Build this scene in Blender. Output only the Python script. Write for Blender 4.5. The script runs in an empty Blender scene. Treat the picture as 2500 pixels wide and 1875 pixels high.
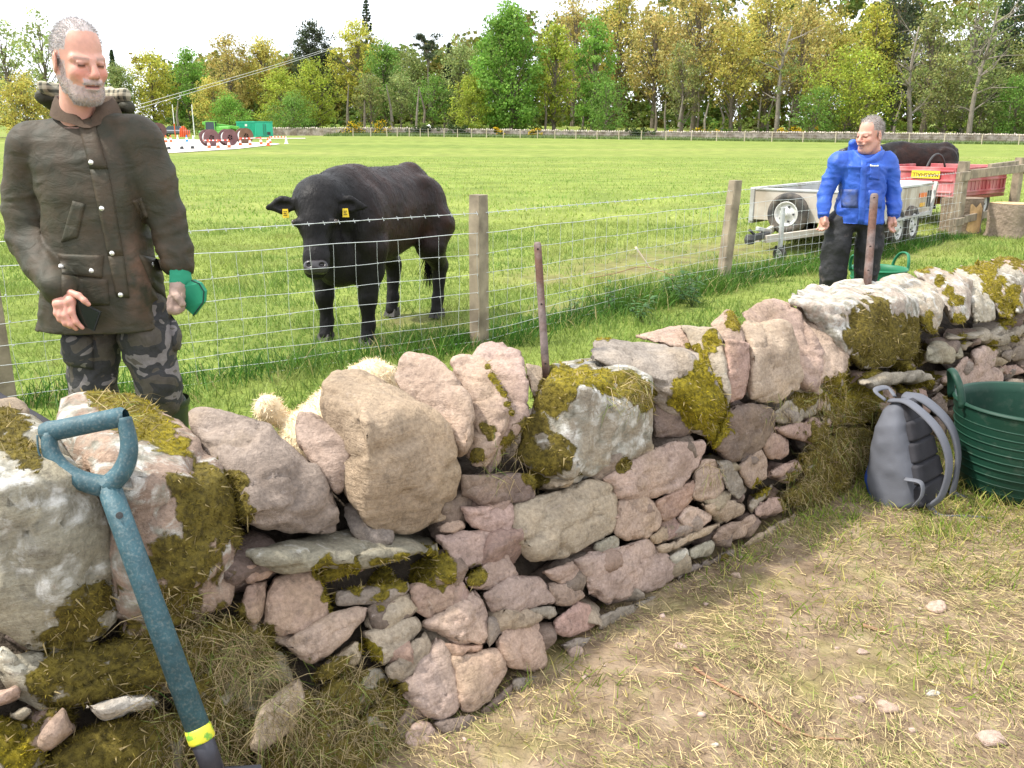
import bpy, bmesh, math, random
import numpy as np
from mathutils import Vector, Matrix
from mathutils.bvhtree import BVHTree

# ------------------------------------------------------------------ camera, sky, sun, exposure
SC = bpy.context.scene
COLL = SC.collection
HC, TH, FPX, CX, CY = 1.42, math.radians(15.7), 2160.0, 1250.0, 937.5
cam_d = bpy.data.cameras.new('camera'); cam = bpy.data.objects.new('camera', cam_d); COLL.objects.link(cam)
cam.location = (0, 0, HC); cam.rotation_euler = (math.pi / 2 - TH, 0, 0)
cam_d.sensor_width = 36.0; cam_d.lens = 36.0 * FPX / 2500.0; cam_d.clip_start = 0.05; cam_d.clip_end = 2000
SC.camera = cam

SUN_EL = math.radians(57); SUN_AZ = math.atan2(-0.97, -0.12)       # azimuth from +Y towards +X
sun_dir = Vector((math.sin(SUN_AZ) * math.cos(SUN_EL), math.cos(SUN_AZ) * math.cos(SUN_EL), math.sin(SUN_EL)))
world = bpy.data.worlds.new('World'); SC.world = world; world.use_nodes = True
wt = world.node_tree; wt.nodes.clear()
w_out = wt.nodes.new('ShaderNodeOutputWorld'); w_bg = wt.nodes.new('ShaderNodeBackground')
w_sky = wt.nodes.new('ShaderNodeTexSky'); w_sky.sky_type = 'NISHITA'; w_sky.sun_disc = False
w_sky.sun_elevation = SUN_EL; w_sky.sun_rotation = SUN_AZ; w_sky.air_density = 1.0; w_sky.dust_density = 2.0
w_tc = wt.nodes.new('ShaderNodeTexCoord'); w_nz = wt.nodes.new('ShaderNodeTexNoise')
w_nz.inputs['Scale'].default_value = 2.2; w_nz.inputs['Detail'].default_value = 6
w_rmp = wt.nodes.new('ShaderNodeValToRGB'); w_rmp.color_ramp.elements[0].position = 0.33; w_rmp.color_ramp.elements[1].position = 0.55
w_rmp.color_ramp.elements[0].color = (0.55, 0.55, 0.55, 1); w_rmp.color_ramp.elements[1].color = (0.97, 0.97, 0.97, 1)
w_mix = wt.nodes.new('ShaderNodeMixRGB'); w_mix.inputs['Color2'].default_value = (8.2, 8.5, 9.0, 1)
wt.links.new(w_tc.outputs['Generated'], w_nz.inputs['Vector']); wt.links.new(w_nz.outputs['Fac'], w_rmp.inputs['Fac'])
wt.links.new(w_rmp.outputs['Color'], w_mix.inputs['Fac']); wt.links.new(w_sky.outputs['Color'], w_mix.inputs['Color1'])
wt.links.new(w_mix.outputs['Color'], w_bg.inputs['Color']); w_bg.inputs['Strength'].default_value = 0.14
wt.links.new(w_bg.outputs['Background'], w_out.inputs['Surface'])
sun_d = bpy.data.lights.new('sun', 'SUN'); sun_d.energy = 3.4; sun_d.angle = math.radians(3.0); sun_d.color = (1.0, 0.95, 0.86)
sun = bpy.data.objects.new('sun', sun_d); COLL.objects.link(sun)
sun.rotation_euler = (-sun_dir).to_track_quat('-Z', 'Y').to_euler(); sun.location = (-20, 10, 40)
SC.view_settings.view_transform = 'Standard'; SC.view_settings.look = 'None'
SC.view_settings.exposure = 0.78; SC.view_settings.gamma = 1.0; SC.view_settings.use_curve_mapping = False
SC.cycles.max_bounces = 6; SC.cycles.transparent_max_bounces = 6
SC.cycles.use_denoising = True

# ------------------------------------------------------------------ helpers: projection
ST, CT = math.sin(TH), math.cos(TH)
def ray(px, py):
    u = (px - CX) / FPX; v = (CY - py) / FPX
    return np.array([u, CT + v * ST, -ST + v * CT])
CAMP = np.array([0, 0, HC])
def T(px, py, t): return CAMP + ray(px, py) * t
def W(px, py, Y):
    d = ray(px, py); return CAMP + d * (Y / d[1])
def G(px, py, z=0.0):
    d = ray(px, py); return CAMP + d * ((z - HC) / d[2])
def proj(P):
    P = np.asarray(P, float); q = P - CAMP
    dep = q[..., 1] * CT - q[..., 2] * ST; up = q[..., 1] * ST + q[..., 2] * CT
    dep = np.maximum(dep, 1e-3)
    return CX + FPX * q[..., 0] / dep, CY - FPX * up / dep, dep
def rg(x0, y0, s, pts):
    return [(x0 + p[0] / s, y0 + p[1] / s) + tuple(p[2:]) for p in pts]

# ------------------------------------------------------------------ helpers: noise
def _hash(ix, iy, iz, seed):
    h = (ix * 374761393 + iy * 668265263 + iz * 2147483647 + seed * 1274126177) & 0xFFFFFFFF
    h = ((h ^ (h >> 13)) * 1274126177) & 0xFFFFFFFF
    h = ((h ^ (h >> 16)) * 2246822519) & 0xFFFFFFFF
    return ((h ^ (h >> 15)) & 0xFFFF) / 32767.5 - 1.0
def vnoise(P, seed=0):
    P = np.asarray(P, float); f = np.floor(P); i = f.astype(np.int64); w = P - f; w = w * w * (3 - 2 * w)
    x, y, z = i[..., 0], i[..., 1], i[..., 2]; wx, wy, wz = w[..., 0], w[..., 1], w[..., 2]
    r = 0
    for dx in (0, 1):
        for dy in (0, 1):
            for dz in (0, 1):
                r = r + _hash(x + dx, y + dy, z + dz, seed) * (wx if dx else 1 - wx) * (wy if dy else 1 - wy) * (wz if dz else 1 - wz)
    return r
def fbm(P, seed=0, octs=3):
    a, r, s = 1.0, 0, 0
    P = np.asarray(P, float)
    for k in range(octs):
        r = r + a * vnoise(P * (2 ** k), seed + 17 * k); s += a; a *= 0.5
    return r / s
def sstep(a, b, x):
    t = np.clip((x - a) / (b - a), 0, 1); return t * t * (3 - 2 * t)

# ------------------------------------------------------------------ helpers: objects
WL = {}
def mesh_np(name, V, Fc, smooth=False, attrs=None):
    V = np.asarray(V, np.float32); me = bpy.data.meshes.new(name)
    if isinstance(Fc, np.ndarray):
        k = Fc.shape[1]; n = len(Fc)
        me.vertices.add(len(V)); me.vertices.foreach_set('co', V.ravel())
        me.loops.add(n * k); me.loops.foreach_set('vertex_index', Fc.astype(np.int32).ravel())
        me.polygons.add(n); me.polygons.foreach_set('loop_start', np.arange(0, n * k, k, dtype=np.int32))
        try: me.polygons.foreach_set('loop_total', np.full(n, k, np.int32))
        except Exception: pass
        me.update(calc_edges=True)
    else:
        me.from_pydata([tuple(map(float, v)) for v in V], [], Fc); me.update()
    if smooth: me.polygons.foreach_set('use_smooth', np.ones(len(me.polygons), bool))
    for an, av in (attrs or {}).items():
        av = np.asarray(av, np.float32)
        if av.ndim == 1:
            a = me.attributes.new(an, 'FLOAT', 'POINT'); a.data.foreach_set('value', av)
        else:
            if av.shape[1] == 3: av = np.concatenate([av, np.ones((len(av), 1), np.float32)], 1)
            a = me.attributes.new(an, 'FLOAT_COLOR', 'POINT'); a.data.foreach_set('color', av.ravel())
    return me
def link(name, me, mat=None, parent=None, loc=(0, 0, 0), rot=None):
    o = bpy.data.objects.new(name, me); COLL.objects.link(o)
    if mat is not None and me is not None: me.materials.append(mat) if not len(me.materials) else None
    o.location = loc
    if rot is not None: o.rotation_euler = rot
    if parent is not None: o.parent = parent
    return o
def mk(name, V, Fc, mat, parent=None, smooth=False, attrs=None, local=False, center=False):
    """world-space verts -> object; the parent's accumulated location is taken off (local=True: verts are already local)"""
    V = np.asarray(V, float); base = np.zeros(3)
    if parent is not None and not local: base = np.array(WL.get(parent.name, (0, 0, 0)), float)
    c = V.mean(0) if center else base
    me = mesh_np(name, V - (c if not local else 0), Fc, smooth, attrs)
    o = link(name, me, mat, parent, tuple(c - base) if center else (0, 0, 0))
    WL[o.name] = c
    return o
def tag(o, label=None, cat=None, group=None, kind=None):
    if label: o['label'] = label
    if cat: o['category'] = cat
    if group: o['group'] = group
    if kind: o['kind'] = kind
    return o
def thing(name, loc, label=None, cat=None, group=None, rz=0.0, kind=None):
    o = link(name, None, None, None, tuple(loc)); o.rotation_euler = (0, 0, rz); o.empty_display_size = 0.1
    WL[o.name] = np.array(loc, float); return tag(o, label, cat, group, kind)

class MB:
    """collects simple shapes; build() links them as one mesh object"""
    def __init__(s): s.v = []; s.f = []
    def add(s, V, Fc):
        n = len(s.v); s.v += [tuple(map(float, p)) for p in V]; s.f += [tuple(i + n for i in f) for f in Fc]; return s
    def box(s, c, d, R=None, bev=0.0):
        c = np.array(c, float); h = np.array(d, float) / 2
        if bev <= 0:
            V = np.array([[x, y, z] for x in (-1, 1) for y in (-1, 1) for z in (-1, 1)], float) * h
            Fc = [(0, 1, 3, 2), (4, 6, 7, 5), (0, 4, 5, 1), (2, 3, 7, 6), (0, 2, 6, 4), (1, 5, 7, 3)]
        else:
            V = []; 
            for ax in range(3):
                for sx in (-1, 1):
                    for sy in (-1, 1):
                        for sz in (-1, 1):
                            p = np.array([sx, sy, sz], float) * (h - bev); p[ax] += bev * (sx, sy, sz)[ax]; V.append(p)
            bm = bmesh.new(); [bm.verts.new(p) for p in V]; bmesh.ops.convex_hull(bm, input=bm.verts[:]); bm.verts.index_update()
            V = np.array([v.co[:] for v in bm.verts]); Fc = [tuple(v.index for v in f.verts) for f in bm.faces]; bm.free()
        if R is not None: V = np.asarray(V) @ np.array(R).T
        return s.add(np.asarray(V) + c, Fc)
    def bar(s, a, b, w, h=None, up=(0, 0, 1), bev=0.0):
        a = np.array(a, float); b = np.array(b, float); d = b - a; L = np.linalg.norm(d); x = d / L
        u = np.array(up, float); y = np.cross(u, x); 
        if np.linalg.norm(y) < 1e-4: y = np.cross((1, 0, 0), x)
        y /= np.linalg.norm(y); z = np.cross(x, y)
        return s.box((a + b) / 2, (L, w, h or w), np.stack([x, y, z], 1), bev)
    def tube(s, pts, r, n=8, cap=True, flat=None):
        pts = np.array(pts, float); m = len(pts); r = np.broadcast_to(np.asarray(r, float), (m,)) if np.ndim(r) < 2 else np.asarray(r)
        V = []; t0 = None; u = None
        for i in range(m):
            t = pts[min(i + 1, m - 1)] - pts[max(i - 1, 0)]; t /= (np.linalg.norm(t) + 1e-9)
            if u is None:
                u = np.cross(t, (0, 0, 1) if flat is None else flat)
                if np.linalg.norm(u) < 1e-3: u = np.cross(t, (1, 0, 0))
            u = u - t * np.dot(u, t); u /= np.linalg.norm(u); w = np.cross(t, u)
            ri = r[i]; ra, rb = (ri, ri) if np.ndim(ri) == 0 else ri
            for k in range(n):
                a = 2 * math.pi * k / n; V.append(pts[i] + u * math.cos(a) * ra + w * math.sin(a) * rb)
        Fc = [(i * n + k, i * n + (k + 1) % n, (i + 1) * n + (k + 1) % n, (i + 1) * n + k) for i in range(m - 1) for k in range(n)]
        if cap: Fc += [tuple(range(n - 1, -1, -1)), tuple((m - 1) * n + k for k in range(n))]
        return s.add(V, Fc)
    def lathe(s, prof, n=24, c=(0, 0, 0), R=None, close=False):
        V = []; m = len(prof)
        for r, z in prof:
            for k in range(n):
                a = 2 * math.pi * k / n; V.append((r * math.cos(a), r * math.sin(a), z))
        V = np.array(V)
        if R is not None: V = V @ np.array(R).T
        Fc = [(i * n + k, i * n + (k + 1) % n, (i + 1) * n + (k + 1) % n, (i + 1) * n + k) for i in range(m - 1) for k in range(n)]
        if close: Fc += [((m - 1) * n + k, (m - 1) * n + (k + 1) % n, (k + 1) % n, k) for k in range(n)]
        return s.add(V + np.array(c), Fc)
    def build(s, name, mat, parent=None, smooth=False, local=False, center=False):
        return mk(name, s.v, s.f, mat, parent, smooth, None, local, center)

def rotm(axis, a): return np.array(Matrix.Rotation(a, 3, axis))
def frame(x, up=(0, 0, 1)):
    x = np.array(x, float); x /= np.linalg.norm(x); y = np.cross(up, x); y /= np.linalg.norm(y); return np.stack([x, y, np.cross(x, y)], 1)
def bez(pts, n=12):
    """Catmull-Rom through pts"""
    P = np.array(pts, float); P = np.vstack([2 * P[0] - P[1], P, 2 * P[-1] - P[-2]]); out = []
    for i in range(1, len(P) - 2):
        for k in range(n):
            t = k / n; a, b, c, d = P[i - 1], P[i], P[i + 1], P[i + 2]
            out.append(0.5 * (2 * b + (c - a) * t + (2 * a - 5 * b + 4 * c - d) * t * t + (3 * b - a - 3 * c + d) * t ** 3))
    out.append(P[-2]); return np.array(out)

# ------------------------------------------------------------------ helpers: signed-distance solids -> mesh (surface nets)
def nets(Fd, org, h):
    nx, ny, nz = Fd.shape; ins = Fd < 0
    cnt = np.zeros((nx - 1, ny - 1, nz - 1), np.int32); acc = np.zeros((nx - 1, ny - 1, nz - 1, 3), np.float32)
    cs = [(a, b, c) for a in (0, 1) for b in (0, 1) for c in (0, 1)]
    def sl(o): return tuple(slice(o[k], o[k] + (nx, ny, nz)[k] - 1) for k in range(3))
    for ax in range(3):
        for o in cs:
            if o[ax]: continue
            o2 = list(o); o2[ax] = 1; A = Fd[sl(o)]; B = Fd[sl(o2)]; m = (A < 0) != (B < 0)
            t = np.where(m, A / np.where(m, A - B, 1), 0)
            cnt += m
            for k in range(3):
                acc[..., k] += np.where(m, (t if k == ax else o[k]), 0)
    act = cnt > 0; idx = np.full(cnt.shape, -1, np.int64); n = int(act.sum()); idx[act] = np.arange(n)
    ijk = np.argwhere(act); V = (ijk + acc[act] / cnt[act][:, None]) * h + org
    Q = []
    for ax in range(3):
        b, c = [(1, 2), (2, 0), (0, 1)][ax]
        s0 = [slice(1, -1)] * 3; s0[ax] = slice(0, -1); s1 = [slice(1, -1)] * 3; s1[ax] = slice(1, None)
        A = ins[tuple(s0)]; B = ins[tuple(s1)]
        for flip in (0, 1):
            e = np.argwhere((A & ~B) if not flip else (~A & B))
            if not len(e): continue
            e = e + 1; e[:, ax] -= 1
            db = np.zeros(3, int); db[b] = 1; dc = np.zeros(3, int); dc[c] = 1
            q = [idx[tuple((e - x).T)] for x in (db * 0, db, db + dc, dc)]
            q = np.stack(q, 1)
            if flip: q = q[:, ::-1]
            Q.append(q)
    return V, (np.concatenate(Q) if Q else np.zeros((0, 4), int))
class SDF:
    def __init__(s, lo, hi, h):
        lo, hi = np.minimum(lo, hi), np.maximum(lo, hi); s.lo = np.array(lo, float); s.h = h; n = np.ceil((np.array(hi) - s.lo) / h).astype(int) + 1
        s.n = n; s.F = np.full(n, 1.0, np.float32)
    def _blk(s, lo, hi, m):
        a = np.clip(np.floor((np.array(lo) - m - s.lo) / s.h).astype(int), 0, s.n - 1); b = np.clip(np.ceil((np.array(hi) + m - s.lo) / s.h).astype(int) + 1, 1, s.n)
        sl = tuple(slice(x, max(y, x + 1)) for x, y in zip(a, b))
        g = np.meshgrid(*[s.lo[k] + np.arange(sl[k].start, sl[k].stop) * s.h for k in range(3)], indexing='ij')
        return sl, np.stack(g, -1)
    def comb(s, sl, d, k, mode='u'):
        F = s.F[sl]
        if mode == 'u':
            if k <= 0: s.F[sl] = np.minimum(F, d)
            else:
                hh = np.maximum(k - np.abs(F - d), 0) / k; s.F[sl] = np.minimum(F, d) - hh * hh * k * 0.25
        else:
            d = -d
            if k <= 0: s.F[sl] = np.maximum(F, d)
            else:
                hh = np.maximum(k - np.abs(F - d), 0) / k; s.F[sl] = np.maximum(F, d) + hh * hh * k * 0.25
    def cone(s, a, b, r1, r2, k=0.02, sq=None, mode='u'):
        """round cone a->b; sq=(axis, factor) flattens the section along axis"""
        a = np.array(a, float); b = np.array(b, float); R = max(r1, r2) * (1.0 if sq is None else max(1, sq[1]))
        sl, P = s._blk(np.minimum(a, b) - R, np.maximum(a, b) + R, k + 3 * s.h)
        q = P - a; ba = b - a; t = np.clip((q @ ba) / max(ba @ ba, 1e-9), 0, 1); w = q - t[..., None] * ba
        if sq is not None:
            ax = np.array(sq[0], float); ax /= np.linalg.norm(ax); pr = w @ ax; w = w + ax * (pr * (1 / sq[1] - 1))[..., None]
        d = np.linalg.norm(w, axis=-1) - (r1 + (r2 - r1) * t)
        s.comb(sl, d, k, mode); return s
    def chain(s, pts, rs, k=0.02, sq=None):
        for i in range(len(pts) - 1): s.cone(pts[i], pts[i + 1], rs[i], rs[i + 1], k, sq)
        return s
    def ell(s, c, r, R=None, k=0.02, mode='u'):
        c = np.array(c, float); r = np.array(r, float); M = max(r)
        sl, P = s._blk(c - M, c + M, k + 3 * s.h); q = P - c
        if R is not None: q = q @ np.array(R)
        k0 = np.linalg.norm(q / r, axis=-1); k1 = np.linalg.norm(q / (r * r), axis=-1) + 1e-9
        s.comb(sl, k0 * (k0 - 1) / k1, k, mode); return s
    def stack(s, secs, k=0.02, ax=2, e=2.4, mode='u'):
        """secs: rows (pos, c1, c2, r1, r2) along axis ax, sorted by pos"""
        S = np.array(sorted(secs), float); o1, o2 = [(1, 2), (0, 2), (0, 1)][ax]; M = max(S[:, 3].max(), S[:, 4].max())
        lo = np.zeros(3); hi = np.zeros(3); lo[ax], hi[ax] = S[0, 0], S[-1, 0]
        lo[o1], hi[o1] = (S[:, 1] - S[:, 3]).min(), (S[:, 1] + S[:, 3]).max(); lo[o2], hi[o2] = (S[:, 2] - S[:, 4]).min(), (S[:, 2] + S[:, 4]).max()
        sl, P = s._blk(lo, hi, k + 4 * s.h); z = P[..., ax]
        it = [np.interp(z, S[:, 0], S[:, j]) for j in range(1, 5)]
        u = np.abs(P[..., o1] - it[0]) / it[2]; v = np.abs(P[..., o2] - it[1]) / it[3]
        d = ((u ** e + v ** e) ** (1 / e) - 1) * np.minimum(it[2], it[3])
        d = np.maximum(d, np.maximum(S[0, 0] - z, z - S[-1, 0]))
        s.comb(sl, d, k, mode); return s
    def mesh(s): return nets(s.F, s.lo, s.h)
def vnormals(V, Q):
    V = np.asarray(V); n = np.cross(V[Q[:, 2]] - V[Q[:, 0]], V[Q[:, 3 % Q.shape[1]]] - V[Q[:, 1]]) if Q.shape[1] == 4 else np.cross(V[Q[:, 1]] - V[Q[:, 0]], V[Q[:, 2]] - V[Q[:, 0]])
    N = np.zeros_like(V)
    for k in range(Q.shape[1]): np.add.at(N, Q[:, k], n)
    return N / (np.linalg.norm(N, axis=1, keepdims=True) + 1e-12)

# ------------------------------------------------------------------ helpers: materials
class NT:
    def __init__(s, name):
        s.m = bpy.data.materials.new(name); s.m.use_nodes = True; s.t = s.m.node_tree; s.b = s.t.nodes['Principled BSDF']; s.out = s.t.nodes['Material Output']
    def n(s, ty, **kw):
        x = s.t.nodes.new('ShaderNode' + ty)
        for k, v in kw.items():
            if hasattr(x, k): setattr(x, k, v)
            else: s.set(x.inputs[k.replace('_', ' ')], v)
        return x
    def set(s, inp, v):
        if isinstance(v, bpy.types.NodeSocket): s.t.links.new(v, inp)
        elif isinstance(v, (tuple, list)) and inp.type == 'RGBA' and len(v) == 3: inp.default_value = (*v, 1)
        else: inp.default_value = v
    def noise(s, scale, detail=4, vec=None, rough=0.55, dist=0.0):
        x = s.n('TexNoise', Scale=scale, Detail=detail, Roughness=rough, Distortion=dist); s.set(x.inputs['Vector'], vec or s.pos()); return x.outputs['Fac']
    def pos(s):
        if not hasattr(s, '_p'): s._p = s.n('NewGeometry').outputs['Position']
        return s._p
    def objc(s):
        if not hasattr(s, '_o'): s._o = s.n('TexCoord').outputs['Object']
        return s._o
    def ramp(s, fac, stops):
        x = s.n('ValToRGB'); e = x.color_ramp.elements
        while len(e) < len(stops): e.new(0.5)
        for i, (p, c) in enumerate(stops):
            e[i].position = p; e[i].color = (*c, 1) if not np.isscalar(c) else (c, c, c, 1)
        s.set(x.inputs['Fac'], fac); return x.outputs['Color']
    def mix(s, a, b, f=0.5, blend='MIX'):
        x = s.n('MixRGB', blend_type=blend); s.set(x.inputs['Fac'], f); s.set(x.inputs['Color1'], a); s.set(x.inputs['Color2'], b); return x.outputs['Color']
    def math(s, op, a, b=0.0, c=None, clamp=False):
        x = s.n('Math', operation=op); x.use_clamp = clamp; s.set(x.inputs[0], a); s.set(x.inputs[1], b)
        if c is not None: s.set(x.inputs[2], c)
        return x.outputs[0]
    def attr(s, name, what='Fac'): return s.n('Attribute', attribute_name=name).outputs[what]
    def bump(s, h, strength=0.3, dist=0.01):
        x = s.n('Bump', Strength=strength, Distance=dist); s.set(x.inputs['Height'], h); s.set(s.b.inputs['Normal'], x.outputs['Normal']); return x
def pm(name, col=(0.5, 0.5, 0.5), rough=0.8, var=0.2, vs=8.0, bump=0.25, bs=60.0, bd=0.004, metal=0.0, src='const', col2=None, c2s=3.0, c2t=(0.45, 0.6), spec=0.4, trans=0.0, sheen=0.0, local=False):
    m = NT(name); vec = m.objc() if local else m.pos()
    if src == 'obj': c = m.n('ObjectInfo').outputs['Color']
    elif src == 'attr': c = m.attr('Col', 'Color')
    else: c = m.n('RGB').outputs[0]; c.default_value = (*col, 1)
    if col2 is not None: c = m.mix(c, col2, m.ramp(m.noise(c2s, 5, vec), [(c2t[0], 0.0), (c2t[1], 1.0)]))
    if var > 0:
        v = m.ramp(m.noise(vs, 5, vec), [(0.25, 1 - var), (0.75, 1 + var)]); c = m.mix(c, v, 1.0, 'MULTIPLY')
    m.set(m.b.inputs['Base Color'], c); m.b.inputs['Roughness'].default_value = rough; m.b.inputs['Metallic'].default_value = metal
    m.b.inputs['Specular IOR Level'].default_value = spec
    if sheen: m.b.inputs['Sheen Weight'].default_value = sheen
    if bump > 0: m.bump(m.noise(bs, 5, vec), bump, bd)
    if trans > 0:
        tr = m.n('BsdfTranslucent'); m.set(tr.inputs['Color'], c); ms = m.n('MixShader'); ms.inputs[0].default_value = trans
        m.t.links.new(m.b.outputs[0], ms.inputs[1]); m.t.links.new(tr.outputs[0], ms.inputs[2]); m.t.links.new(ms.outputs[0], m.out.inputs['Surface'])
    return m.m

# blades of grass, straw, moss and fur: one mesh of little bent triangles
def blades(P, D, L, Wd, col, bend=0.3, seg=2, side=None, rng=None):
    """P base, D unit direction, L length, Wd width, col per blade; returns V,F(tri),Col"""
    n = len(P); rng = rng or np.random.default_rng(1)
    if side is None:
        a = rng.normal(size=(n, 3)); side = np.cross(D, a); side /= np.linalg.norm(side, axis=1, keepdims=True) + 1e-9
    bd = np.cross(side, D) * (bend * rng.uniform(-1, 1, n))[:, None]; L = np.broadcast_to(L, (n,))[:, None]; hw = np.broadcast_to(Wd, (n,))[:, None] * 0.5
    tip = P + D * L + bd * L - np.array([0, 0, 1]) * L * (np.abs(bend) * 0.25)
    if seg == 1:
        V = np.stack([P - side * hw, P + side * hw, tip], 1).reshape(-1, 3); b = np.arange(n)[:, None] * 3; Fc = b + np.array([[0, 1, 2]])
        C = np.repeat(col, 3, 0)
    else:
        mid = P + D * L * 0.55 + bd * L * 0.25
        V = np.stack([P - side * hw, P + side * hw, mid - side * hw * 0.8, mid + side * hw * 0.8, tip], 1).reshape(-1, 3)
        b = np.arange(n)[:, None, None] * 5; Fc = (b + np.array([[[0, 1, 3], [0, 3, 2], [2, 3, 4]]])).reshape(-1, 3); C = np.repeat(col, 5, 0)
    return V, Fc, C

# ------------------------------------------------------------------ the ground
rnd = random.Random(7); RNG = np.random.default_rng(7)
WX = np.array([-4.0, -2.2, -0.87, -0.26, 0.18, 0.72, 1.34, 2.69, 4.5, 7.0]); WY = np.array([-1.0, 0.49, 1.58, 2.08, 2.40, 2.84, 3.44, 4.62, 6.2, 8.3])
ZC = 0.43
def wallY(X): return np.interp(X, WX, WY)
def batter(X): return np.interp(X, [-.7, -.1, .3, .7, 1.2], [.70, .75, .35, .15, .2])
def wall_side(X, Y): return Y - wallY(X)            # <0 on the camera's side
MUD = [(1.2, 9.8, 1.4), (1.9, 10.8, 1.5), (2.9, 11.6, 1.6), (3.5, 10.4, 1.3), (2.6, 9.9, 1.0), (.4, 9.2, .8), (4.4, 11.2, 1.2), (1.2, 8.2, .6), (-0.85, 7.0, .45), (0.5, 7.4, .55), (5.4, 12.3, 1.0)]
def mud_at(X, Y):
    m = np.zeros_like(X)
    for a, b, r in MUD: m = np.maximum(m, 1 - np.hypot(X - a, Y - b) / r)
    return np.clip(m, 0, 1)
def farz(X, Y):
    return sstep(55, 150, Y) * np.interp(X, [-64, -17, 10, 37, 84], [1.37, 1.37, .97, .57, -.03]) + sstep(152, 185, Y) * 2.2 + sstep(185, 500, Y) * 6
def gz(X, Y):
    X = np.asarray(X, float); Y = np.asarray(Y, float); P = np.stack([X, Y, X * 0], -1); sd = wall_side(X, Y)
    fade = np.clip(1 - np.hypot(X, Y) / 60, 0, 1)
    h = (0.05 * fbm(P * 0.9, 3, 3) + 0.02 * fbm(P * 4, 5, 2)) * fade
    h = np.where(sd < 0, h * 0.45, h)
    h = h - 0.03 * mud_at(X, Y)
    return h + farz(X, Y)
def sspace(a, b, n, s): t = np.linspace(np.arcsinh(a / s), np.arcsinh(b / s), n); return np.sinh(t) * s
gx = sspace(-700, 700, 180, 3.0); gy = sspace(-6, 1200, 200, 3.0)
GX, GY = np.meshgrid(gx, gy, indexing='ij'); GZ = gz(GX, GY)
V = np.stack([GX, GY, GZ], -1).reshape(-1, 3); nI, nJ = GX.shape
ii, jj = np.meshgrid(np.arange(nI - 1), np.arange(nJ - 1), indexing='ij'); b0 = (ii * nJ + jj).ravel()
Q = np.stack([b0, b0 + nJ, b0 + nJ + 1, b0 + 1], 1)
m = NT('meadow'); ps = m.pos()
near = m.attr('near'); mud = m.attr('mud')
sepp = m.n('Mapping'); sepp.inputs['Scale'].default_value = (0.35, 1.6, 1); m.set(sepp.inputs['Vector'], ps)
gA = m.ramp(m.noise(0.06, 5, sepp.outputs[0]), [(0.3, (0.165, 0.225, 0.05)), (0.5, (0.21, 0.265, 0.062)), (0.7, (0.27, 0.295, 0.09))])
gA = m.mix(gA, m.ramp(m.noise(0.7, 6, ps), [(0.3, (0.55, 0.6, 0.5)), (0.7, (1.25, 1.2, 1.2))]), 0.8, 'MULTIPLY')
gA = m.mix(gA, m.ramp(m.noise(14.0, 6, ps), [(0.3, (0.5, 0.55, 0.4)), (0.7, (1.3, 1.25, 1.2))]), 0.7, 'MULTIPLY')
soil = m.ramp(m.noise(9, 8, ps), [(0.3, (0.13, 0.09, 0.058)), (0.5, (0.235, 0.17, 0.112)), (0.7, (0.36, 0.275, 0.19))])
soil = m.mix(soil, (0.26, 0.24, 0.08), m.ramp(m.noise(3.5, 6, ps), [(0.5, 0.0), (0.68, 0.7)]))
fm = m.math('MULTIPLY', mud, m.ramp(m.noise(3, 6, ps), [(0.3, 0.2), (0.55, 1.0)]), clamp=True)
gA = m.mix(gA, m.ramp(m.noise(5, 6, ps), [(.35, (0.13, 0.10, 0.055)), (.65, (0.25, 0.22, 0.09))]), fm)
m.set(m.b.inputs['Base Color'], m.mix(gA, soil, near)); m.b.inputs['Roughness'].default_value = 0.95; m.b.inputs['Specular IOR Level'].default_value = 0.15
m.bump(m.math('ADD', m.noise(40, 8, ps), m.math('MULTIPLY', m.noise(8, 4, ps), 1.5)), 0.7, 0.03)
MEADOW = m.m
sdv = wall_side(V[:, 0], V[:, 1])
ground = mk('ground', V, Q, MEADOW, None, True, {'near': (sdv < 0.25).astype(float), 'mud': mud_at(V[:, 0], V[:, 1])})
tag(ground, 'grassy field and trampled straw-strewn earth by the wall', kind='structure')

# ------------------------------------------------------------------ the dry stone wall
m = NT('sandstone'); ps = m.pos()
oi = m.n('ObjectInfo'); c = oi.outputs['Color']
big = m.ramp(m.noise(5, 6, ps), [(0.28, (0.66, 0.64, 0.62)), (0.5, (1.0, 1.0, 1.0)), (0.74, (1.3, 1.25, 1.18))]); c = m.mix(c, big, 1.0, 'MULTIPLY')
c = m.mix(c, (0.34, 0.25, 0.15), m.ramp(m.noise(3.2, 7, ps, 0.65), [(0.52, 0.0), (0.72, 0.55)]))
c = m.mix(c, m.ramp(m.noise(90, 6, ps, 0.7), [(0.3, 0.6), (0.52, 1.0), (0.75, 1.4)]), 0.8, 'MULTIPLY')
c = m.mix(c, (0.07, 0.055, 0.045), m.ramp(m.noise(22, 8, ps, 0.7), [(0.56, 0.0), (0.74, 0.7)]))
c = m.mix(c, (0.56, 0.47, 0.41), m.ramp(m.noise(34, 8, ps, 0.75, 0.8), [(0.60, 0.0), (0.72, 0.55)]))
lay = m.n('Mapping'); lay.inputs['Rotation'].default_value = (0.25, -0.5, 0); lay.inputs['Scale'].default_value = (5, 5, 42); m.set(lay.inputs['Vector'], ps); layn = m.noise(1.0, 6, lay.outputs[0], 0.6, 0.7)
c = m.mix(c, m.ramp(layn, [(0.3, 0.78), (0.5, 1.0), (0.7, 1.15)]), 0.6, 'MULTIPLY')
lich = m.attr('lich'); ln = m.noise(16, 7, ps, 0.65, 0.6); lf = m.ramp(m.math('ADD', m.math('MULTIPLY', lich, 0.30), m.math('MULTIPLY', ln, 0.75)), [(0.56, 0.0), (0.66, 1.0)])
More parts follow.
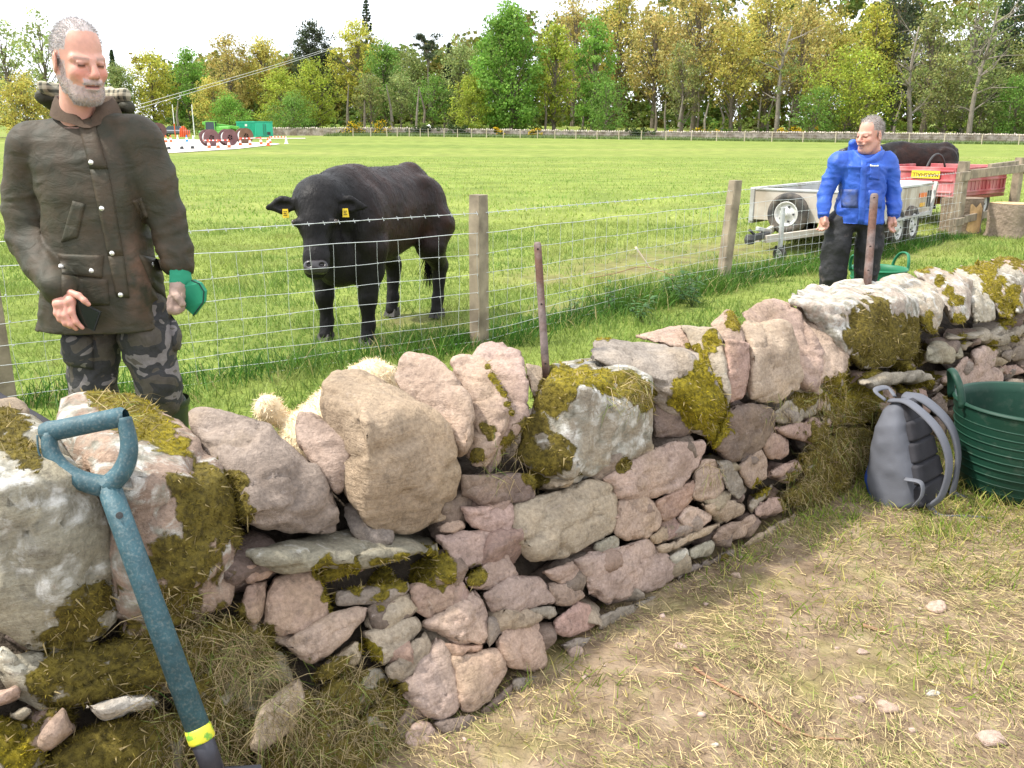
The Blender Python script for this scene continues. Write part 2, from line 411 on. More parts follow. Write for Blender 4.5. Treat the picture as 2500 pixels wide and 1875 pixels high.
lcol = m.ramp(m.noise(26, 5, ps), [(0.32, (0.17, 0.16, 0.125)), (0.46, (0.34, 0.32, 0.265)), (0.60, (0.62, 0.60, 0.55))])
c = m.mix(c, lcol, lf)
ms = m.attr('moss'); mn = m.noise(45, 6, ps, 0.7); mf = m.ramp(m.math('ADD', ms, m.math('MULTIPLY', m.math('SUBTRACT', mn, 0.5), 0.9)), [(0.42, 0.0), (0.58, 1.0)])
mcol = m.mix(m.ramp(m.noise(70, 5, ps), [(0.35, (0.06, 0.045, 0.014)), (0.6, (0.15, 0.115, 0.03))]), m.ramp(m.noise(70, 5, ps), [(0.35, (0.10, 0.085, 0.008)), (0.65, (0.34, 0.27, 0.02))]), m.attr('myel'))
c = m.mix(c, mcol, mf)
m.set(m.b.inputs['Base Color'], c); m.b.inputs['Roughness'].default_value = 0.92; m.b.inputs['Specular IOR Level'].default_value = 0.25
hgt = m.math('ADD', m.math('MULTIPLY', m.noise(150, 6, ps, 0.75), 0.5), m.math('MULTIPLY', m.noise(28, 7, ps, 0.65), 1.6)); hgt = m.math('ADD', hgt, m.math('MULTIPLY', mf, m.math('MULTIPLY', mn, 2.0)))
hgt = m.math('ADD', hgt, m.math('MULTIPLY', layn, 0.9))
m.bump(hgt, 0.75, 0.014)
STONE = m.m
MOSSM = pm('moss_tuft', src='attr', rough=0.95, var=0.25, vs=60, bump=0, spec=0.1, trans=0.25)
STRAW = pm('straw_blade', src='attr', rough=0.75, var=0.15, vs=30, bump=0, spec=0.3, trans=0.2)
GRASS = pm('grass_blade', src='attr', rough=0.6, var=0.12, vs=6, bump=0, spec=0.25, trans=0.35)
CORE = pm('wall_core', (0.075, 0.058, 0.042), 0.95, 0.5, 20, 0.9, 25, 0.03)

def surf_t(px, py):
    d = ray(px, py); a, b = 0.5, 14.0
    def f(t):
        x, y, z = CAMP + d * t; return y - (wallY(x) - batter(x) * max(0, ZC - z) + 0.12 * max(0, z - ZC))
    for _ in range(40):
        c_ = (a + b) / 2
        if f(c_) < 0: a = c_
        else: b = c_
    return (a + b) / 2
wall = thing('dry_stone_wall', (0.3, 2.6, 0), 'waist-high dry stone wall of pink and grey sandstone crossing the foreground', 'wall')
COLS = dict(p=(0.44, 0.325, 0.262), r=(0.375, 0.26, 0.21), t=(0.39, 0.31, 0.225), g=(0.28, 0.232, 0.192), d=(0.21, 0.16, 0.132), o=(0.35, 0.31, 0.235), w=(0.58, 0.54, 0.46), l=(0.40, 0.35, 0.28), k=(0.32, 0.24, 0.18))
MOSS = []      # (px,py,r,yellow)
def E(*p): return rg(0, 900, 1.701, p)
def A(*p): return rg(450, 800, 2.765, p)
def B(*p): return rg(500, 1250, 2.458, p)
def C(*p): return rg(1100, 750, 2.765, p)
def D(*p): return rg(1600, 550, 2.37, p)
def Fz(*p): return rg(1300, 1150, 1.843, p)
STN = []       # (points (px,py[,depth]), colour, lichen, back depth, kind)
def S(pts, col, lich=0.0, back=0.24, dep=0.0, cope=0): STN.append((pts, col, lich, back, dep, cope))
# the tall cope stones along the top, left to right
S(E((-60,140,.42),(0,128,.44),(60,122,.45),(118,165,.42),(112,215,.34),(0,220,.32),(-60,215,.32)), 't', .1, .15, 0, 1)
S(E((-90,450),(0,432),(180,388),(335,402),(400,520),(462,700),(500,900),(503,1060),(380,1150),(180,1228),(70,1212),(0,1130),(-90,1060),(-90,215,.30),(0,200,.32),(130,210,.33),(205,270,.30)), 'o', .62, .34, 0, 1)
S(E((405,520),(545,385),(720,372),(962,420),(1020,640),(1026,790),(972,1008),(720,1088),(520,1135),(508,900),(205,215,.36),(240,112,.42),(400,78,.44),(560,92,.42),(700,185,.32),(860,300,.14)), 'k', .60, .34, 0, 1)
S(A((40,565,.26),(80,545,.28),(200,556,.25),(400,612,.2),(580,645,.14),(640,690,.12),(740,772,.10),(912,902,.05),(962,1012,.02),(1080,1250),(1084,1312),(1040,1400),(950,1436),(800,1432),(620,1392),(400,1345),(360,1100,.02),(300,900,.08),(60,690,.22),(42,620,.25)), 'g', .08, .26, 0, 1)
S(A((745,612,.22),(800,550,.26),(862,562,.24),(962,632,.16),(1040,662,.14),(1136,772,.1),(1130,900,.08),(1100,1050,.08),(1052,1152,.08),(1020,1130,.09),(950,980,.1),(760,772,.18)), 'p', 0, .2, 0.0, 1)
S(A((890,450,.22),(955,325,.28),(1030,276,.3),(1200,290,.28),(1300,340,.25),(1450,412,.18),(1600,490,.12),(1700,562,.06),(1790,642,.03),(1832,800,0),(1850,950,0),(1832,1180),(1790,1280),(1600,1350),(1480,1410),(1330,1404),(1205,1350),(1160,1280,.02),(1085,1120,.08),(1125,950,.1),(1140,780,.14),(885,560,.22),(1205,580,-.02),(1190,900,-.02),(1480,520,.01)), 't', .18, .3, 0, 1)
S(A((1405,335,.26),(1430,220,.3),(1470,166,.32),(1530,150,.3),(1680,192,.24),(1800,292,.16),(1880,382,.1),(1930,482,.06),(1952,620,.02),(1940,780,.02),(1900,852,.03),(1850,880,.05),(1800,700,.1),(1450,430,.22)), 'p', .16, .22, 0, 1)
S(C((8,352,.22),(140,310,.24),(230,345,.18),(300,470,.1),(402,640,.03),(425,720,.02),(380,842,.02),(290,890,.03),(240,1100,.02),(150,1080,.05),(95,1000,.08),(140,800,.08),(150,600,.1),(50,440,.2)), 'p', 0, .12, 0, 1)
S(C((140,312,.26),(200,246,.3),(350,226,.28),(480,302,.2),(492,382,.14),(532,500,.06),(550,680,.02),(530,762,.02),(400,902,.01),(330,1050,.02),(247,1138,.03),(300,900,.08),(420,700,.08),(300,400,.22)), 'p', 0, .14, 0.03, 1)
S(C((488,372,.3),(600,380,.34),(655,440,.3),(640,560,.18),(560,640,.14),(530,520,.2)), 't', 0, .15, .02, 1)
S(C((640,478,.05),(850,532),(1372,482),(1382,600),(1372,800),(1342,960),(1200,1050),(960,1140),(820,1220),(690,1190,.02),(480,1040,.10),(400,1000,.12),(520,780,.12),(560,600,.12),(655,438,.28),(690,372,.36),(900,362,.38),(1110,346,.38),(1300,432,.2)), 'o', .78, .34, 0, 1)
S(C((1310,405,.2),(1400,432,.16),(1492,560,.08),(1600,722,.04),(1656,842,.03),(1560,890,.03),(1372,892,.05),(1362,700,.1),(1382,560,.14)), 'd', .05, .2, .02, 1)
S(C((920,345,.22),(945,232,.34),(1000,192,.38),(1100,202,.38),(1500,246,.3),(1692,282,.08),(1762,362,.02),(1802,482),(1862,642),(1876,800),(1832,900),(1770,922,.02),(1650,842,.02),(1490,545,.04),(1400,432,.1),(1100,350,.2)), 'g', .15, .28, 0, 1)
S(C((1235,195,.44),(1250,122,.48),(1400,92,.5),(1500,102,.46),(1600,172,.38),(1700,232,.3),(1770,345,.2),(1690,300,.22),(1400,250,.4)), 'p', .1, .2, 0, 1)
S(C((1530,118,.34),(1700,120,.3),(1780,142,.22),(1840,202,.14),(1872,402,.05),(1880,602,.02),(1862,700,.02),(1800,482,.08),(1770,332,.16),(1640,175,.3)), 'o', .25, .2, 0, 1)
S(D((312,572,.34),(405,482,.38),(432,478,.36),(472,542,.24),(516,642,.14),(520,700,.1),(400,690,.14),(395,655,.2)), 'p', 0, .2, 0, 1)
S(D((402,668,.1),(470,660,.07),(550,680,.05),(556,830,.02),(526,990,.02),(422,1034,.03),(412,900,.04),(414,690,.09)), 'r', 0, .2, 0, 1)
S(D((472,612,.3),(505,552,.3),(752,545,.16),(802,602,.08),(832,742,.02),(870,872,.0),(850,952),(690,1045),(540,1010,.02),(556,820,.04),(556,690,.1),(520,640,.22)), 't', .05, .26, 0, 1)
S(D((490,512,.44),(562,450,.48),(682,406,.5),(762,432,.42),(850,502,.3),(930,622,.14),(982,732,.05),(962,832,.02),(930,962,.02),(880,982,.03),(860,872,.08),(790,600,.24),(600,540,.42)), 'p', 0, .22, 0, 1)
S(D((800,442,.44),(940,432,.4),(1030,512,.26),(1056,602,.16),(1082,662,.1),(1136,762,.02),(1122,862,.01),(1090,902,.01),(942,912,.04),(965,800,.06),(975,720,.1),(880,560,.32)), 'p', .06, .22, 0, 1)
S(D((1012,475,.1),(1100,452,.08),(1520,412,.04),(1538,500),(1542,700),(1500,780),(1300,862),(1190,882,.0),(1116,792,.02),(1062,622,.06),(755,432,.4),(800,362,.5),(900,312,.56),(1100,302,.58),(1350,322,.42),(1460,378,.2)), 'l', .72, .36, 0, 1)
S(D((1250,292,.6),(1360,257,.6),(1460,252,.52),(1562,292,.36),(1662,372,.16),(1682,422,.1),(1692,522,.02),(1642,642),(1600,672),(1562,642,.02),(1532,432,.1),(1450,372,.3)), 'l', .6, .28, 0, 1)
S(D((1455,242,.62),(1600,222,.6),(1762,262,.34),(1850,302,.2),(1872,402,.08),(1850,562,.0),(1790,602),(1720,602,.02),(1692,522,.05),(1682,412,.14),(1570,292,.4)), 'l', .5, .26, 0, 1)
S(D((1690,222,.6),(1800,212,.56),(1922,332,.2),(1982,462,.04),(1986,572),(1942,592),(1840,602,.01),(1855,500,.05),(1866,342,.2)), 'l', .5, .24, 0, 1)
S(D((1720,202,.7),(1880,202,.58),(1962,252,.36),(2052,342,.16),(2096,442,.03),(2102,562),(2052,576),(1992,562,.01),(1982,442,.08),(1924,332,.24)), 'l', .4, .24, 0, 1)
S(D((1800,182,.72),(1900,190,.66),(2080,222,.36),(2150,282,.2),(2160,520,.02),(2095,542,.02),(2095,440,.06),(2044,332,.2)), 'l', .5, .26, 0, 1)
S(D((1900,176,.8),(1980,160,.8),(2095,176,.6),(2190,222,.4),(2250,300,.2),(2255,520,.02),(2165,530,.03),(2155,300,.2),(2060,232,.5)), 'p', .4, .26, 0, 1)
S(D((2150,260,.4),(2240,240,.4),(2330,330,.15),(2350,500,.02),(2260,520,.02)), 'l', .5, .26, 0, 1)
# flat plates under the copes
S(B((265,236,.02),(410,345),(500,348),(600,322),(880,336),(950,300),(1200,262),(1400,232),(1362,165,.10),(1320,132,.16),(900,104,.2),(780,142,.2),(500,200,.14)), 'o', .35, .2, -.03)
S(D((1556,712,.02),(1780,692),(1786,762),(1682,812),(1560,792),(1560,682,.1),(1650,662,.12),(1780,672,.08)), 'o', .2, .2, -.02)
S(D((1640,642,.05),(1782,682),(1900,702),(2052,692),(2182,632),(2300,600),(2300,540,.14),(2133,566,.14),(1800,604,.16),(1650,628,.14)), 'o', .25, .24, -.02)
S(D((1185,905),(1300,850),(1500,822),(1600,848),(1618,898),(1500,932),(1250,955)), 'o', .1, .25, -.06)
# coursed stones of the face
for pts, col in [
 (C((70,1122),(300,1150),(540,1130),(580,1200),(560,1290),(430,1312),(200,1342),(90,1272)), 'd'),
 (C((62,1342),(250,1332),(400,1322),(462,1420),(430,1500),(370,1550),(130,1492),(92,1430)), 'p'),
 (C((430,1340),(560,1300),(780,1240),(950,1155),(1090,1220),(1172,1380),(1150,1420),(1080,1530),(900,1612),(720,1700),(560,1702),(480,1640),(400,1600),(470,1440)), 't'),
 (C((1035,1170),(1060,1140),(1300,982),(1500,902),(1680,892),(1722,950),(1680,1080),(1600,1170),(1520,1240),(1460,1280),(1330,1262),(1200,1300),(1120,1290)), 'p'),
 (C((1130,1302),(1300,1266),(1410,1340),(1422,1400),(1400,1500),(1320,1560),(1200,1580),(1110,1540),(1170,1420)), 'p'),
 (C((1385,1320),(1540,1262),(1640,1162),(1656,1250),(1600,1330),(1520,1420),(1440,1450),(1422,1352)), 'r'),
 (C((1640,1132),(1700,1042),(1780,1020),(1842,1090),(1856,1230),(1800,1290),(1700,1310),(1622,1300),(1656,1230)), 'p'),
 (C((1785,1035),(1900,1042),(1962,1140),(1996,1230),(1940,1300),(1880,1262)), 'g'),
 (D((415,1062),(480,1036),(640,1060),(686,1100),(662,1220),(600,1282),(520,1365),(430,1360),(330,1292),(420,1200)), 'd'),
 (D((680,1082),(760,1002),(930,985),(935,1080),(800,1150),(690,1140)), 'o'),
 (D((932,955),(1030,972),(1032,1000),(970,1080),(935,1072)), 'p'),
 (D((680,1172),(780,1152),(920,1112),(966,1150),(960,1200),(860,1240),(720,1212)), 'r'),
 (D((620,1252),(680,1202),(770,1240),(776,1320),(730,1370),(640,1342)), 'r'),
 (D((645,1420),(760,1372),(832,1342),(860,1420),(790,1460),(660,1462)), 'r'),
 (D((470,1402),(600,1292),(640,1360),(646,1460),(550,1520),(522,1490)), 'p'),
 (Fz((278,332),(385,286),(390,330),(370,370),(282,362)), 'o'),
 (Fz((602,387),(690,347),(705,390),(690,415),(640,420)), 'w'),
 (Fz((702,352),(800,310),(820,340),(800,380),(712,395)), 'o'),
 (Fz((752,147),(900,135),(956,152),(950,195),(870,230),(812,200)), 't'),
 (Fz((640,210),(700,152),(820,190),(802,230),(700,280),(680,250)), 'p'),
 (Fz((525,302),(600,237),(690,245),(690,280),(560,335)), 't'),
 (Fz((560,347),(700,282),(840,227),(846,260),(700,330),(590,370)), 't'),
 (Fz((795,302),(850,252),(990,197),(1010,240),(1000,280),(900,320),(840,335)), 'p'),
 (Fz((992,172),(1060,112),(1130,116),(1135,170),(1070,205),(1002,210)), 'r'),
 (Fz((962,140),(1085,52),(1062,110),(985,190)), 'o'),
 (Fz((920,342),(1050,252),(1180,182),(1186,230),(1160,270),(1060,310),(930,375)), 't'),
 (Fz((705,422),(800,397),(900,352),(910,380),(800,440),(645,488)), 'g'),
 (Fz((932,387),(1060,322),(1160,282),(1152,312),(1050,370),(942,420)), 'g'),
 (Fz((180,402),(270,352),(400,362),(520,302),(560,340),(646,410),(640,460),(600,510),(480,560),(340,600),(250,560),(236,470)), 'p'),
 (Fz((40,456),(180,411),(230,460),(220,500),(140,515)), 'p'),
 (B((1680,492),(1740,442),(1880,386),(2000,390),(2102,500),(2090,540),(1950,570),(1860,610),(1742,600)), 'p'),
 (Fz((60,502),(190,512),(235,560),(180,600),(100,600)), 'p'),
 (B((1900,590),(2100,562),(2120,620),(2070,640),(1960,612)), 'o'),
 (Fz((90,690),(200,582),(260,600),(290,680),(270,710),(170,750),(100,730)), 'r'),
 (Fz((290,652),(480,592),(580,542),(590,600),(500,650),(300,722)), 'g'),
 (Fz((120,782),(280,732),(320,770),(260,800),(150,800)), 'g'),
 (B((1390,92),(1480,42),(1540,46),(1566,90),(1520,125),(1420,130)), 'p'),
 (B((1390,152),(1500,112),(1780,112),(1820,160),(1800,210),(1700,300),(1600,345),(1500,320),(1440,230)), 'p'),
 (B((1560,402),(1700,292),(1800,222),(1880,380),(1850,450),(1700,470),(1600,460)), 'p'),
 (B((245,322),(330,302),(415,356),(380,390),(260,430)), 'r'),
 (B((190,572),(260,442),(368,412),(368,560),(330,660),(280,680)), 'r'),
 (B((380,480),(410,402),(500,362),(620,352),(670,380),(740,540),(746,640),(700,690),(580,710),(470,745),(362,700)), 'p'),
 (B((495,762),(640,702),(740,692),(750,602),(960,572),(970,600),(940,670),(820,780),(740,870),(640,910),(580,880),(500,800)), 'p'),
 (B((780,482),(1000,442),(1220,432),(1222,480),(1100,530),(960,560),(800,570)), 'g'),
 (B((980,582),(1020,532),(1240,512),(1256,600),(1160,680),(1040,706),(1000,680)), 'd'),
 (B((1230,442),(1380,432),(1490,362),(1530,400),(1586,490),(1540,550),(1350,640),(1270,600),(1240,520)), 'r'),
 (B((1310,672),(1480,562),(1620,462),(1680,550),(1722,740),(1690,790),(1530,810),(1400,720)), 'p'),
 (B((1705,622),(1810,622),(1790,720),(1702,820),(1690,790),(1722,740)), 'g'),
 (B((1740,792),(1800,662),(1880,606),(2000,660),(2062,880),(2040,940),(1950,956),(1830,920)), 'p'),
 (B((1430,792),(1530,812),(1670,802),(1640,830),(1500,870)), 'r'),
 (B((1470,862),(1600,852),(1740,832),(1802,920),(1770,1020),(1692,1080),(1690,1150),(1600,1200),(1540,1180),(1522,1050),(1502,930)), 'p'),
 (B((950,722),(1080,692),(1260,626),(1300,690),(1240,760),(1180,850),(1080,920),(1020,880)), 't'),
 (B((1080,932),(1200,852),(1320,712),(1362,800),(1332,930),(1250,1000),(1120,1035)), 't'),
 (B((1160,1052),(1280,962),(1340,902),(1390,762),(1440,800),(1490,920),(1532,1130),(1502,1210),(1400,1250),(1300,1220),(1200,1120)), 'p'),
 (B((1640,1202),(1700,1152),(1850,1012),(1870,1130),(1800,1220),(1720,1246)), 'd'),
 (B((1840,1002),(2000,982),(2010,1030),(1862,1080)), 'g'),
 (B((1360,1262),(1600,1202),(1672,1230),(1600,1300),(1450,1360)), 'd'),
 (B((1190,1332),(1280,1242),(1380,1272),(1442,1380),(1410,1460),(1330,1500),(1240,1510)), 'p'),
 (B((270,1402),(350,1152),(560,1002),(602,1130),(520,1300),(320,1450)), 't'),
 (B((640,1022),(700,932),(900,772),(952,800),(922,900),(800,980)), 't'),
 (E((360,1402),(520,1352),(620,1352),(666,1386),(560,1430),(430,1460)), 'w'),
 (E((-40,1345),(80,1312),(92,1360),(20,1400),(-40,1410)), 'p'),
 (E((30,1440),(100,1402),(142,1420),(90,1470)), 'o'),
 (E((150,1560),(180,1490),(260,1402),(322,1500),(200,1590)), 'p'),
 (E((0,1150),(70,1215),(130,1230),(75,1300),(0,1235)), 'w'),
 (D((1660,900),(1700,842),(1790,752),(1832,765),(1900,830),(1980,842),(2002,880),(1960,950),(1800,962),(1700,930)), 'p'),
 (D((1825,735),(1900,705),(1985,722),(1962,820),(1852,832)), 'p'),
 (D((2000,722),(2133,692),(2230,690),(2230,760),(2050,800),(1992,770)), 'g'),
 (D((1990,802),(2100,802),(2140,850),(2050,880),(1985,850)), 'r'),
 (D((2110,800),(2250,775),(2260,850),(2150,870)), 'p'),
 (D((2010,902),(2062,882),(2130,890),(2140,960),(1985,942)), 't'),
 (D((2150,880),(2280,860),(2300,960),(2150,970)), 'g'),
 (D((1430,992),(1500,952),(1562,962),(1592,1060),(1582,1100),(1500,1090)), 'r'),
 (D((1590,962),(1650,912),(1672,932),(1625,965)), 'g'),
 (D((1590,995),(1640,965),(1690,1000),(1690,1090),(1605,1095)), 'd'),
 (D((1310,1042),(1480,1022),(1475,1050),(1302,1072)), 'w'),
 (D((1020,1180),(1100,1165),(1105,1195),(1030,1215)), 'g'),
 (D((830,1320),(880,1310),(892,1345),(850,1360)), 'w'),
 (D((950,1110),(1050,1085),(1160,1120),(1140,1160),(960,1165)), 't'),
]: S(pts, col, 0.06 if col not in 'wol' else .25, .17, -.055 if np.mean(pts, 0)[1] > 1640 and np.mean(pts, 0)[0] < 760 else 0.012)
# stones wholly blanketed in moss and dead grass
for pts in [E((0,1220),(150,1240),(300,1230),(420,1200),(560,1150),(700,1110),(740,1180),(720,1330),(520,1345),(350,1395),(180,1400),(60,1320)),
            E((560,1150),(720,1100),(880,1070),(1010,1030),(1080,1080),(1040,1180),(860,1290),(740,1330)),
            E((-80,1480),(0,1460),(120,1480),(170,1560),(200,1620),(120,1740),(-80,1740)),
            E((200,1600),(330,1500),(430,1470),(640,1420),(740,1480),(760,1640),(600,1740),(200,1740)),
            E((740,1330),(900,1230),(1060,1120),(1180,1180),(1200,1300),(1000,1480),(800,1560)),
            B((0,1150),(250,1100),(350,1200),(320,1400),(100,1540),(-60,1540),(-60,1300)),
            B((330,1440),(620,1100),(850,960),(1050,930),(1100,1050),(900,1250),(600,1480),(350,1560)),
            B((640,1500),(900,1250),(1120,1060),(1190,1130),(1250,1250),(1190,1500),(900,1640),(640,1640)),
            D((950,1010),(1100,960),(1280,960),(1300,1060),(1200,1160),(960,1120)),
            D((850,1350),(950,1230),(1150,1160),(1260,1200),(1260,1400),(1100,1480),(860,1480)),
            D((720,1560),(860,1470),(1050,1440),(1280,1400),(1290,1560),(1100,1640),(780,1640)),
            D((1290,1080),(1420,1060),(1420,1300),(1300,1400),(1270,1200)),]:
    S(pts, 'o', .1, .22, .03)
for r in [E((330,1050,65),(280,1130,60),(430,950,45)), E((60,310,50),(120,350,40),(30,220,40),(90,250,30)), E((850,560,95),(930,500,62),(965,650,62),(760,830,95),(740,970,80),(730,480,32),(720,1050,42),(860,430,30)),
          E((300,1260,110),(520,1240,110),(650,1180,70),(850,1110,80),(960,1070,62),(200,1310,50),(420,1330,60)), E((350,1560,110),(560,1560,130),(700,1480,70),(250,1650,90),(450,1690,90),(140,1500,30)),
          E((840,1260,90),(960,1210,80),(1080,1170,60)), B((100,1300,110),(50,1480,90),(550,1200,80),(800,1050,80),(450,1450,110),(850,1300,100),(1050,1150,60),(750,1480,100),(1000,1450,90),(1130,1080,30)),
          C((560,800,40),(480,950,42),(720,1020,52),(260,830,22),(180,1000,20),(1170,1060,22)), D((1250,560,62),(1350,650,70),(1450,700,52),(1200,650,48),(1300,760,52),(1180,780,30),(1480,600,40),(1500,760,24)),
          D((1100,1250,95),(1200,1150,62),(1000,1350,75),(1150,1400,95),(950,1500,75),(1080,1550,75),(870,1580,52),(840,1010,26),(1720,980,20),(1350,1200,60),(1230,1500,60),(800,1600,40)), Fz((870,400,16))]:
    MOSS += [(*q, 0.2) for q in r]
for r, y in [(E((480,130,60),(560,200,58),(620,235,45),(420,100,40)), .55), (E((680,280,48),(730,315,34),(500,190,30),(600,160,30)), .95), (E((180,1290,42),(40,1480,60)), .5), (E((60,1600,85),(0,1560,60)), .95),
             (B((1000,850,28),(960,800,18)), .8), (B((700,350,26),(760,370,45),(870,385,42),(1050,370,50),(1200,360,48),(1330,340,55),(1420,330,42),(1460,380,26)), .6), (B((745,500,24),(1080,500,16),(1060,580,14),(920,470,18),(1640,390,30),(770,570,14)), .5),
             (C((250,400,9),(275,460,11),(300,500,10),(330,545,12),(360,590,10),(380,650,10),(410,710,10),(370,900,12)), .7), (C((600,640,28),(700,620,45),(780,570,30),(650,520,26)), .35), (C((700,440,28),(760,470,36),(900,470,34),(1050,490,34),(830,500,22)), .95),
             (C((1180,520,38),(1290,570,36),(1320,660,22),(1240,600,24)), .5), (C((600,1150,34),(640,1080,30)), .35), (C((1700,330,14),(1700,400,22),(1700,480,32),(1700,560,50),(1620,600,50),(1740,680,55),(1780,790,46),(1770,880,30),(1560,540,26),(1740,970,12),(1690,750,40)), .95),
             (C((1760,230,26),(1750,180,14)), .9), (C((1000,200,10),(1060,205,8),(1600,258,8),(1660,270,10)), .9), (D((460,560,20),(450,510,14)), .6), (D((1570,570,20),(1600,620,20),(1590,520,14)), .6), (D((1640,320,16),(1740,430,20),(1760,540,18),(1700,380,16)), .75),
             (D((1230,920,34),(1300,890,34),(1450,870,45),(1560,870,34)), .6), (D((1560,230,24),(1700,225,22),(1800,225,20),(1850,225,25),(1930,260,25),(1960,360,28),(1920,310,20),(1990,420,18)), .85), (D((2050,480,28),(2060,390,26),(2030,545,22),(2000,320,14)), .85),
             (D((1980,180,25),(2090,195,25),(2180,230,25)), .6), (D((1780,650,14),(1960,690,16),(2080,660,10)), .7), (D((1100,1000,60),(1250,980,40),(1190,1060,40)), .6), (D((600,1530,26),(1010,90,4)), .8), (D((840,1010,18),(900,1000,18)), .5)]:
    MOSS += [(*q, y) for q in r]
MOSS = np.array([(x, yy, (r / 1.0), ye) for x, yy, r, ye in MOSS])

def hullplanes(P):
    P = np.asarray(P) * 50; bm = bmesh.new(); [bm.verts.new(p) for p in P]; r = bmesh.ops.convex_hull(bm, input=bm.verts[:])
    bm.normal_update(); pl = {}
    for f in bm.faces:
        n = f.normal
        if n.length < .5: continue
        k = (round(n.x, 3), round(n.y, 3), round(n.z, 3)); pl[k] = max(pl.get(k, -9e9), n.dot(f.verts[0].co))
    bm.free(); return np.array([(*k, d / 50) for k, d in pl.items()])
def rock(P, res, seed, rough=1.0, rnd_k=0.06):
    """rounded convex rock through the points P"""
    P = np.asarray(P, float); lo, hi = P.min(0), P.max(0); size = float(np.prod(np.sort(hi - lo)[1:])) ** 0.5
    c_ = P.mean(0); pl = hullplanes(P - c_); h = size / res; s = SDF(lo - 3 * h, hi + 3 * h, h)
    sl, X = s._blk(lo - 3 * h, hi + 3 * h, 0); d = (X - c_) @ pl[:, :3].T - pl[:, 3]
    k = size * rnd_k; s.F[:] = 1; top = np.partition(d, -3, axis=-1)[..., -3:] if d.shape[-1] > 3 else np.sort(d, -1)[..., -3:]
    top = np.sort(top, -1); d = top[..., 2]
    for j in (1, 0):
        hh = np.maximum(k - np.abs(d - top[..., j]), 0) / k; d = np.maximum(d, top[..., j]) + hh * hh * k * 0.25
    s.F[sl] = d - k * 0.3
    V, Q = s.mesh()
    if len(V) < 8: print('ROCKFAIL', len(P), size, len(pl), P.min(0), P.max(0), s.F.min()); return None
    N = vnormals(V, Q); f = 1.0 / size
    dv = size * rough * (0.04 * fbm(V * f * 2.0, seed, 2) + 0.02 * fbm(V * f * 6 + 3, seed + 5, 2) + 0.013 * fbm(V * f * 15, seed + 9, 2) - 0.03 * (1 - np.abs(fbm(V * f * 3.1 + 7, seed + 4, 2))) ** 6)
    rg_ = np.abs(vnoise(V * f * np.array([3.5, 3.5, 8]), seed + 2)); dv -= size * rough * 0.03 * sstep(0.12, 0.0, rg_)
    return V + N * dv[:, None], Q
def moss_of(V, lim=0.75):
    px, py, dep = proj(V); n = fbm(V * 34, 11, 3)
    mo = np.zeros(len(V)); ye = np.zeros(len(V)); ws = np.zeros(len(V)) + 1e-6
    for x, y, r, yl in MOSS:
        d = np.hypot(px - x, py - y) / r; w = np.clip(1.25 - d + 0.8 * n, 0, 1); mo = np.maximum(mo, w); ye += w * yl; ws += w
    return np.clip(mo * 1.4, 0, 1), ye / ws
def tufts(V, Q, mo, ye, n, L=0.013, seed=0, w=0.004):
    g = np.random.default_rng(seed); tri = np.concatenate([Q[:, [0, 1, 2]], Q[:, [0, 2, 3]]]); m3 = mo[tri].mean(1)
    ar = np.linalg.norm(np.cross(V[tri[:, 1]] - V[tri[:, 0]], V[tri[:, 2]] - V[tri[:, 0]]), axis=1) * (m3 > 0.5) * m3
    if ar.sum() <= 0: return None
    n = int(min(n, ar.sum() / 2 * 36000)) 
    if n < 12: return None
    k = g.choice(len(tri), n, p=ar / ar.sum()); b = g.dirichlet((1, 1, 1), n); P = (V[tri[k]] * b[..., None]).sum(1)
    N = vnormals(V, Q)[tri[k, 0]]; Dn = N + g.normal(size=(n, 3)) * 0.55; Dn /= np.linalg.norm(Dn, axis=1, keepdims=True)
    y = ye[tri[k, 0]][:, None] ; br = g.uniform(0.45, 1.35, (n, 1)); cl = (fbm(P * 30, 4, 2)[:, None] + 1) * 0.5 + 0.45
    col = (np.array([[0.155, 0.12, 0.035]]) * (1 - y) + np.array([[0.36, 0.29, 0.022]]) * y) * br * cl
    st = g.random((n, 1)) < 0.05; col = np.where(st, np.array([[0.42, 0.33, 0.16]]), col)
    ln = L * g.uniform(0.5, 1.5, n) * np.where(st[:, 0], 2.5, 1)
    return blades(P - N * 0.002, Dn, ln, w * g.uniform(.7, 1.4, n), col, 0.8, 1, rng=g)
ALLV, ALLF, noff = [], [], 0
NSTONE = 0
def add_stone(P, col, lich, seed, res, name, moss=True, rough=1.0):
    global noff, NSTONE
    r = rock(P, res, seed, rough, 0.02)
    if r is None: return None
    V, Q = r; g = random.Random(seed)
    mo, ye = moss_of(V) if moss else (np.zeros(len(V)), np.zeros(len(V)))
    up = vnormals(V, Q)[:, 2]
    mo = np.where(up < -0.75, 0, mo)
    li = np.clip(lich + 0.25 * fbm(V * 5, seed, 2) + 0.12 * up * (lich > .2), 0, 1) if lich > 0 else np.zeros(len(V))
    o = mk(name, V, Q, STONE, wall, True, {'lich': li, 'moss': mo, 'myel': ye}, center=True)
    k = g.uniform(0.86, 1.14); c = COLS[col]; o.color = (c[0] * k * g.uniform(.96, 1.05), c[1] * k, c[2] * k * g.uniform(.95, 1.05), 1)
    ALLV.append(V); ALLF.append(Q + noff); noff += len(V); NSTONE += 1
    if moss:
        t = tufts(V, Q, mo, ye, 6000, 0.009, seed)
        if t is not None: mk('moss', t[0], t[1], MOSSM, o, False, {'Col': t[2]})['kind'] = 'stuff'
    return o
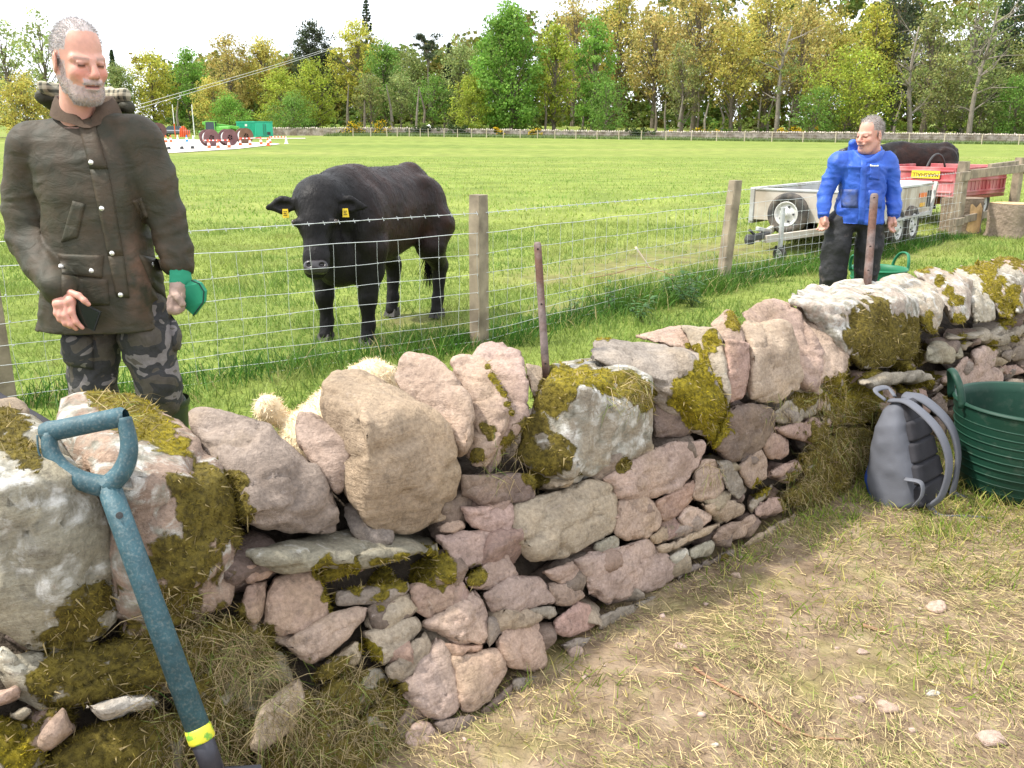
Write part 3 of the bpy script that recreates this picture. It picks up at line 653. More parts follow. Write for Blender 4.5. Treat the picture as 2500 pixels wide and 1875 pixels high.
for si, (pts, col, lich, back, dep, cope) in enumerate(STN):
    g = np.random.default_rng(si + 50); xy = np.array([p[:2] for p in pts]); dd = np.array([p[2] if len(p) > 2 else 0.0 for p in pts]) + dep
    cen = xy.mean(0); ts = np.array([surf_t(*p) for p in xy]); tm = ts.mean(); wpx = np.ptp(xy[:, 0]); hpx = np.ptp(xy[:, 1]); sz = math.sqrt(wpx * hpx) / FPX * tm
    xy = cen + (xy - cen) * ((1.01 if cen[0] < 2230 else .87) if cope else 1.07)
    P = []; front = dd < 0.05 + dep
    for (x, y), t, d in zip(xy, ts, dd):
        P.append(T(x, y, t + d + (0.045 if d <= dep + .05 else 0.0) * sz * g.uniform(.6, 1.5)))
        q = cen + (np.array([x, y]) - cen) * 0.86; P.append(T(q[0], q[1], t + max(d, 0) + back))
        if d <= dep + .05:
            q = cen + (np.array([x, y]) - cen) * g.uniform(.72, .86); P.append(T(q[0], q[1], t + d - sz * g.uniform(0.0, 0.07)))
    for _ in range(3):
        w = g.dirichlet(np.ones(len(xy)) * .8 * front + 1e-3); q = (w[:, None] * xy).sum(0); P.append(T(q[0], q[1], (w * (ts + dd)).sum() - sz * g.uniform(.03, .17)))
    add_stone(P, col, lich, si + 3, 36 if sz > .22 else (27 if sz > .12 else 18), 'cope_stone' if cope else 'stone', dep > -.05 or sz > .25, 0.8 if cope else 0.9)
# smaller hearting stones seen in the joints, and stones past both ends of the picture
g = np.random.default_rng(3)
for X in np.arange(-1.7, 3.9, 0.15):
    for z in (0.06, 0.18, 0.30, 0.42):
        x = X + g.uniform(-.05, .05); zz = z + g.uniform(-.02, .02); y = wallY(x) - batter(x) * max(0, ZC - zz) + 0.11
        ln = np.array([.75, .66, 0]); nn = np.array([-.66, .75, 0]); c0 = np.array([x, y, zz]); P = []
        a, b_, c_ = g.uniform(.06, .11), .09, g.uniform(.04, .075)
        for _ in range(12):
            q = g.normal(size=3); q /= np.abs(q).max(); P.append(c0 + ln * q[0] * a + nn * q[1] * b_ + np.array([0, 0, 1]) * q[2] * c_)
        add_stone(P, 'drgdt'[g.integers(5)], 0.0, int(g.integers(9999)), 11, 'stone', True)
for X in (-1.35, -1.75, -2.15, 3.35, 3.7, 4.05, 4.4):
    c0 = np.array([X, wallY(X) + 0.2, 0.6]); P = [c0 + np.array([.75, .66, 0]) * g.uniform(-.16, .16) + np.array([-.66, .75, 0]) * s * .2 + np.array([0, 0, g.uniform(-.17, .2)]) for s in (-1, 1) for _ in range(8)]
    add_stone(P, 'l' if X > 0 else 'o', .4, int(X * 100) + 500, 20, 'cope_stone')
# rubble core behind the faces, coloured dark to shade the gaps
cx = np.linspace(-3.4, 4.8, 80); prof = [(0.10, -0.1), (0.14, 0.2), (0.17, 0.43), (0.28, 0.5), (0.5, 0.5), (0.62, 0.43), (0.7, -0.1)]
tx = np.gradient(cx); ty = np.gradient(wallY(cx)); nrm = np.stack([-ty, tx], 1); nrm /= np.linalg.norm(nrm, axis=1, keepdims=True)
V = np.array([[x + n[0] * d, wallY(x) - batter(x) * max(0, ZC - z) * (d < .4) + n[1] * d, z] for x, n in zip(cx, nrm) for d, z in prof]); V += 0.02 * np.stack([fbm(V * 9, k, 2) for k in range(3)], 1)
k = len(prof); Fc = [(i * k + j, (i + 1) * k + j, (i + 1) * k + j + 1, i * k + j + 1) for i in range(79) for j in range(k - 1)] + [tuple(range(k)), tuple(79 * k + j for j in range(k - 1, -1, -1))]
mk('rubble_core', V, Fc, CORE, wall, True)
WV = np.concatenate(ALLV); WQ = np.concatenate(ALLF)
WBVH = BVHTree.FromPolygons([tuple(v) for v in WV.tolist()], WQ.tolist())
def hit(px, py, bvh=None):
    d = Vector(ray(px, py)).normalized(); r = (bvh or WBVH).ray_cast(Vector(CAMP), d)
    return (np.array(r[0]), np.array(r[1])) if r[0] is not None else (None, None)
# dead grass combed over the lower left of the wall
g = np.random.default_rng(12); SP, SD = [], []
for (x, y, r, n) in [(600,1617,75,420),(560,1700,120,260),(785,1800,110,420),(640,1850,130,320),(470,1840,110,260),(930,1760,80,220),(420,1520,90,120),(700,1660,70,160),(520,1560,80,160),(880,1640,50,90),(1000,1850,80,160),(1120,1850,60,120),(2050,1150,110,420),(2100,1050,80,260),(2020,980,60,160),(1960,1200,60,200),(380,1720,60,90),(1740,1150,30,24),(1230,1130,50,70),(290,1000,60,90),(1530,960,60,90),(1900,1000,40,60)]:
    for _ in range(int(n * 1.9)):
        a = g.uniform(0, 6.28); q = r * math.sqrt(g.random()); h, nn = hit(x + q * math.cos(a), y + q * math.sin(a))
        if h is None: continue
        t = g.normal(size=3); t[2] -= 0.8; t = t - nn * (t @ nn) * 0.85; t /= np.linalg.norm(t); SP.append(h + nn * 0.003); SD.append(t + nn * 0.12)
SP = np.array(SP); SD = np.array(SD); n = len(SP)
col = np.array([[0.44, 0.34, 0.18]]) * g.uniform(.3, 1.3, (n, 1)) * np.array([[1, 1, 1]]) + np.where(g.random((n, 1)) < .25, [[-.08, .03, -.06]], [[0, 0, 0]]); col = np.clip(col, .02, 1)
V, Fc, Cc = blades(SP, SD, g.uniform(.02, .085, n), g.uniform(.0007, .002, n), col, 0.8, 2, rng=g)
mk('dead_grass', V, Fc, STRAW, wall, False, {'Col': Cc})['kind'] = 'stuff'

# ------------------------------------------------------------------ two rusty iron pins standing on the cope
RUST = pm('rusty_iron', (0.125, 0.068, 0.05), 0.85, 0.45, 30, 0.7, 90, 0.004, spec=0.25, col2=(0.16, 0.125, 0.115), c2s=9)
HOLE = pm('hole_shade', (0.012, 0.01, 0.009), 0.9, 0, 1, 0)  # near-black colour standing in for the shade inside holes
def pin(top, bot, wpx, holes, label):
    h, nn = hit(*bot); h = T(*bot, surf_t(*bot) + .25) if h is None else h; b = h - np.array([0, 0, .03]); dep = proj(b)[2]; t = T(top[0], top[1], dep * 1.012); r = wpx / FPX * dep / 2
    o = thing('iron_pin', h, label, 'iron rod'); a = MB(); L = [b + (t - b) * k for k in (0, .2, .4, .6, .8, .98, 1)]
    a.tube(L, [r, r * 1.03, r, r * .98, r * 1.02, r, r * .8], 12).build('shaft', RUST, o, True)
    for k in holes:
        c = b + (t - b) * k; d = CAMP - c; d /= np.linalg.norm(d); hb = MB(); hb.tube([c + d * r * .6, c + d * (r + .001)], r * .26, 8).build('drilled_hole_shade', HOLE, o)  # solid plugs on the rod, dark like the inside of a drilled hole
pin((1312, 592), (1334, 898), 19, (.1, .54, .95), 'grey rusty iron pin standing in front of the cow, nearer of two')
pin((2135, 474), (2118, 692), 19, (.2, .45, .96), 'brown rusty iron pin standing on the cope in front of the blue jacket')

# ------------------------------------------------------------------ grass, straw and clippings
FPX_ = np.array([[-2.66, 4.53], [-0.234, 6.16], [2.1, 8.8], [4.4, 11.0], [6.5, 13.1]])        # fence line
def fence_d(X, Y):
    d = np.full(X.shape, 9.0)
    for a, b in zip(FPX_[:-1], FPX_[1:]):
        ab = b - a; t = np.clip(((X - a[0]) * ab[0] + (Y - a[1]) * ab[1]) / (ab @ ab), 0, 1); d = np.minimum(d, np.hypot(X - a[0] - t * ab[0], Y - a[1] - t * ab[1]))
    return d
def scatter(n, x0, x1, y0, y1, g, spread=0.85):
    X = g.uniform(x0, x1, n); Y = g.uniform(y0, y1, n); k = np.abs(X) < Y * spread + 0.9; return X[k], Y[k]
def grass_obj(name, X, Y, h, w, col, lean, seg, mat, label, cat=None):
    g = np.random.default_rng(len(X)); n = len(X); P = np.stack([X, Y, gz(X, Y) - 0.004], 1)
    D_ = np.stack([g.normal(size=n) * lean, g.normal(size=n) * lean, np.ones(n)], 1); D_ /= np.linalg.norm(D_, axis=1, keepdims=True)
    V, Fc, C_ = blades(P, D_, h, w, col, 0.55, seg, rng=g)
    o = mk(name, V, Fc, mat, None, False, {'Col': C_}); return tag(o, label, cat, kind='stuff')
g = np.random.default_rng(21)
def field_cols(X, Y, n, g):
    P = np.stack([X, Y, X * 0], 1); a = sstep(-.5, .5, fbm(P * 0.8, 2, 3))[:, None]; b = sstep(.1, .6, fbm(P * 2.2, 8, 3))[:, None]
    c = np.array([[0.165, 0.26, 0.05]]) * (1 - a) + np.array([[0.265, 0.325, 0.075]]) * a; c = c * (1 - .45 * b) + np.array([[0.42, 0.38, 0.14]]) * .45 * b
    return c * g.uniform(.65, 1.3, (n, 1))
# cropped pasture beyond the fence
X, Y = scatter(420000, -14, 16, 2.6, 15, g); keep = (wall_side(X, Y) > 0.75) & (g.random(len(X)) < np.clip(7.5 / Y, .25, 1) ** 1.2) & (g.random(len(X)) > mud_at(X, Y) * 1.3); X, Y = X[keep], Y[keep]; n = len(X)
ln = 0.045 + 0.05 * sstep(-.2, .6, fbm(np.stack([X, Y, X * 0], 1) * 1.6, 4, 2)); k1 = Y < 8.5
cc = field_cols(X, Y, n, g)
grass_obj('pasture_grass', X[k1], Y[k1], (ln * g.uniform(.6, 1.5, n))[k1], g.uniform(.004, .008, n)[k1], cc[k1], .45, 2, GRASS, 'short bright green pasture grass behind the wall')
k1 = ~k1
grass_obj('pasture_grass', X[k1], Y[k1], (ln * g.uniform(.8, 1.6, n))[k1], g.uniform(.008, .014, n)[k1], cc[k1], .4, 1, GRASS, 'sunlit pasture grass around the trailers in the middle distance')
X, Y = scatter(260000, -46, 50, 15, 60, g, .75); keep = g.random(len(X)) < np.clip(18 / Y, .2, 1) ** 1.5; X, Y = X[keep], Y[keep]; n = len(X)
grass_obj('pasture_grass', X, Y, g.uniform(.05, .11, n), g.uniform(.018, .035, n), 1.3 * field_cols(X, Y, n, g), .35, 1, GRASS, 'pale green grass covering the far half of the field')
# long uncut grass along the fence and behind the wall
X, Y = scatter(640000, -4.5, 8, 1.5, 14.5, g); fd = fence_d(X, Y); sw = wall_side(X, Y); P = np.stack([X, Y, X * 0], 1); cl = fbm(P * 1.7, 31, 3)
dens = np.clip(1 - fd / (.34 + .22 * cl), 0, 1) * 1.0 + (sw > .55) * (sw < 2.4) * (X > -.6) * (X < 6) * np.clip(.15 + 1.3 * cl, 0, 1) * .45
keep = (sw > 0.62) & (g.random(len(X)) < dens * np.where(X < -.5, .4, 1)); X, Y, cl = X[keep], Y[keep], cl[keep]; n = len(X)
c = np.array([[0.055, 0.145, 0.018]]) + np.clip(cl, 0, 1)[:, None] * np.array([[0.06, 0.06, 0.01]]); c = c * g.uniform(.6, 1.5, (n, 1)); dry = g.random((n, 1)) < .07; c = np.where(dry, [[.42, .36, .16]], c)
grass_obj('long_grass', X, Y, (.08 + .15 * np.clip(.4 + cl, 0, 1)) * g.uniform(.5, 1.5, n), g.uniform(.004, .008, n), c, .5, 2, GRASS, 'long lush green grass tufts along the wire fence')
# scuffed verge on the camera's side: straw, clippings, living tufts
def near_pts(n, g):
    X = g.uniform(-1.2, 4.6, n); Y = g.uniform(0.7, 5.2, n); s = wall_side(X, Y); k = (s < -0.02) & (np.abs(X) < Y * .85 + .7); return X[k], Y[k]
X, Y = near_pts(90000, g); P = np.stack([X, Y, X * 0], 1); a = fbm(P * 2.4, 41, 3); sd = wall_side(X, Y)
lush = np.clip(.12 + 1.0 * a + 1.0 * sstep(1.2, 2.1, X) * sstep(2.4, 3.1, Y) + .5 * sstep(-.28, -.1, sd) * (X > .2), 0, 1); lush = np.clip(lush + .5 * sstep(.9, 1.7, X) * sstep(-1.1, -.4, wall_side(X, Y)), 0, 1); keep = g.random(len(X)) < .05 + lush * .75; X, Y, lush = X[keep], Y[keep], lush[keep]; n = len(X)
c = np.where(g.random((n, 1)) < .55, [[0.19, 0.26, 0.035]], [[0.42, 0.36, 0.12]]) * g.uniform(.6, 1.35, (n, 1))
grass_obj('verge_grass', X, Y, (.018 + .065 * lush) * g.uniform(.5, 1.6, n), g.uniform(.002, .0045, n), c, .7, 2, GRASS, 'sparse trampled grass on the near side of the wall')
X = g.uniform(.75, 3.2, 60000); Y = g.uniform(2.3, 4.3, 60000); s_ = wall_side(X, Y); P = np.stack([X, Y, X * 0], 1); a = fbm(P * 5, 71, 3); w_ = sstep(.9, 1.5, X) * sstep(-1.15, -.55, s_) + .55 * sstep(-.22, -.12, s_); k_ = (s_ < -.12) & (g.random(len(X)) < np.clip(w_ * (.30 + 1.1 * a), 0, .8)); X, Y = X[k_], Y[k_]; n = len(X)
c = np.where(g.random((n, 1)) < .6, [[0.22, 0.32, 0.045]], [[0.46, 0.42, 0.13]]) * g.uniform(.6, 1.35, (n, 1))
grass_obj('verge_grass', X, Y, g.uniform(.025, .085, n), g.uniform(.002, .0042, n), c, .6, 2, GRASS, 'fresh yellow-green grass round the backpack and the large tub')
X, Y = near_pts(400000, g); P = np.stack([X, Y, X * 0], 1); a = fbm(P * 3.0, 51, 3); keep = g.random(len(X)) < np.clip(.5 + .9 * a, .12, 1); X, Y = X[keep], Y[keep]; n = len(X)
ang = g.normal(size=n) * .75 + 2.6 + 1.6 * fbm(np.stack([X, Y, X * 0], 1) * 1.5, 61, 2); P = np.stack([X, Y, gz(X, Y) + g.uniform(.0, .016, n)], 1)
D_ = np.stack([np.cos(ang), np.sin(ang), g.normal(size=n) * .12], 1); side = np.stack([-np.sin(ang), np.cos(ang), g.normal(size=n) * .4], 1)
c = np.array([[0.58, 0.455, 0.235]]) * g.uniform(.35, 1.3, (n, 1)); c = np.where(g.random((n, 1)) < .26, [[.25, .28, .075]] * g.uniform(.7, 1.2, (n, 1)), c); c = np.where(g.random((n, 1)) < .15, [[.22, .15, .09]] * g.uniform(.6, 1.2, (n, 1)), c)
V, Fc, C_ = blades(P, D_, g.uniform(.012, .07, n), g.uniform(.0008, .0024, n), c, .5, 2, side=side, rng=g)
tag(mk('cut_straw', V, Fc, STRAW, None, False, {'Col': C_}), 'dry yellow grass clippings strewn over the ground by the wall', kind='stuff')
# pebbles too small to count
pv, pf, o_ = [], [], 0
X, Y = near_pts(2600, g); X, Y = X[:420], Y[:420]
ico = bmesh.new(); bmesh.ops.create_icosphere(ico, subdivisions=1, radius=1); iv = np.array([v.co[:] for v in ico.verts]); jf = np.array([[v.index for v in f.verts] for f in ico.faces]); ico.free()
for x, y in zip(X, Y):
    s = abs(g.normal()) * .0045 + .002; pv.append(iv * (1 + .3 * g.normal(size=(len(iv), 1))) * [s, s * .8, s * .6] + [x, y, float(gz(x, y)) + s * .3]); pf.append(jf + o_); o_ += len(iv)
PEB = pm('pebble', (0.40, 0.30, 0.25), 0.9, .5, 25, .4)
tag(mk('gravel', np.concatenate(pv), np.concatenate(pf), PEB, None, True), 'tiny stone chips scattered in the straw', kind='stuff')
# loose stones lying on the verge
for i, (px, py, w, lab) in enumerate([(2285, 1485, 52, 'loose pink stone chip standing up in the grass at right'), (1662, 1588, 40, 'round reddish stone half sunk in the earth near the wall foot'), (2092, 1715, 44, 'flat pinkish stone flake on bare earth at lower right'), (2165, 1730, 70, 'broad pale stone slab nearly buried in the straw at lower right'), (2105, 1592, 34, 'small pink stone flake amid the straw right of centre'), (1745, 1822, 22, 'small white pebble near the bottom edge'), (2045, 1582, 18, 'tiny pink pebble left of the pink flake'), (1398, 1600, 60, 'low reddish stone at the foot of the wall below the centre'), (2275, 1690, 36, 'pale stone chip right of the buried slab'), (2420, 1810, 80, 'wide pale pinkish stone at the lower right corner'), (1800, 1405, 36, 'pink stone at the wall foot left of the backpack')]):
    c = G(px, py); s = w / FPX * np.linalg.norm(c - CAMP) / 2; q = np.random.default_rng(i + 300); P = q.normal(size=(14, 3)); P /= np.linalg.norm(P, axis=1, keepdims=True)
    P = P * [s, s * .75, s * (.8 if i == 0 else .42)] + c + [0, 0, float(gz(c[0], c[1])) + s * .15]; V, Q = rock(P, 10, i + 300, .8)
    o = mk('loose_stone', V, Q, STONE, None, True, {'lich': np.zeros(len(V)), 'moss': np.zeros(len(V)), 'myel': np.zeros(len(V))}, center=True); cc = COLS['p' if i not in (5, 8) else 'w']; o.color = (*[x * 1.05 for x in cc], 1); tag(o, lab, 'stone', 'loose stones on the verge')
# fallen twigs
BARKT = pm('twig_bark', (0.30, 0.17, 0.10), .85, .3, 40, .5, 120)
for pts, r, lab in [([(1694, 1640), (1760, 1680), (1830, 1720), (1872, 1752)], .005, 'long straight brown twig lying in the straw below centre'), ([(1872, 1752), (1920, 1785), (1990, 1808), (2060, 1812), (2115, 1808)], .004, 'curved reddish twig at the bottom right of centre'), ([(2105, 1528), (2150, 1540), (2172, 1545)], .006, 'short dark reddish stick right of centre')]:
    P = [G(*p) for p in pts]; P = [p + [0, 0, float(gz(p[0], p[1])) + r] for p in P]; a = MB(); a.tube(bez(P, 5), np.linspace(r, r * .5, 5 * (len(P) - 1) + 1), 6); tag(a.build('twig', BARKT, None, True, center=True), lab, 'twig')

# ------------------------------------------------------------------ wire fence
TIMBER = pm('weathered_timber', (0.30, 0.245, 0.175), 0.85, .3, 9, .5, 40, .004, col2=(0.20, 0.16, 0.115), c2s=6)
WIRE = pm('galvanised_wire', (0.62, 0.64, 0.63), 0.45, .1, 10, 0, metal=.55)
fence = thing('wire_fence', (*FPX_[1], 0), 'sheep-netting fence with square timber posts and a barbed top wire', 'fence')
def post(p, h, w, rz, lean=(0, 0), parent=None, name='post', mat=None):
    R = rotm('Z', rz); b = np.array([p[0], p[1], -.12]); t = np.array([p[0] + lean[0], p[1] + lean[1], h]); a = MB(); n = 6
    bm_ = []
    for i in range(n + 1):
        c = b + (t - b) * i / n; k = w / 2 * (1 if i < n else .93)
        for sx, sy in ((-1, -1), (1, -1), (1, 1), (-1, 1)):
            for ex, ey in (((.82, 1), (1, .82)) if sx * sy < 0 else ((1, .82), (.82, 1))): bm_.append(c + R @ np.array([sx * k * ex, sy * k * ey, 0]))
    Fc = [(i * 8 + j, i * 8 + (j + 1) % 8, (i + 1) * 8 + (j + 1) % 8, (i + 1) * 8 + j) for i in range(n) for j in range(8)] + [tuple(range(7, -1, -1)), tuple(n * 8 + j for j in range(8))]
    return mk(name, bm_, Fc, mat or TIMBER, parent, False, None, center=True)
post(FPX_[0] + [-.06, .02], .98, .10, .7, (0, 0), fence); post(FPX_[1], 1.03, .105, .95, (.005, 0), fence); post(FPX_[2], 1.0, .105, .55, (.07, 0), fence); post(FPX_[3], 1.0, .10, .7, (0, 0), fence)
LEFT = FPX_[0] - (FPX_[1] - FPX_[0]); post(LEFT, 1.0, .1, .7, (0, 0), fence)
path = np.vstack([LEFT, FPX_]); seg = np.hypot(*np.diff(path, axis=0).T); cum = np.concatenate([[0], np.cumsum(seg)])
def fpt(s, z, off=.055):
    x = np.interp(s, cum, path[:, 0]); y = np.interp(s, cum, path[:, 1]); return np.array([x + .62 * off, y - .78 * off, z])
ss = np.arange(0, cum[-1], .1); Ptop = [fpt(s, .905 + .006 * math.sin(s * 1.3)) for s in ss]
a = MB(); 
for ph in (0, math.pi):
    a.tube([p + np.array([.0025 * math.cos(k * 2.1 + ph), 0, .0025 * math.sin(k * 2.1 + ph)]) for k, p in enumerate(Ptop)], .0016, 4, False)
for k, p in enumerate(Ptop):
    for q in (-1, 1): a.tube([p + np.array([.006 * q, .002, -.012 * q]), p + np.array([-.004 * q, -.004, .012 * q])], .0013, 3, False)
a.build('barbed_wire', WIRE, fence)
rows = [.775, .63, .49, .365, .26, .17, .09, .02]
for i, z in enumerate(rows):
    a = MB(); a.tube([fpt(s, z + .006 * math.sin(s * 1.1 + i) + .004 * math.sin(s * 7 + i * 2)) for s in ss], .0023 if i == 0 else .0015, 4, False); a.build('line_wire', WIRE, fence)
g = random.Random(4)
for s in np.arange(.1, cum[-1] - .05, .15):
    ph = g.random() * 6; a = MB(); a.tube([fpt(s + .012 * math.sin(z * 9 + ph) * (1 - z), z + .006 * math.sin(s * 1.1)) for z in (.775, .7, .63, .55, .49, .365, .26, .17, .09, .02)], .0014, 3, False)
    for z in rows[1:4]: a.box(fpt(s, z), (.008, .008, .008))
    a.build('stay_wire', WIRE, fence, center=True)
# post and rail fence at the right
rf = thing('rail_fence', (*FPX_[4], 0), 'grey post and rail fence beside the red trailer', 'fence')
RP = [np.array([6.5, 13.1]), np.array([8.55, 15.35]), np.array([10.6, 17.6])]
for p in RP: post(p, 1.06, .13, .6, (0, 0), rf)
dr = (RP[1] - RP[0]) / np.linalg.norm(RP[1] - RP[0]); nr = np.array([dr[1], -dr[0]])
for z, h in ((.86, .13), (.22, .11)):
    for i, (a0, a1) in enumerate([(-.38, .0), (.02, 3.02), (3.06, 6.1)]):
        p0 = RP[0] + dr * a0 + nr * .09; p1 = RP[0] + dr * a1 + nr * .09; a = MB(); a.bar((*p0, z + .02 * (i == 1)), (*p1, z + (.03 if i == 1 else 0)), .04, h, bev=.006); a.build('rail', TIMBER, rf, center=True)
a = MB(); a.bar((*(RP[0] + dr * 1.15 + nr * .04), .965), (*(RP[0] + dr * 2.7 + nr * .04), .985), .06, .07, bev=.006); a.build('loose_board', TIMBER, rf, center=True)
# sawn logs under the rails
BARK = pm('log_bark', (0.20, 0.15, 0.105), .9, .4, 6, .9, 22, .03); SAWN = pm('split_wood', (0.55, 0.36, 0.18), .8, .35, 7, .5, 30, .01)
def log(c, r, h, label, split, mat):
    o = thing('sawn_log', (*c, 0), label, 'log'); g = random.Random(int(c[0] * 77)); n = 28; lob = [1 + .07 * math.sin(3 * a + 1) + .05 * math.sin(5 * a) for a in np.linspace(0, 2 * math.pi, n, False)]
    V = []; zs = [-.03, .05, h * .4, h * .8, h]
    for i, z in enumerate(zs):
        for k in range(n):
            a = 2 * math.pi * k / n; rr = r * lob[k] * (1.08 if i == 0 else 1) * (1 + .03 * g.uniform(-1, 1)); V.append((c[0] + rr * math.cos(a), c[1] + rr * math.sin(a), z))
    Fc = [(i * n + k, i * n + (k + 1) % n, (i + 1) * n + (k + 1) % n, (i + 1) * n + k) for i in range(4) for k in range(n)]
    mk('bark', V, Fc, mat, o, True); top = [(c[0] + (x - c[0]) * .97, c[1] + (y - c[1]) * .97, z + .004) for x, y, z in V[-n:]]; mk('cut_face', top, [tuple(range(n))], BARK if split else SAWN, o)
    if split:
        P = []
        for k in range(7):
            a = -2.3 + k * .22; P += [(c[0] + r * 1.03 * math.cos(a), c[1] + r * 1.03 * math.sin(a), z) for z in (.0, h * .35 + .1 * math.sin(k * 2), h * .82 + .06 * math.sin(k * 3))]
        mk('split_face', P, [(k * 3 + j, k * 3 + 3 + j, k * 3 + 4 + j, k * 3 + 1 + j) for k in range(6) for j in (0, 1)], SAWN, o)
log((6.9, 13.75), .29, .5, 'thick sawn log with pale split face behind the rail fence post', True, BARK)
log((7.35, 13.2), .30, .46, 'grey weathered sawn log standing at the right edge of the picture', False, pm('old_log', (0.26, 0.20, 0.15), .95, .35, 5, .9, 18, .03))

# ------------------------------------------------------------------ grey flat trailer
GALV = pm('galvanised_sheet', (0.50, 0.51, 0.50), .5, .18, 3, .15, 20, metal=.35, col2=(0.36, 0.34, 0.31), c2s=2.5)
PLY = pm('trailer_board', (0.50, 0.45, 0.38), .75, .2, 3, .2, 30, col2=(0.38, 0.32, 0.25), c2s=2.2)
DARK = pm('dark_steel', (0.05, 0.05, 0.05), .6, .3, 8, .2); RUBBER = pm('tyre_rubber', (0.045, 0.043, 0.04), .8, .35, 10, .4, 40, col2=(0.12, 0.10, 0.08), c2s=5)
RIM = pm('wheel_rim', (0.62, 0.61, 0.58), .45, .15, 12, .1, metal=.2); ORANGE = pm('orange_lens', (0.75, 0.16, 0.03), .3, .05, 5, 0); AMBER = pm('amber_lens', (0.75, 0.42, 0.05), .3, .05, 5, 0)
def wheel(parent, c, ax, R, w, name='wheel'):
    """tyre with rim, bolts; axis ax in parent's local frame"""
    M = frame(ax, (0, 0, 1)) if abs(ax[2]) < .9 else frame(ax, (1, 0, 0)); M = np.stack([M[:, 1], M[:, 2], M[:, 0]], 1)
    a = MB(); a.lathe([(R * .58, -w * .38), (R * .8, -w * .5), (R * .95, -w * .42), (R, -w * .2), (R, w * .2), (R * .95, w * .42), (R * .8, w * .5), (R * .58, w * .38)], 28, c, M, True); ty = a.build('wheel' if name is None else name, RUBBER, parent, True, local=True)
    a = MB(); a.lathe([(R * .6, w * .40), (R * .56, w * .44), (R * .50, w * .26), (R * .40, w * .22), (R * .30, w * .34), (R * .16, w * .36), (R * .15, w * .44), (.0005, w * .45)], 24, c, M); a.build('rim', RIM, ty, True, local=True)
    hb = MB()
    for k in range(5):
        an = k * 2 * math.pi / 5; p = np.array(c) + M @ np.array([R * .36 * math.cos(an), R * .36 * math.sin(an), w * .29]); q = M[:, 2] * .02; hb.tube([p - q * .5, p + q], R * .05, 6)
    hb.build('wheel_bolt', DARK, ty, local=True)
    return ty
tr = thing('flat_trailer', (4.51, 12.19, 0), 'grey galvanised flat trailer with a spare wheel on its front board', 'trailer', rz=math.radians(49.5))
L2, Wd2, z0, z1 = 1.4, .68, .38, .75
def part(name, mat, fn, par=tr, smooth=False): a = MB(); fn(a); return a.build(name, mat, par, smooth, local=True)
part('front_board', PLY, lambda a: a.box((-L2, 0, (z0 + z1) / 2), (.04, Wd2 * 2, z1 - z0), bev=.006))
for s in (-1, 1):
    part('side_board', PLY if s < 0 else GALV, lambda a: a.box((0, s * Wd2, (z0 + z1) / 2), (L2 * 2 - .05, .035, z1 - z0 - .01), bev=.005))
    part('top_rail', GALV, lambda a: a.box((0, s * Wd2, z1 + .016), (L2 * 2 + .04, .06, .03), bev=.006))
    part('lower_rail', GALV, lambda a: a.box((0, s * (Wd2 + .004), z0 - .02), (L2 * 2 + .02, .06, .06), bev=.006))
    part('corner_post', GALV, lambda a: a.box((-L2 - .005, s * (Wd2 - .01), (z0 + z1) / 2), (.06, .06, z1 - z0 + .05), bev=.006))
part('front_rail', GALV, lambda a: a.box((-L2, 0, z1 + .012), (.06, Wd2 * 2 - .08, .03), bev=.006))
part('floor', DARK, lambda a: a.box((0, 0, z0 + .02), (L2 * 2 - .06, Wd2 * 2 - .06, .03)))
part('tailgate', GALV, lambda a: a.box((L2 + .03, 0, (z0 + z1) / 2 + .02), (.04, Wd2 * 2 - .04, z1 - z0 + .06), rotm('Y', math.radians(18))))
for s in (-1, 1): part('tail_bracket', GALV, lambda a: a.bar((L2 + .14, s * (Wd2 + .02), z1 + .03), (L2 - .02, s * (Wd2 + .02), z0 - .06), .05, .06))
part('tail_reflector', ORANGE, lambda a: a.box((L2 - .42, -Wd2 - .024, (z0 + z1) / 2 + .06), (.3, .012, .06))); part('side_marker', AMBER, lambda a: a.box((L2 - .42, -Wd2 - .024, (z0 + z1) / 2 - .07), (.2, .012, .05)))
part('lamp_board', DARK, lambda a: a.box((L2 - .12, -Wd2 - .022, (z0 + z1) / 2), (.16, .01, .22)))
for s in (-1, 1): part('drawbar', PLY, lambda a: a.bar((-L2 + .3, s * .42, z0 - .07), (-L2 - 1.12, s * .05, .27), .05, .08))
part('coupling', DARK, lambda a: (a.bar((-L2 - .95, 0, .31), (-L2 - 1.42, 0, .30), .07, .07, bev=.01), a.lathe([(.0005, -.06), (.05, -.05), (.06, 0), (.045, .05), (.0005, .06)], 12, (-L2 - 1.42, 0, .29)), a.bar((-L2 - 1.3, 0, .33), (-L2 - 1.44, 0, .40), .025, .02)))
part('hand_brake', GALV, lambda a: a.bar((-L2 - .85, .02, .33), (-L2 - 1.2, .02, .39), .05, .05, bev=.01))
part('jockey_stem', GALV, lambda a: a.tube([(-L2 - .9, -.14, .62), (-L2 - .9, -.14, .1)], .028, 10))
jw = part('jockey_fork', DARK, lambda a: (a.box((-L2 - .9, -.19, .11), (.05, .01, .14)), a.box((-L2 - .9, -.09, .11), (.05, .01, .14)))); wheel(tr, (-L2 - .9, -.14, .085), (-1, 0.3, 0), .085, .06, 'jockey_wheel')
wheel(tr, (-L2 - .13, .13, .485), (-1, 0, 0), .255, .16, 'spare_wheel')
for s in (-1, 1):
    for x in (-.1, .5): wheel(tr, (x, s * (Wd2 + .02), .255), (0, s, 0), .255, .15)
    part('mudguard', GALV, lambda a: a.box((.2, s * (Wd2 + .03), .56 - .18), (1.2, .2, .02)))
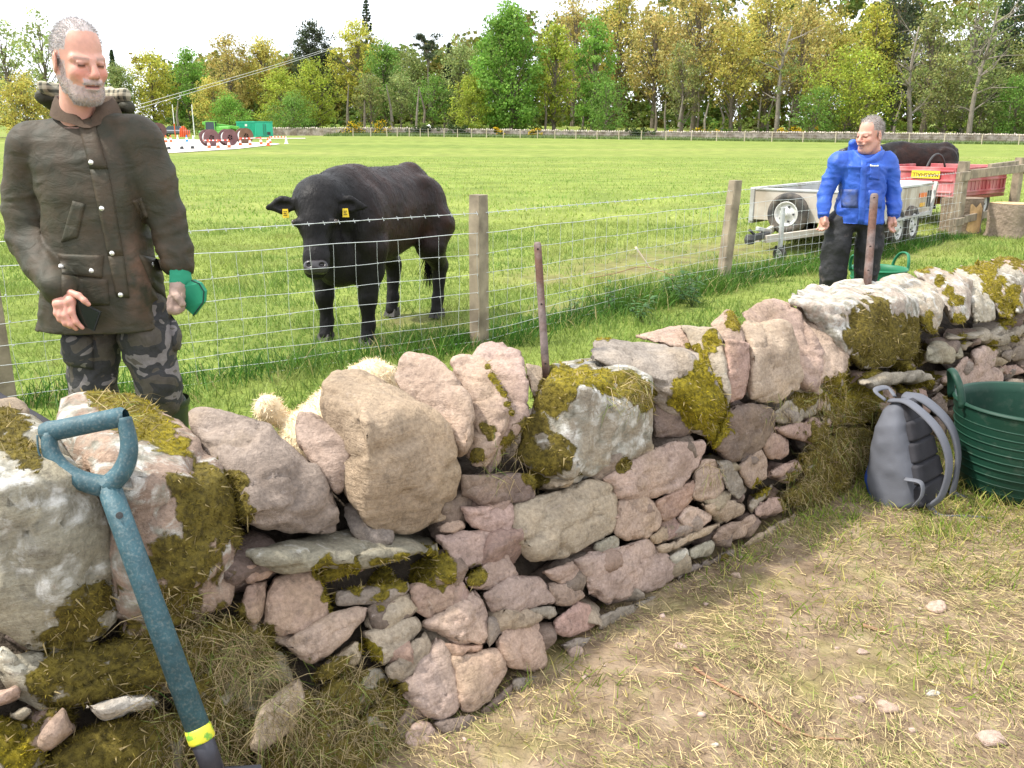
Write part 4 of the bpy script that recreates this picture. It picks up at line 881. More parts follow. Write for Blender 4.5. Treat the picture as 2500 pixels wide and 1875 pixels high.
part('chassis', DARK, lambda a: (a.box((0, .45, z0 - .09), (L2 * 1.8, .06, .09)), a.box((0, -.45, z0 - .09), (L2 * 1.8, .06, .09)), a.tube([(.2, -.7, .26), (.2, .7, .26)], .03, 8)))
# ------------------------------------------------------------------ red dropside trailer
RED = pm('faded_red_paint', (0.44, 0.075, 0.085), .6, .25, 3, .2, 25, col2=(0.50, 0.20, 0.20), c2s=2.4); RSTY = pm('rust_edge', (0.25, 0.09, 0.05), .85, .3, 10, .4); YEL = pm('yellow_plate', (0.80, 0.58, 0.04), .5, .05, 5, 0); INK = pm('black_ink', (0.02, 0.02, 0.02), .6, 0, 1, 0)
def text_mesh(name, txt, size, mat, parent, M4, ext=.002):
    cu = bpy.data.curves.new('txt', 'FONT'); cu.body = txt; cu.size = size; cu.extrude = ext; cu.align_x = 'CENTER'; cu.align_y = 'CENTER'; cu.resolution_u = 3
    o = bpy.data.objects.new('txt', cu); COLL.objects.link(o); bpy.context.view_layer.update(); me = bpy.data.meshes.new_from_object(o.evaluated_get(bpy.context.evaluated_depsgraph_get())); bpy.data.objects.remove(o); bpy.data.curves.remove(cu)
    me.transform(M4); me.name = name; me.materials.clear(); return link(name, me, mat, parent)
r_ang = math.atan2(.65, .76); fr = np.array([7.02, 14.35]); lx = np.array([.76, .65]); ly = np.array([-.65, .76]); Lr, Wr = 1.95, 1.5; cen = fr + lx * Lr / 2 + ly * Wr / 2
rt = thing('dropside_trailer', (*cen, 0), 'faded red dropside trailer with a yellow maker plate', 'trailer', rz=r_ang)
zr0, zr1 = .47, .93
def rpart(name, mat, fn, par=rt): a = MB(); fn(a); return a.build(name, mat, par, local=True)
def ribbed(a, c, L, h, axis, out):
    d = (L, .035, h) if axis == 0 else (.035, L, h); a.box(c, d, bev=.006)
    for zz in (-.16, .02, .17):
        dd = (L - .06, .03, .035) if axis == 0 else (.03, L - .06, .035); p = np.array(c, float); p[2] += zz; p[1 if axis == 0 else 0] += out * .022; a.box(p, dd, bev=.008)
    if axis == 0:
        for k in np.arange(-L / 2 + .12, L / 2, .14): a.box((c[0] + k, c[1] + out * .02, c[2] - .07), (.03, .02, .14))
fb = rpart('front_board', RED, lambda a: ribbed(a, (-Lr / 2, 0, (zr0 + zr1) / 2), Wr, zr1 - zr0, 1, -1))
for s in (-1, 1): rpart('side_board', RED, lambda a: ribbed(a, (0, s * Wr / 2, (zr0 + zr1) / 2), Lr - .05, zr1 - zr0 - .01, 0, s))
rpart('tailgate', RED, lambda a: ribbed(a, (Lr / 2, 0, (zr0 + zr1) / 2), Wr, zr1 - zr0, 1, 1))
rpart('floor', RSTY, lambda a: a.box((0, 0, zr0 + .03), (Lr - .08, Wr - .08, .03))); rpart('under_frame', RSTY, lambda a: (a.box((0, .35, zr0 - .09), (Lr + .1, .08, .1)), a.box((0, -.35, zr0 - .09), (Lr + .1, .08, .1)), a.box((0, -Wr / 2 + .02, zr0 - .03), (Lr, .05, .05))))
rpart('drawbar', RSTY, lambda a: (a.bar((-Lr / 2, .3, zr0 - .1), (-Lr / 2 - 1.0, 0, .34), .07, .09), a.bar((-Lr / 2, -.3, zr0 - .1), (-Lr / 2 - 1.0, 0, .34), .07, .09)))
for s in (-1, 1): wheel(rt, (.25, s * (Wr / 2 - .12), .3), (0, s, 0), .3, .2)
rpart('axle', DARK, lambda a: a.tube([(.25, -.6, .3), (.25, .6, .3)], .035, 8))
pl = rpart('maker_plate', YEL, lambda a: a.box((-Lr / 2 - .042, -.28, (zr0 + zr1) / 2 + .11), (.008, .46, .12)))
# the plate is bolted on upside down
Mt = Matrix.Translation((-Lr / 2 - .047, -.28, (zr0 + zr1) / 2 + .11)) @ Matrix(((0, 0, -1, 0), (-1, 0, 0, 0), (0, 1, 0, 0), (0, 0, 0, 1))) @ Matrix.Rotation(math.pi, 4, 'Z')
tm = text_mesh('plate_lettering', 'MARSHALL', .088, INK, pl, Mt)
hoop = MB(); hoop.tube([(.15 + .42 * math.cos(t), .1, zr0 + .12 + .52 * math.sin(t)) for t in np.linspace(.0, math.pi, 20)], .018, 8); ho = hoop.build('black_hose', DARK, None, True, local=True); ho.location = (*cen, 0); ho.rotation_euler = (0, 0, r_ang); tag(ho, 'black hose loop rising out of the red trailer', 'hose')

# ------------------------------------------------------------------ flexible tubs and the backpack
def tub(c, D_, Db, h, rzh, label, mat, grp='green rubber tubs'):
    o = thing('rubber_tub', c, label, 'tub', grp); R, Rb = D_ / 2, Db / 2; prof = [(.002, .006), (Rb - .012, .006)]
    n = 11
    for i in range(n): prof.append((Rb - .008 + (R - Rb) * (i / (n - 1)) ** .8, .012 + (h - .012) * i / (n - 1)))
    a = MB(); a.lathe(prof + [(R + .006, h + .006), (R + .01, h - .006)], 48); 
    out = [(R + .002, h - .012)]
    for i in range(20):
        k = 1 - i / 19; out.append((Rb + (R - Rb) * k ** .8 + (.007 if i % 2 else 0), h * k * .96)); 
    a.lathe([(R + .01, h - .006)] + out + [(.002, 0)], 48)
    bw_ = mk('bowl', np.array(a.v) + np.array(c), a.f, mat, o, True)
    for i in range(1, 10):
        k = i / 10.5; rr_ = Rb + (R - Rb) * k ** .8 + .004; a = MB(); a.lathe([(rr_, -.0035), (rr_ + .0045, 0), (rr_, .0035), (rr_ - .004, 0)], 48, np.array(c) + [0, 0, h * k * .96], None, True); a.build('moulded_rib', mat, bw_, True)
    for s in (0, math.pi):
        an = rzh + s; ex = np.array([math.cos(an), math.sin(an), 0]); et = np.array([-math.sin(an), math.cos(an), 0]); b = np.array(c) + ex * R
        P = [b + et * w + ex * e + np.array([0, 0, h + z]) for w, e, z in ((-.085, 0, -.02), (-.075, .012, .05), (-.035, .03, .105), (.035, .03, .105), (.075, .012, .05), (.085, 0, -.02))]; P = bez(P, 4)
        a = MB(); a.tube(P, np.array([(.009, .015)] * len(P)), 8, flat=ex); a.build('handle', mat, o, True)
    return o
TUB1 = pm('dark_green_rubber', (0.007, 0.040, 0.024), .55, .3, 5, .2, 40, spec=.35, col2=(0.05, 0.075, 0.055), c2s=26, c2t=(.56, .85)); TUB2 = pm('bright_green_rubber', (0.015, 0.17, 0.075), .5, .1, 4, .1, 40)
tub((2.10, 3.42, float(gz(2.10, 3.42)) + .02), .56, .43, .37, math.radians(168), 'large dark green rubber tub at the right edge, beside the backpack', TUB1)
tub((2.93, 7.05, .0), .42, .33, .40, math.radians(20), 'bright green rubber tub behind the wall at the man in blue', TUB2)
GREYC = pm('grey_nylon', (0.11, 0.115, 0.135), .75, .12, 12, .3, 200, .002); BLUEC = pm('blue_nylon', (0.02, 0.07, 0.36), .7, .1, 10, .2, 200, .002); BLKP = pm('black_padding', (0.035, 0.034, 0.04), .85, .2, 20, .4, 150, .003); WEB = pm('grey_webbing', (0.14, 0.145, 0.165), .7, .1, 30, .3, 300, .001)
bp_c = np.array([1.63, 3.34, float(gz(1.63, 3.34)) - .015]); bx = np.array([.66, -.75, 0]); by = np.array([.75, .66, 0]); tilt = math.radians(-19)
Bm = np.stack([bx, by, np.array([0, 0, 1.])], 1) @ rotm('Y', tilt)
bag = thing('backpack', bp_c, 'grey and blue backpack leaning on the wall, black back padding and straps showing', 'backpack')
s = SDF((-.16, -.24, -.02), (.2, .24, .52), .008)
s.stack([(.0, -.01, 0, .085, .145), (.02, -.01, 0, .10, .16), (.12, -.02, .0, .11, .158), (.25, .0, .0, .085, .15), (.34, .02, 0, .065, .13), (.40, .04, 0, .042, .10), (.425, .05, 0, .02, .06)], .02, 2, 3.2)
V, Q = s.mesh(); V[:, :2] += .014 * np.stack([fbm(V * 9, 3, 3), fbm(V * 9, 4, 3)], 1) * sstep(0, .1, V[:, 2])[:, None]
blue = V[:, 0] < -.085
fa = blue[Q].mean(1) > .5
def sub(V, Q, keep): q = Q[keep]; u, inv = np.unique(q, return_inverse=True); return V[u], inv.reshape(q.shape)
v1, q1 = sub(V, Q, ~fa); mk('bag_body', v1 @ Bm.T + bp_c, q1, GREYC, bag, True); v2, q2 = sub(V, Q, fa); mk('front_pocket', v2 @ Bm.T + bp_c, q2, BLUEC, bag, True)
for i, z in enumerate((.045, .13, .215, .30, .375)):
    hw_ = .125 - .012 * i; s = SDF((.03, -.16, z - .07), (.16, .16, z + .08), .006); s.stack([(z - .046, .080 - .01 * (i > 3), 0, .012, hw_ - .02), (z - .034, .083 - .01 * (i > 3), 0, .026, hw_), (z + .034, .083 - .012 * (i > 3), 0, .026, hw_ - .006), (z + .046, .080 - .012 * (i > 3), 0, .012, hw_ - .025)], .0, 2, 4.0); v, q = s.mesh(); mk('back_pad', v @ Bm.T + bp_c, q, BLKP, bag, True)
def ribbon(name, P, w, mat, par, th=.006, nrm=None, FB=None):
    P = bez([bp_c + (Bm if FB is None else FB) @ np.array(p) for p in P], 6); a = MB(); a.tube(P, np.array([(th, w / 2)] * len(P)), 8, flat=tuple(Bm[:, 1]) if nrm is None else nrm); return a.build(name, mat, par, True)
ribbon('shoulder_strap', [(.03, .055, .43), (.10, .07, .40), (.165, .10, .29), (.17, .115, .17), (.14, .11, .06), (.11, .12, .0)], .095, GREYC, bag, .011)
ribbon('shoulder_strap', [(.03, -.055, .43), (.11, -.065, .41), (.20, -.075, .30), (.215, -.07, .17), (.17, -.08, .05), (.12, -.10, .005)], .055, GREYC, bag, .008)
B0 = np.stack([bx, by, np.array([0, 0, 1.])], 1); ribbon('strap_tail', [(.10, -.10, .05), (.15, -.09, .012), (.22, -.03, .014), (.30, .03, .012)], .022, WEB, bag, .002, (0, 0, 1), B0); ribbon('strap_tail', [(.09, .12, .04), (.16, .16, .014), (.21, .22, .012)], .022, WEB, bag, .002, (0, 0, 1), B0)
ribbon('lower_strap', [(.08, -.15, .02), (.12, -.145, .06), (.125, -.14, .11), (.07, -.15, .13)], .04, WEB, bag, .004)
ribbon('grab_loop', [(.0, -.04, .43), (-.03, -.05, .475), (-.03, .05, .47), (.0, .04, .43)], .025, WEB, bag, .004)

# ------------------------------------------------------------------ the spade leaning on the wall at the left
BLUEP = pm('worn_blue_paint', (0.03, 0.085, 0.105), .6, .35, 25, .5, 90, .004, col2=(0.20, 0.23, 0.215), c2s=170, c2t=(.50, .95), spec=.5); SLV = pm('dark_sleeve', (0.035, 0.035, 0.045), .45, .3, 30, .2, col2=(.2, .17, .14), c2s=50, c2t=(.6, .75)); TAPE = pm('yellow_tape', (0.72, 0.68, 0.05), .5, .15, 30, .2, 60, col2=(.2, .45, .05), c2s=45, c2t=(.56, .62))
def tmin(px, py, r=14):
    b = 9
    for dx in (-r, 0, r):
        for dy in (-r, 0, r):
            h, _ = hit(px + dx, py + dy)
            if h is not None: b = min(b, proj(h)[2])
    return b
eb = E((452, 490), (640, 990), (835, 1530), (960, 1900)); tt = min(tmin(*eb[0]) - .035, 1.75); sock = T(*eb[0], tt)
# straight shaft that clears every stone it passes
best = None
for kk in np.arange(.70, 1.0, .01):
    ok = all(T(*eb[2], tt * kk) is not None for _ in (0,)); bot = T(*eb[2], tt * kk); P = [sock + (bot - sock) * u for u in np.linspace(0, 1.25, 14)]
    if all(proj(p)[2] < tmin(float(proj(p)[0]), float(proj(p)[1]), 20) - .022 for p in P): best = kk
kk = best or .78; bot = T(*eb[2], tt * kk); dsh = (bot - sock) / np.linalg.norm(bot - sock); foot = sock + dsh * ((sock[2] - 0.0) / -dsh[2]); rs = .0215 * tt / 1.6
spade = thing('spade', foot, 'worn blue spade handle with D-grip and yellow tape leaning on the wall', 'spade')
a = MB(); Lb = np.linalg.norm(bot - sock); a.tube([sock - dsh * .02, sock + dsh * Lb * .3, sock + dsh * Lb * .97], [rs * .95, rs, rs * 1.02], 20); sh = a.build('shaft', BLUEP, spade, True)
a = MB(); a.tube([sock + dsh * (Lb * .958), sock + dsh * (Lb * .965), sock + dsh * (Lb * 1.008), sock + dsh * (Lb * 1.015)], [rs * 1.03, rs * 1.1, rs * 1.12, rs * 1.03], 20); a.build('tape_band', TAPE, sh, True)
a = MB(); a.tube([sock + dsh * (Lb * .97), foot - dsh * .22], [rs * .98, rs * .9], 16); a.build('lower_sleeve', SLV, spade, True)
bw = np.cross(dsh, ray(*eb[0])); bw /= np.linalg.norm(bw); bn = np.cross(bw, dsh); a = MB(); BLD = []
for u, wv in ((.23, .02), (.2, .085), (.0, .085), (-.06, .05)):
    for q in (-1, 1):
        for th in (-.004, .004): BLD.append(foot - dsh * u + bw * q * wv + bn * th)
a.add(BLD, [(i * 4 + x, i * 4 + y, i * 4 + 4 + y, i * 4 + 4 + x) for i in range(3) for x, y in ((0, 1), (1, 3), (3, 2), (2, 0))] + [(0, 1, 3, 2), (12, 14, 15, 13)]); a.build('blade', SLV, spade)
gl, gr_ = [T(*p, tt - .01 - .02 * k) for k, p in enumerate(E((205, 262), (505, 196)))]; gl = T(*E((205, 262))[0], tt + .015); gr_ = T(*E((508, 200))[0], tt + .005)
gx_ = (gr_ - gl) / np.linalg.norm(gr_ - gl); a = MB(); a.tube([gl - gx_ * .012, gl, gl + gx_ * .02, gl + (gr_ - gl) * .5, gr_, gr_ + gx_ * .008], [rs * .82, rs * .92, rs * .86, rs * .84, rs * .84, rs * .6], 18, False); gp = a.build('d_grip', BLUEP, spade, True)
a = MB(); a.tube([gl - gx_ * .0125, gl + gx_ * .02], [rs * .5, rs * .5], 14); a.build('grip_hole_shade', HOLE, gp)  # dark plug in the bar end, painted as the shade of its bore
for side_, pp in ((0, E((203, 268), (212, 345), (258, 416), (340, 465), (440, 492))), (1, E((515, 205), (535, 300), (530, 372), (500, 436), (445, 490)))):
    P = bez([T(*q, tt + (.012 if side_ == 0 else .004) * (1 - i / 4)) for i, q in enumerate(pp)], 6); n_ = len(P); rr = np.array([(rs * (.62 + .3 * t), rs * (.85 + .15 * t)) for t in np.linspace(0, 1, n_)]); a = MB(); a.tube(P, rr, 12, flat=tuple(ray(*eb[0]))); a.build('grip_arm', BLUEP, gp, True)
    for off in (-.45, 0, .45):
        if side_ == 0:
            Pn = [p - np.array(ray(*eb[0])) / 1.05 * rs * (.55) + bw * 0 + gx_ * rs * (off - .55) for p in P[:-4]]; a = MB(); a.tube(Pn, rs * .09, 5); a.build('grip_rib', BLUEP, gp, True)
a = MB(); c = sock + dsh * .06 - np.array(ray(*eb[0])) * rs * .97; a.lathe([(.0005, .002), (rs * .28, .0015), (rs * .3, 0)], 12, c, frame(-ray(*eb[0]), (0, 0, 1))[:, [1, 2, 0]]); a.build('rivet', DARK, sh)
# black strap behind the leftmost cope stone
P = [T(-60, 925, 2.35), T(0, 968, 2.32), T(60, 1000, 2.28), T(120, 1036, 2.22), T(170, 1075, 2.18)]; a = MB(); a.tube(bez(P, 4), np.array([(.004, .011)] * 17), 8, flat=(.3, .9, .3)); tag(a.build('black_strap', BLKP, None, True, center=True), 'flat black strap slanting behind the leftmost cope stone', 'strap')

# ------------------------------------------------------------------ weeds by the fence
LEAF = pm('weed_leaf', src='attr', rough=.55, var=.2, vs=20, bump=0, trans=.3)
def weed(px, py, h, n, label, spread=.1, lw=.035, col=(0.05, 0.13, 0.025)):
    c = G(px, py); c[2] = float(gz(c[0], c[1])); o = thing('weed_plant', c, label, 'plant', 'weeds along the fence'); g = np.random.default_rng(int(px)); a = MB(); P, Dn, cl = [], [], []
    for i in range(max(2, n // 9)):
        t = c + np.array([g.normal() * spread, g.normal() * spread, h * g.uniform(.6, 1.1)]); a.tube([c, (c + t) / 2 + g.normal(size=3) * .01, t], [.004, .003, .0015], 5)
        for k in range(9):
            u = .25 + .75 * k / 8; p = c + (t - c) * u; an = g.uniform(0, 6.28); P.append(p); Dn.append((math.cos(an), math.sin(an), g.uniform(-.2, .5)))
    a.build('stem', pm('weed_stem', (0.10, 0.14, 0.04), .7, .2) if 'weed_stem' not in bpy.data.materials else bpy.data.materials['weed_stem'], o)
    P = np.array(P); Dn = np.array(Dn); Dn /= np.linalg.norm(Dn, axis=1, keepdims=True); m_ = len(P); sd_ = np.cross(Dn, [0, 0, 1]); sd_ /= np.linalg.norm(sd_, axis=1, keepdims=True); ln = g.uniform(.05, .11, m_)[:, None]; w_ = lw * g.uniform(.6, 1.1, m_)[:, None] / 2
    V = np.stack([P, P + Dn * ln * .35 - sd_ * w_, P + Dn * ln * .35 + sd_ * w_, P + Dn * ln - [0, 0, .015]], 1).reshape(-1, 3); b_ = np.arange(m_)[:, None] * 4; Fc = np.concatenate([b_ + [[0, 1, 2]], b_ + [[1, 3, 2]]])
    mk('leaves', V, Fc, LEAF, o, False, {'Col': np.repeat(np.array([col]) * g.uniform(.6, 1.5, (m_, 1)), 4, 0)})
weed(1640, 735, .34, 70, 'leafy dark green weed left of the second fence post', .12); weed(1690, 745, .30, 80, 'broad clump of dark thistle leaves at the fence', .16, .05); weed(1488, 770, .36, 30, 'slender nettle stem with paired leaves near the centre', .03); weed(1395, 775, .28, 40, 'pale low weed right of the near iron pin', .06, .03, (.09, .15, .05)); weed(1560, 790, .22, 60, 'short leafy weed between nettle and thistle', .1)
c0 = G(1440, 710); P = [c0 + np.array([0, 0, .12]), G(1500, 700) + [0, 0, .13], G(1570, 690) + [0, 0, .16], G(1650, 705) + [0, 0, .12]]; a = MB(); a.tube(bez(P, 5), .004, 5); tag(a.build('bramble_stem', BARKT, None, True, center=True), 'arching reddish bramble stem in the long grass', 'bramble')
a = MB(); st = G(1595, 665); a.tube(bez([st, st + [-.09, 0, .12], st + [-.2, .02, .27]], 5), np.linspace(.006, .012, 11), 6); tag(a.build('dead_dock', pm('bleached_stalk', (.6, .5, .38), .8, .2), None, True, center=True), 'bleached dead dock stalk poking through the fence', 'stalk')

# ------------------------------------------------------------------ far side of the field
def FX(px, Y): return (px - CX) / FPX * (CT * Y)
def gpt(px, Y):
    x = FX(px, Y); return np.array([x, Y, float(gz(x, Y))])
def zat(px, py, Y): return float(W(px, py, Y)[2])
FWALL = pm('far_wall_stone', (0.36, 0.30, 0.26), .95, .45, 1.6, 1.0, 2.2, .15, col2=(0.22, 0.17, 0.13), c2s=.9)
fw = thing('field_wall', gpt(1700, 150), 'long low grey stone wall at the foot of the woodland', 'wall')
xs = np.arange(FX(640, 150), FX(2640, 150), .42); V, Fc = [], []; g = np.random.default_rng(5)
# each visible cope stone of the far wall
for i, x in enumerate(xs):
    z = float(gz(x, 150)); h = 1.05 + .35 * sstep(10, 60, x) + .05 * g.normal(); V += [(x, 149.7, z - .2), (x, 149.75, z + h), (x, 150.2, z + h), (x, 150.3, z - .2)]
    if i: b = 4 * (i - 1); Fc += [(b, b + 4, b + 5, b + 1), (b + 1, b + 5, b + 6, b + 2), (b + 2, b + 6, b + 7, b + 3)]
mk('wall_body', V, Fc, FWALL, fw)
cv, cf, o_ = [], [], 0
for i, x in enumerate(np.arange(xs[0], xs[-1], .36)):
    z = float(gz(x, 150)); h = 1.05 + .35 * sstep(10, 60, x); s_ = g.uniform(.14, .24); cv.append(iv * (1 + .25 * g.normal(size=(len(iv), 1))) * [.17, .3, s_] + [x, 149.95, z + h + .08]); cf.append(jf + o_); o_ += len(iv)
ccs = mk('cope_row', np.concatenate(cv), np.concatenate(cf), pm('far_cope', (0.46, 0.40, 0.34), .95, .5, 1.5, .5, 3, .1), fw); ccs['kind'] = 'stuff'
FPOST = pm('pale_post', (0.52, 0.44, 0.33), .85, .2, 2, 0)
ff = thing('far_fence', gpt(1500, 134), 'row of thin pale fence posts in front of the far wall', 'fence')
FX_POSTS = [862, 905, 945, 970, 999, 1026, 1046, 1084, 1117, 1151, 1188, 1229, 1270, 1312, 1355, 1406, 1458, 1511, 1566, 1626, 1688, 1750, 1818, 1885, 1961, 2041, 2130, 2221, 2307, 2399, 2490, 2580]
pts_ = []
for px in FX_POSTS:
    p = gpt(px, 134); pts_.append(p); a = MB(); a.tube([p - [0, 0, .2], p + [0.03 * g.normal(), 0, 1.2 + .25 * (px > 1600)]], [.07, .06], 6); a.build('post', FPOST, ff, center=True)
for zz in (.35, .7, 1.05):
    a = MB(); a.tube([p + [0, -.07, zz] for p in pts_], .006, 3, False); a.build('line_wire', WIRE, ff)
# rough grass strip along the wall foot
X = g.uniform(FX(820, 146), FX(2640, 146), 16000); Y = g.uniform(136, 149.4, 16000); n = len(X)
grass_obj('rough_grass', X, Y, g.uniform(.3, .8, n), g.uniform(.1, .22, n), np.array([[.12, .17, .05]]) * g.uniform(.7, 1.4, (n, 1)), .4, 1, GRASS, 'rough grey-green grass along the foot of the far wall')

# ---- trees
LEAFM = pm('tree_leaf', src='attr', rough=.6, var=.15, vs=.6, bump=0, spec=.2, trans=.45); BRK = pm('tree_bark', (0.16, 0.13, 0.10), .9, .35, 2, .6, 6, .05); BRKP = pm('pale_bark', (0.21, 0.18, 0.145), .9, .3, 2, .6, 6, .05)
KC = dict(lime=(0.36, 0.42, 0.06), green=(0.18, 0.31, 0.06), bright=(0.20, 0.36, 0.06), yellow=(0.47, 0.46, 0.08), gold=(0.48, 0.43, 0.105), orange=(0.47, 0.395, 0.13), olive=(0.27, 0.29, 0.10), dark=(0.06, 0.095, 0.04), pine=(0.075, 0.095, 0.05), pale=(0.31, 0.37, 0.13), dull=(0.26, 0.31, 0.10))
def leaves(cen, rad, nper, size, col, g, squash=.8):
    k = len(cen); idx = np.repeat(np.arange(k), nper); n = len(idx); d = g.normal(size=(n, 3)); d /= np.linalg.norm(d, axis=1, keepdims=True); r = g.random(n) ** .45
    P = cen[idx] + d * (rad[idx] * r)[:, None] * [1, 1, squash]; nn = d + g.normal(size=(n, 3)) * .7 + [0, 0, .3]; nn /= np.linalg.norm(nn, axis=1, keepdims=True)
    u = np.cross(nn, g.normal(size=(n, 3))); u /= np.linalg.norm(u, axis=1, keepdims=True); v = np.cross(nn, u); s = (size * g.uniform(.55, 1.4, n))[:, None]
    V = np.stack([P - u * s, P - v * s * .7, P + u * s, P + v * s * .7], 1).reshape(-1, 3); Fc = (np.arange(n)[:, None] * 4 + [[0, 1, 2, 3]])
    cb = g.uniform(.72, 1.28, k)[idx][:, None]; C_ = np.array([col]) * cb * g.uniform(.75, 1.25, (n, 1)); C_[:, 0] *= g.uniform(.85, 1.15, n)
    return V, Fc, np.repeat(C_, 4, 0)
def tree(px, top, wpx, Y, kind, label, bare=.28, dens=1.0, shape='round', seed=0, trunk_r=None, bark=None, lean=0.0, name='broadleaf_tree', grp='trees along the far edge of the field'):
    g = np.random.default_rng(abs(int(px * 7 + top + Y) + seed)); b = gpt(px, Y); H = zat(px, top, Y) - b[2]; Wd_ = wpx / FPX * CT * Y; o = thing(name, b, label, 'tree', grp); col = KC[kind]
    tr_ = trunk_r or max(.16, H * .017); a = MB(); axis = [b + np.array([lean * H * u + .25 * math.sin(u * 3 + px), 0.2 * math.sin(u * 4 + px * .3), H * u * .9 - .3]) for u in np.linspace(0, 1, 7)]
    a.tube(axis, np.linspace(tr_ * 1.25, tr_ * .15, 7), 7); cen, rad = [], []
    ax = lambda u: np.array([np.interp(u, np.linspace(0, 1, 7), [p[k] for p in axis]) for k in range(3)])
    if shape == 'round':
        nl = int(40 * dens) + 12
        for i in range(nl):
            u = bare + (1 - bare) * ((i + g.random()) / nl); zc = b[2] + H * u; prof = math.sin(math.pi * min(1, (u - bare + .10) / (1.1 - bare))) ** .6; R_ = Wd_ / 2 * prof; an = i * 2.4 + g.uniform(-.4, .4); rr = R_ * g.uniform(.55, .98); c = ax(u); c = np.array([c[0] + rr * math.cos(an), c[1] + rr * math.sin(an) * .8, zc + g.uniform(-.03, .05) * H]); st = ax(max(.12, u - .22))
            mid = (st + c) / 2 + g.normal(size=3) * H * .015; a.tube([st, mid, c], [tr_ * .34, tr_ * .2, tr_ * .06], 4)
            cen.append(c); rad.append(Wd_ * g.uniform(.12, .19))
            if g.random() < .8: cen.append((mid + c) / 2 + g.normal(size=3) * Wd_ * .05); rad.append(Wd_ * g.uniform(.08, .13))
        for i in range(int(16 * dens) + 4): cen.append(ax(g.uniform(bare + .1, .97)) + g.normal(size=3) * Wd_ * .1); rad.append(Wd_ * g.uniform(.09, .14))
        nper, size, sq = max(32, int(58 * dens)), .024 * H ** .5 * 2.05, .75
    elif shape == 'conifer':
        for i in range(34):
            u = bare + (1 - bare) * i / 34; R_ = Wd_ / 2 * (1.05 - u) / (1.05 - bare)
            for k in range(4):
                an = i * 1.1 + k * 1.57 + g.uniform(-.3, .3); rr = R_ * g.uniform(.4, 1); c = ax(u * .99); c = c + [rr * math.cos(an), rr * math.sin(an), H * .1 * u - rr * .25]; cen.append(c); rad.append(max(.25, R_ * .30))
                if k == 0: a.tube([ax(u * .97), c], [tr_ * .2, tr_ * .05], 3)
        cen.append(ax(1.0) + [0, 0, H * .09]); rad.append(.3); nper, size, sq = 22, .24, .5
    else:   # scots pine: flat plates high on a bare stem
        for i in range(16):
            u = bare + (1 - bare) * g.random(); an = g.uniform(0, 6.28); rr = Wd_ / 2 * g.uniform(.2, .95); c = ax(u) + [rr * math.cos(an), rr * math.sin(an), H * .08]; a.tube([ax(max(.1, u - .1)), c], [tr_ * .3, tr_ * .06], 4); cen.append(c); rad.append(Wd_ * g.uniform(.14, .24))
        nper, size, sq = 80, .22, .5
    a.build('trunk', bark or BRK, o)
    V, Fc, C_ = leaves(np.array(cen), np.array(rad), nper, size, col, g, sq); mk('crown', V, Fc, LEAFM, o, False, {'Col': C_})
    return o
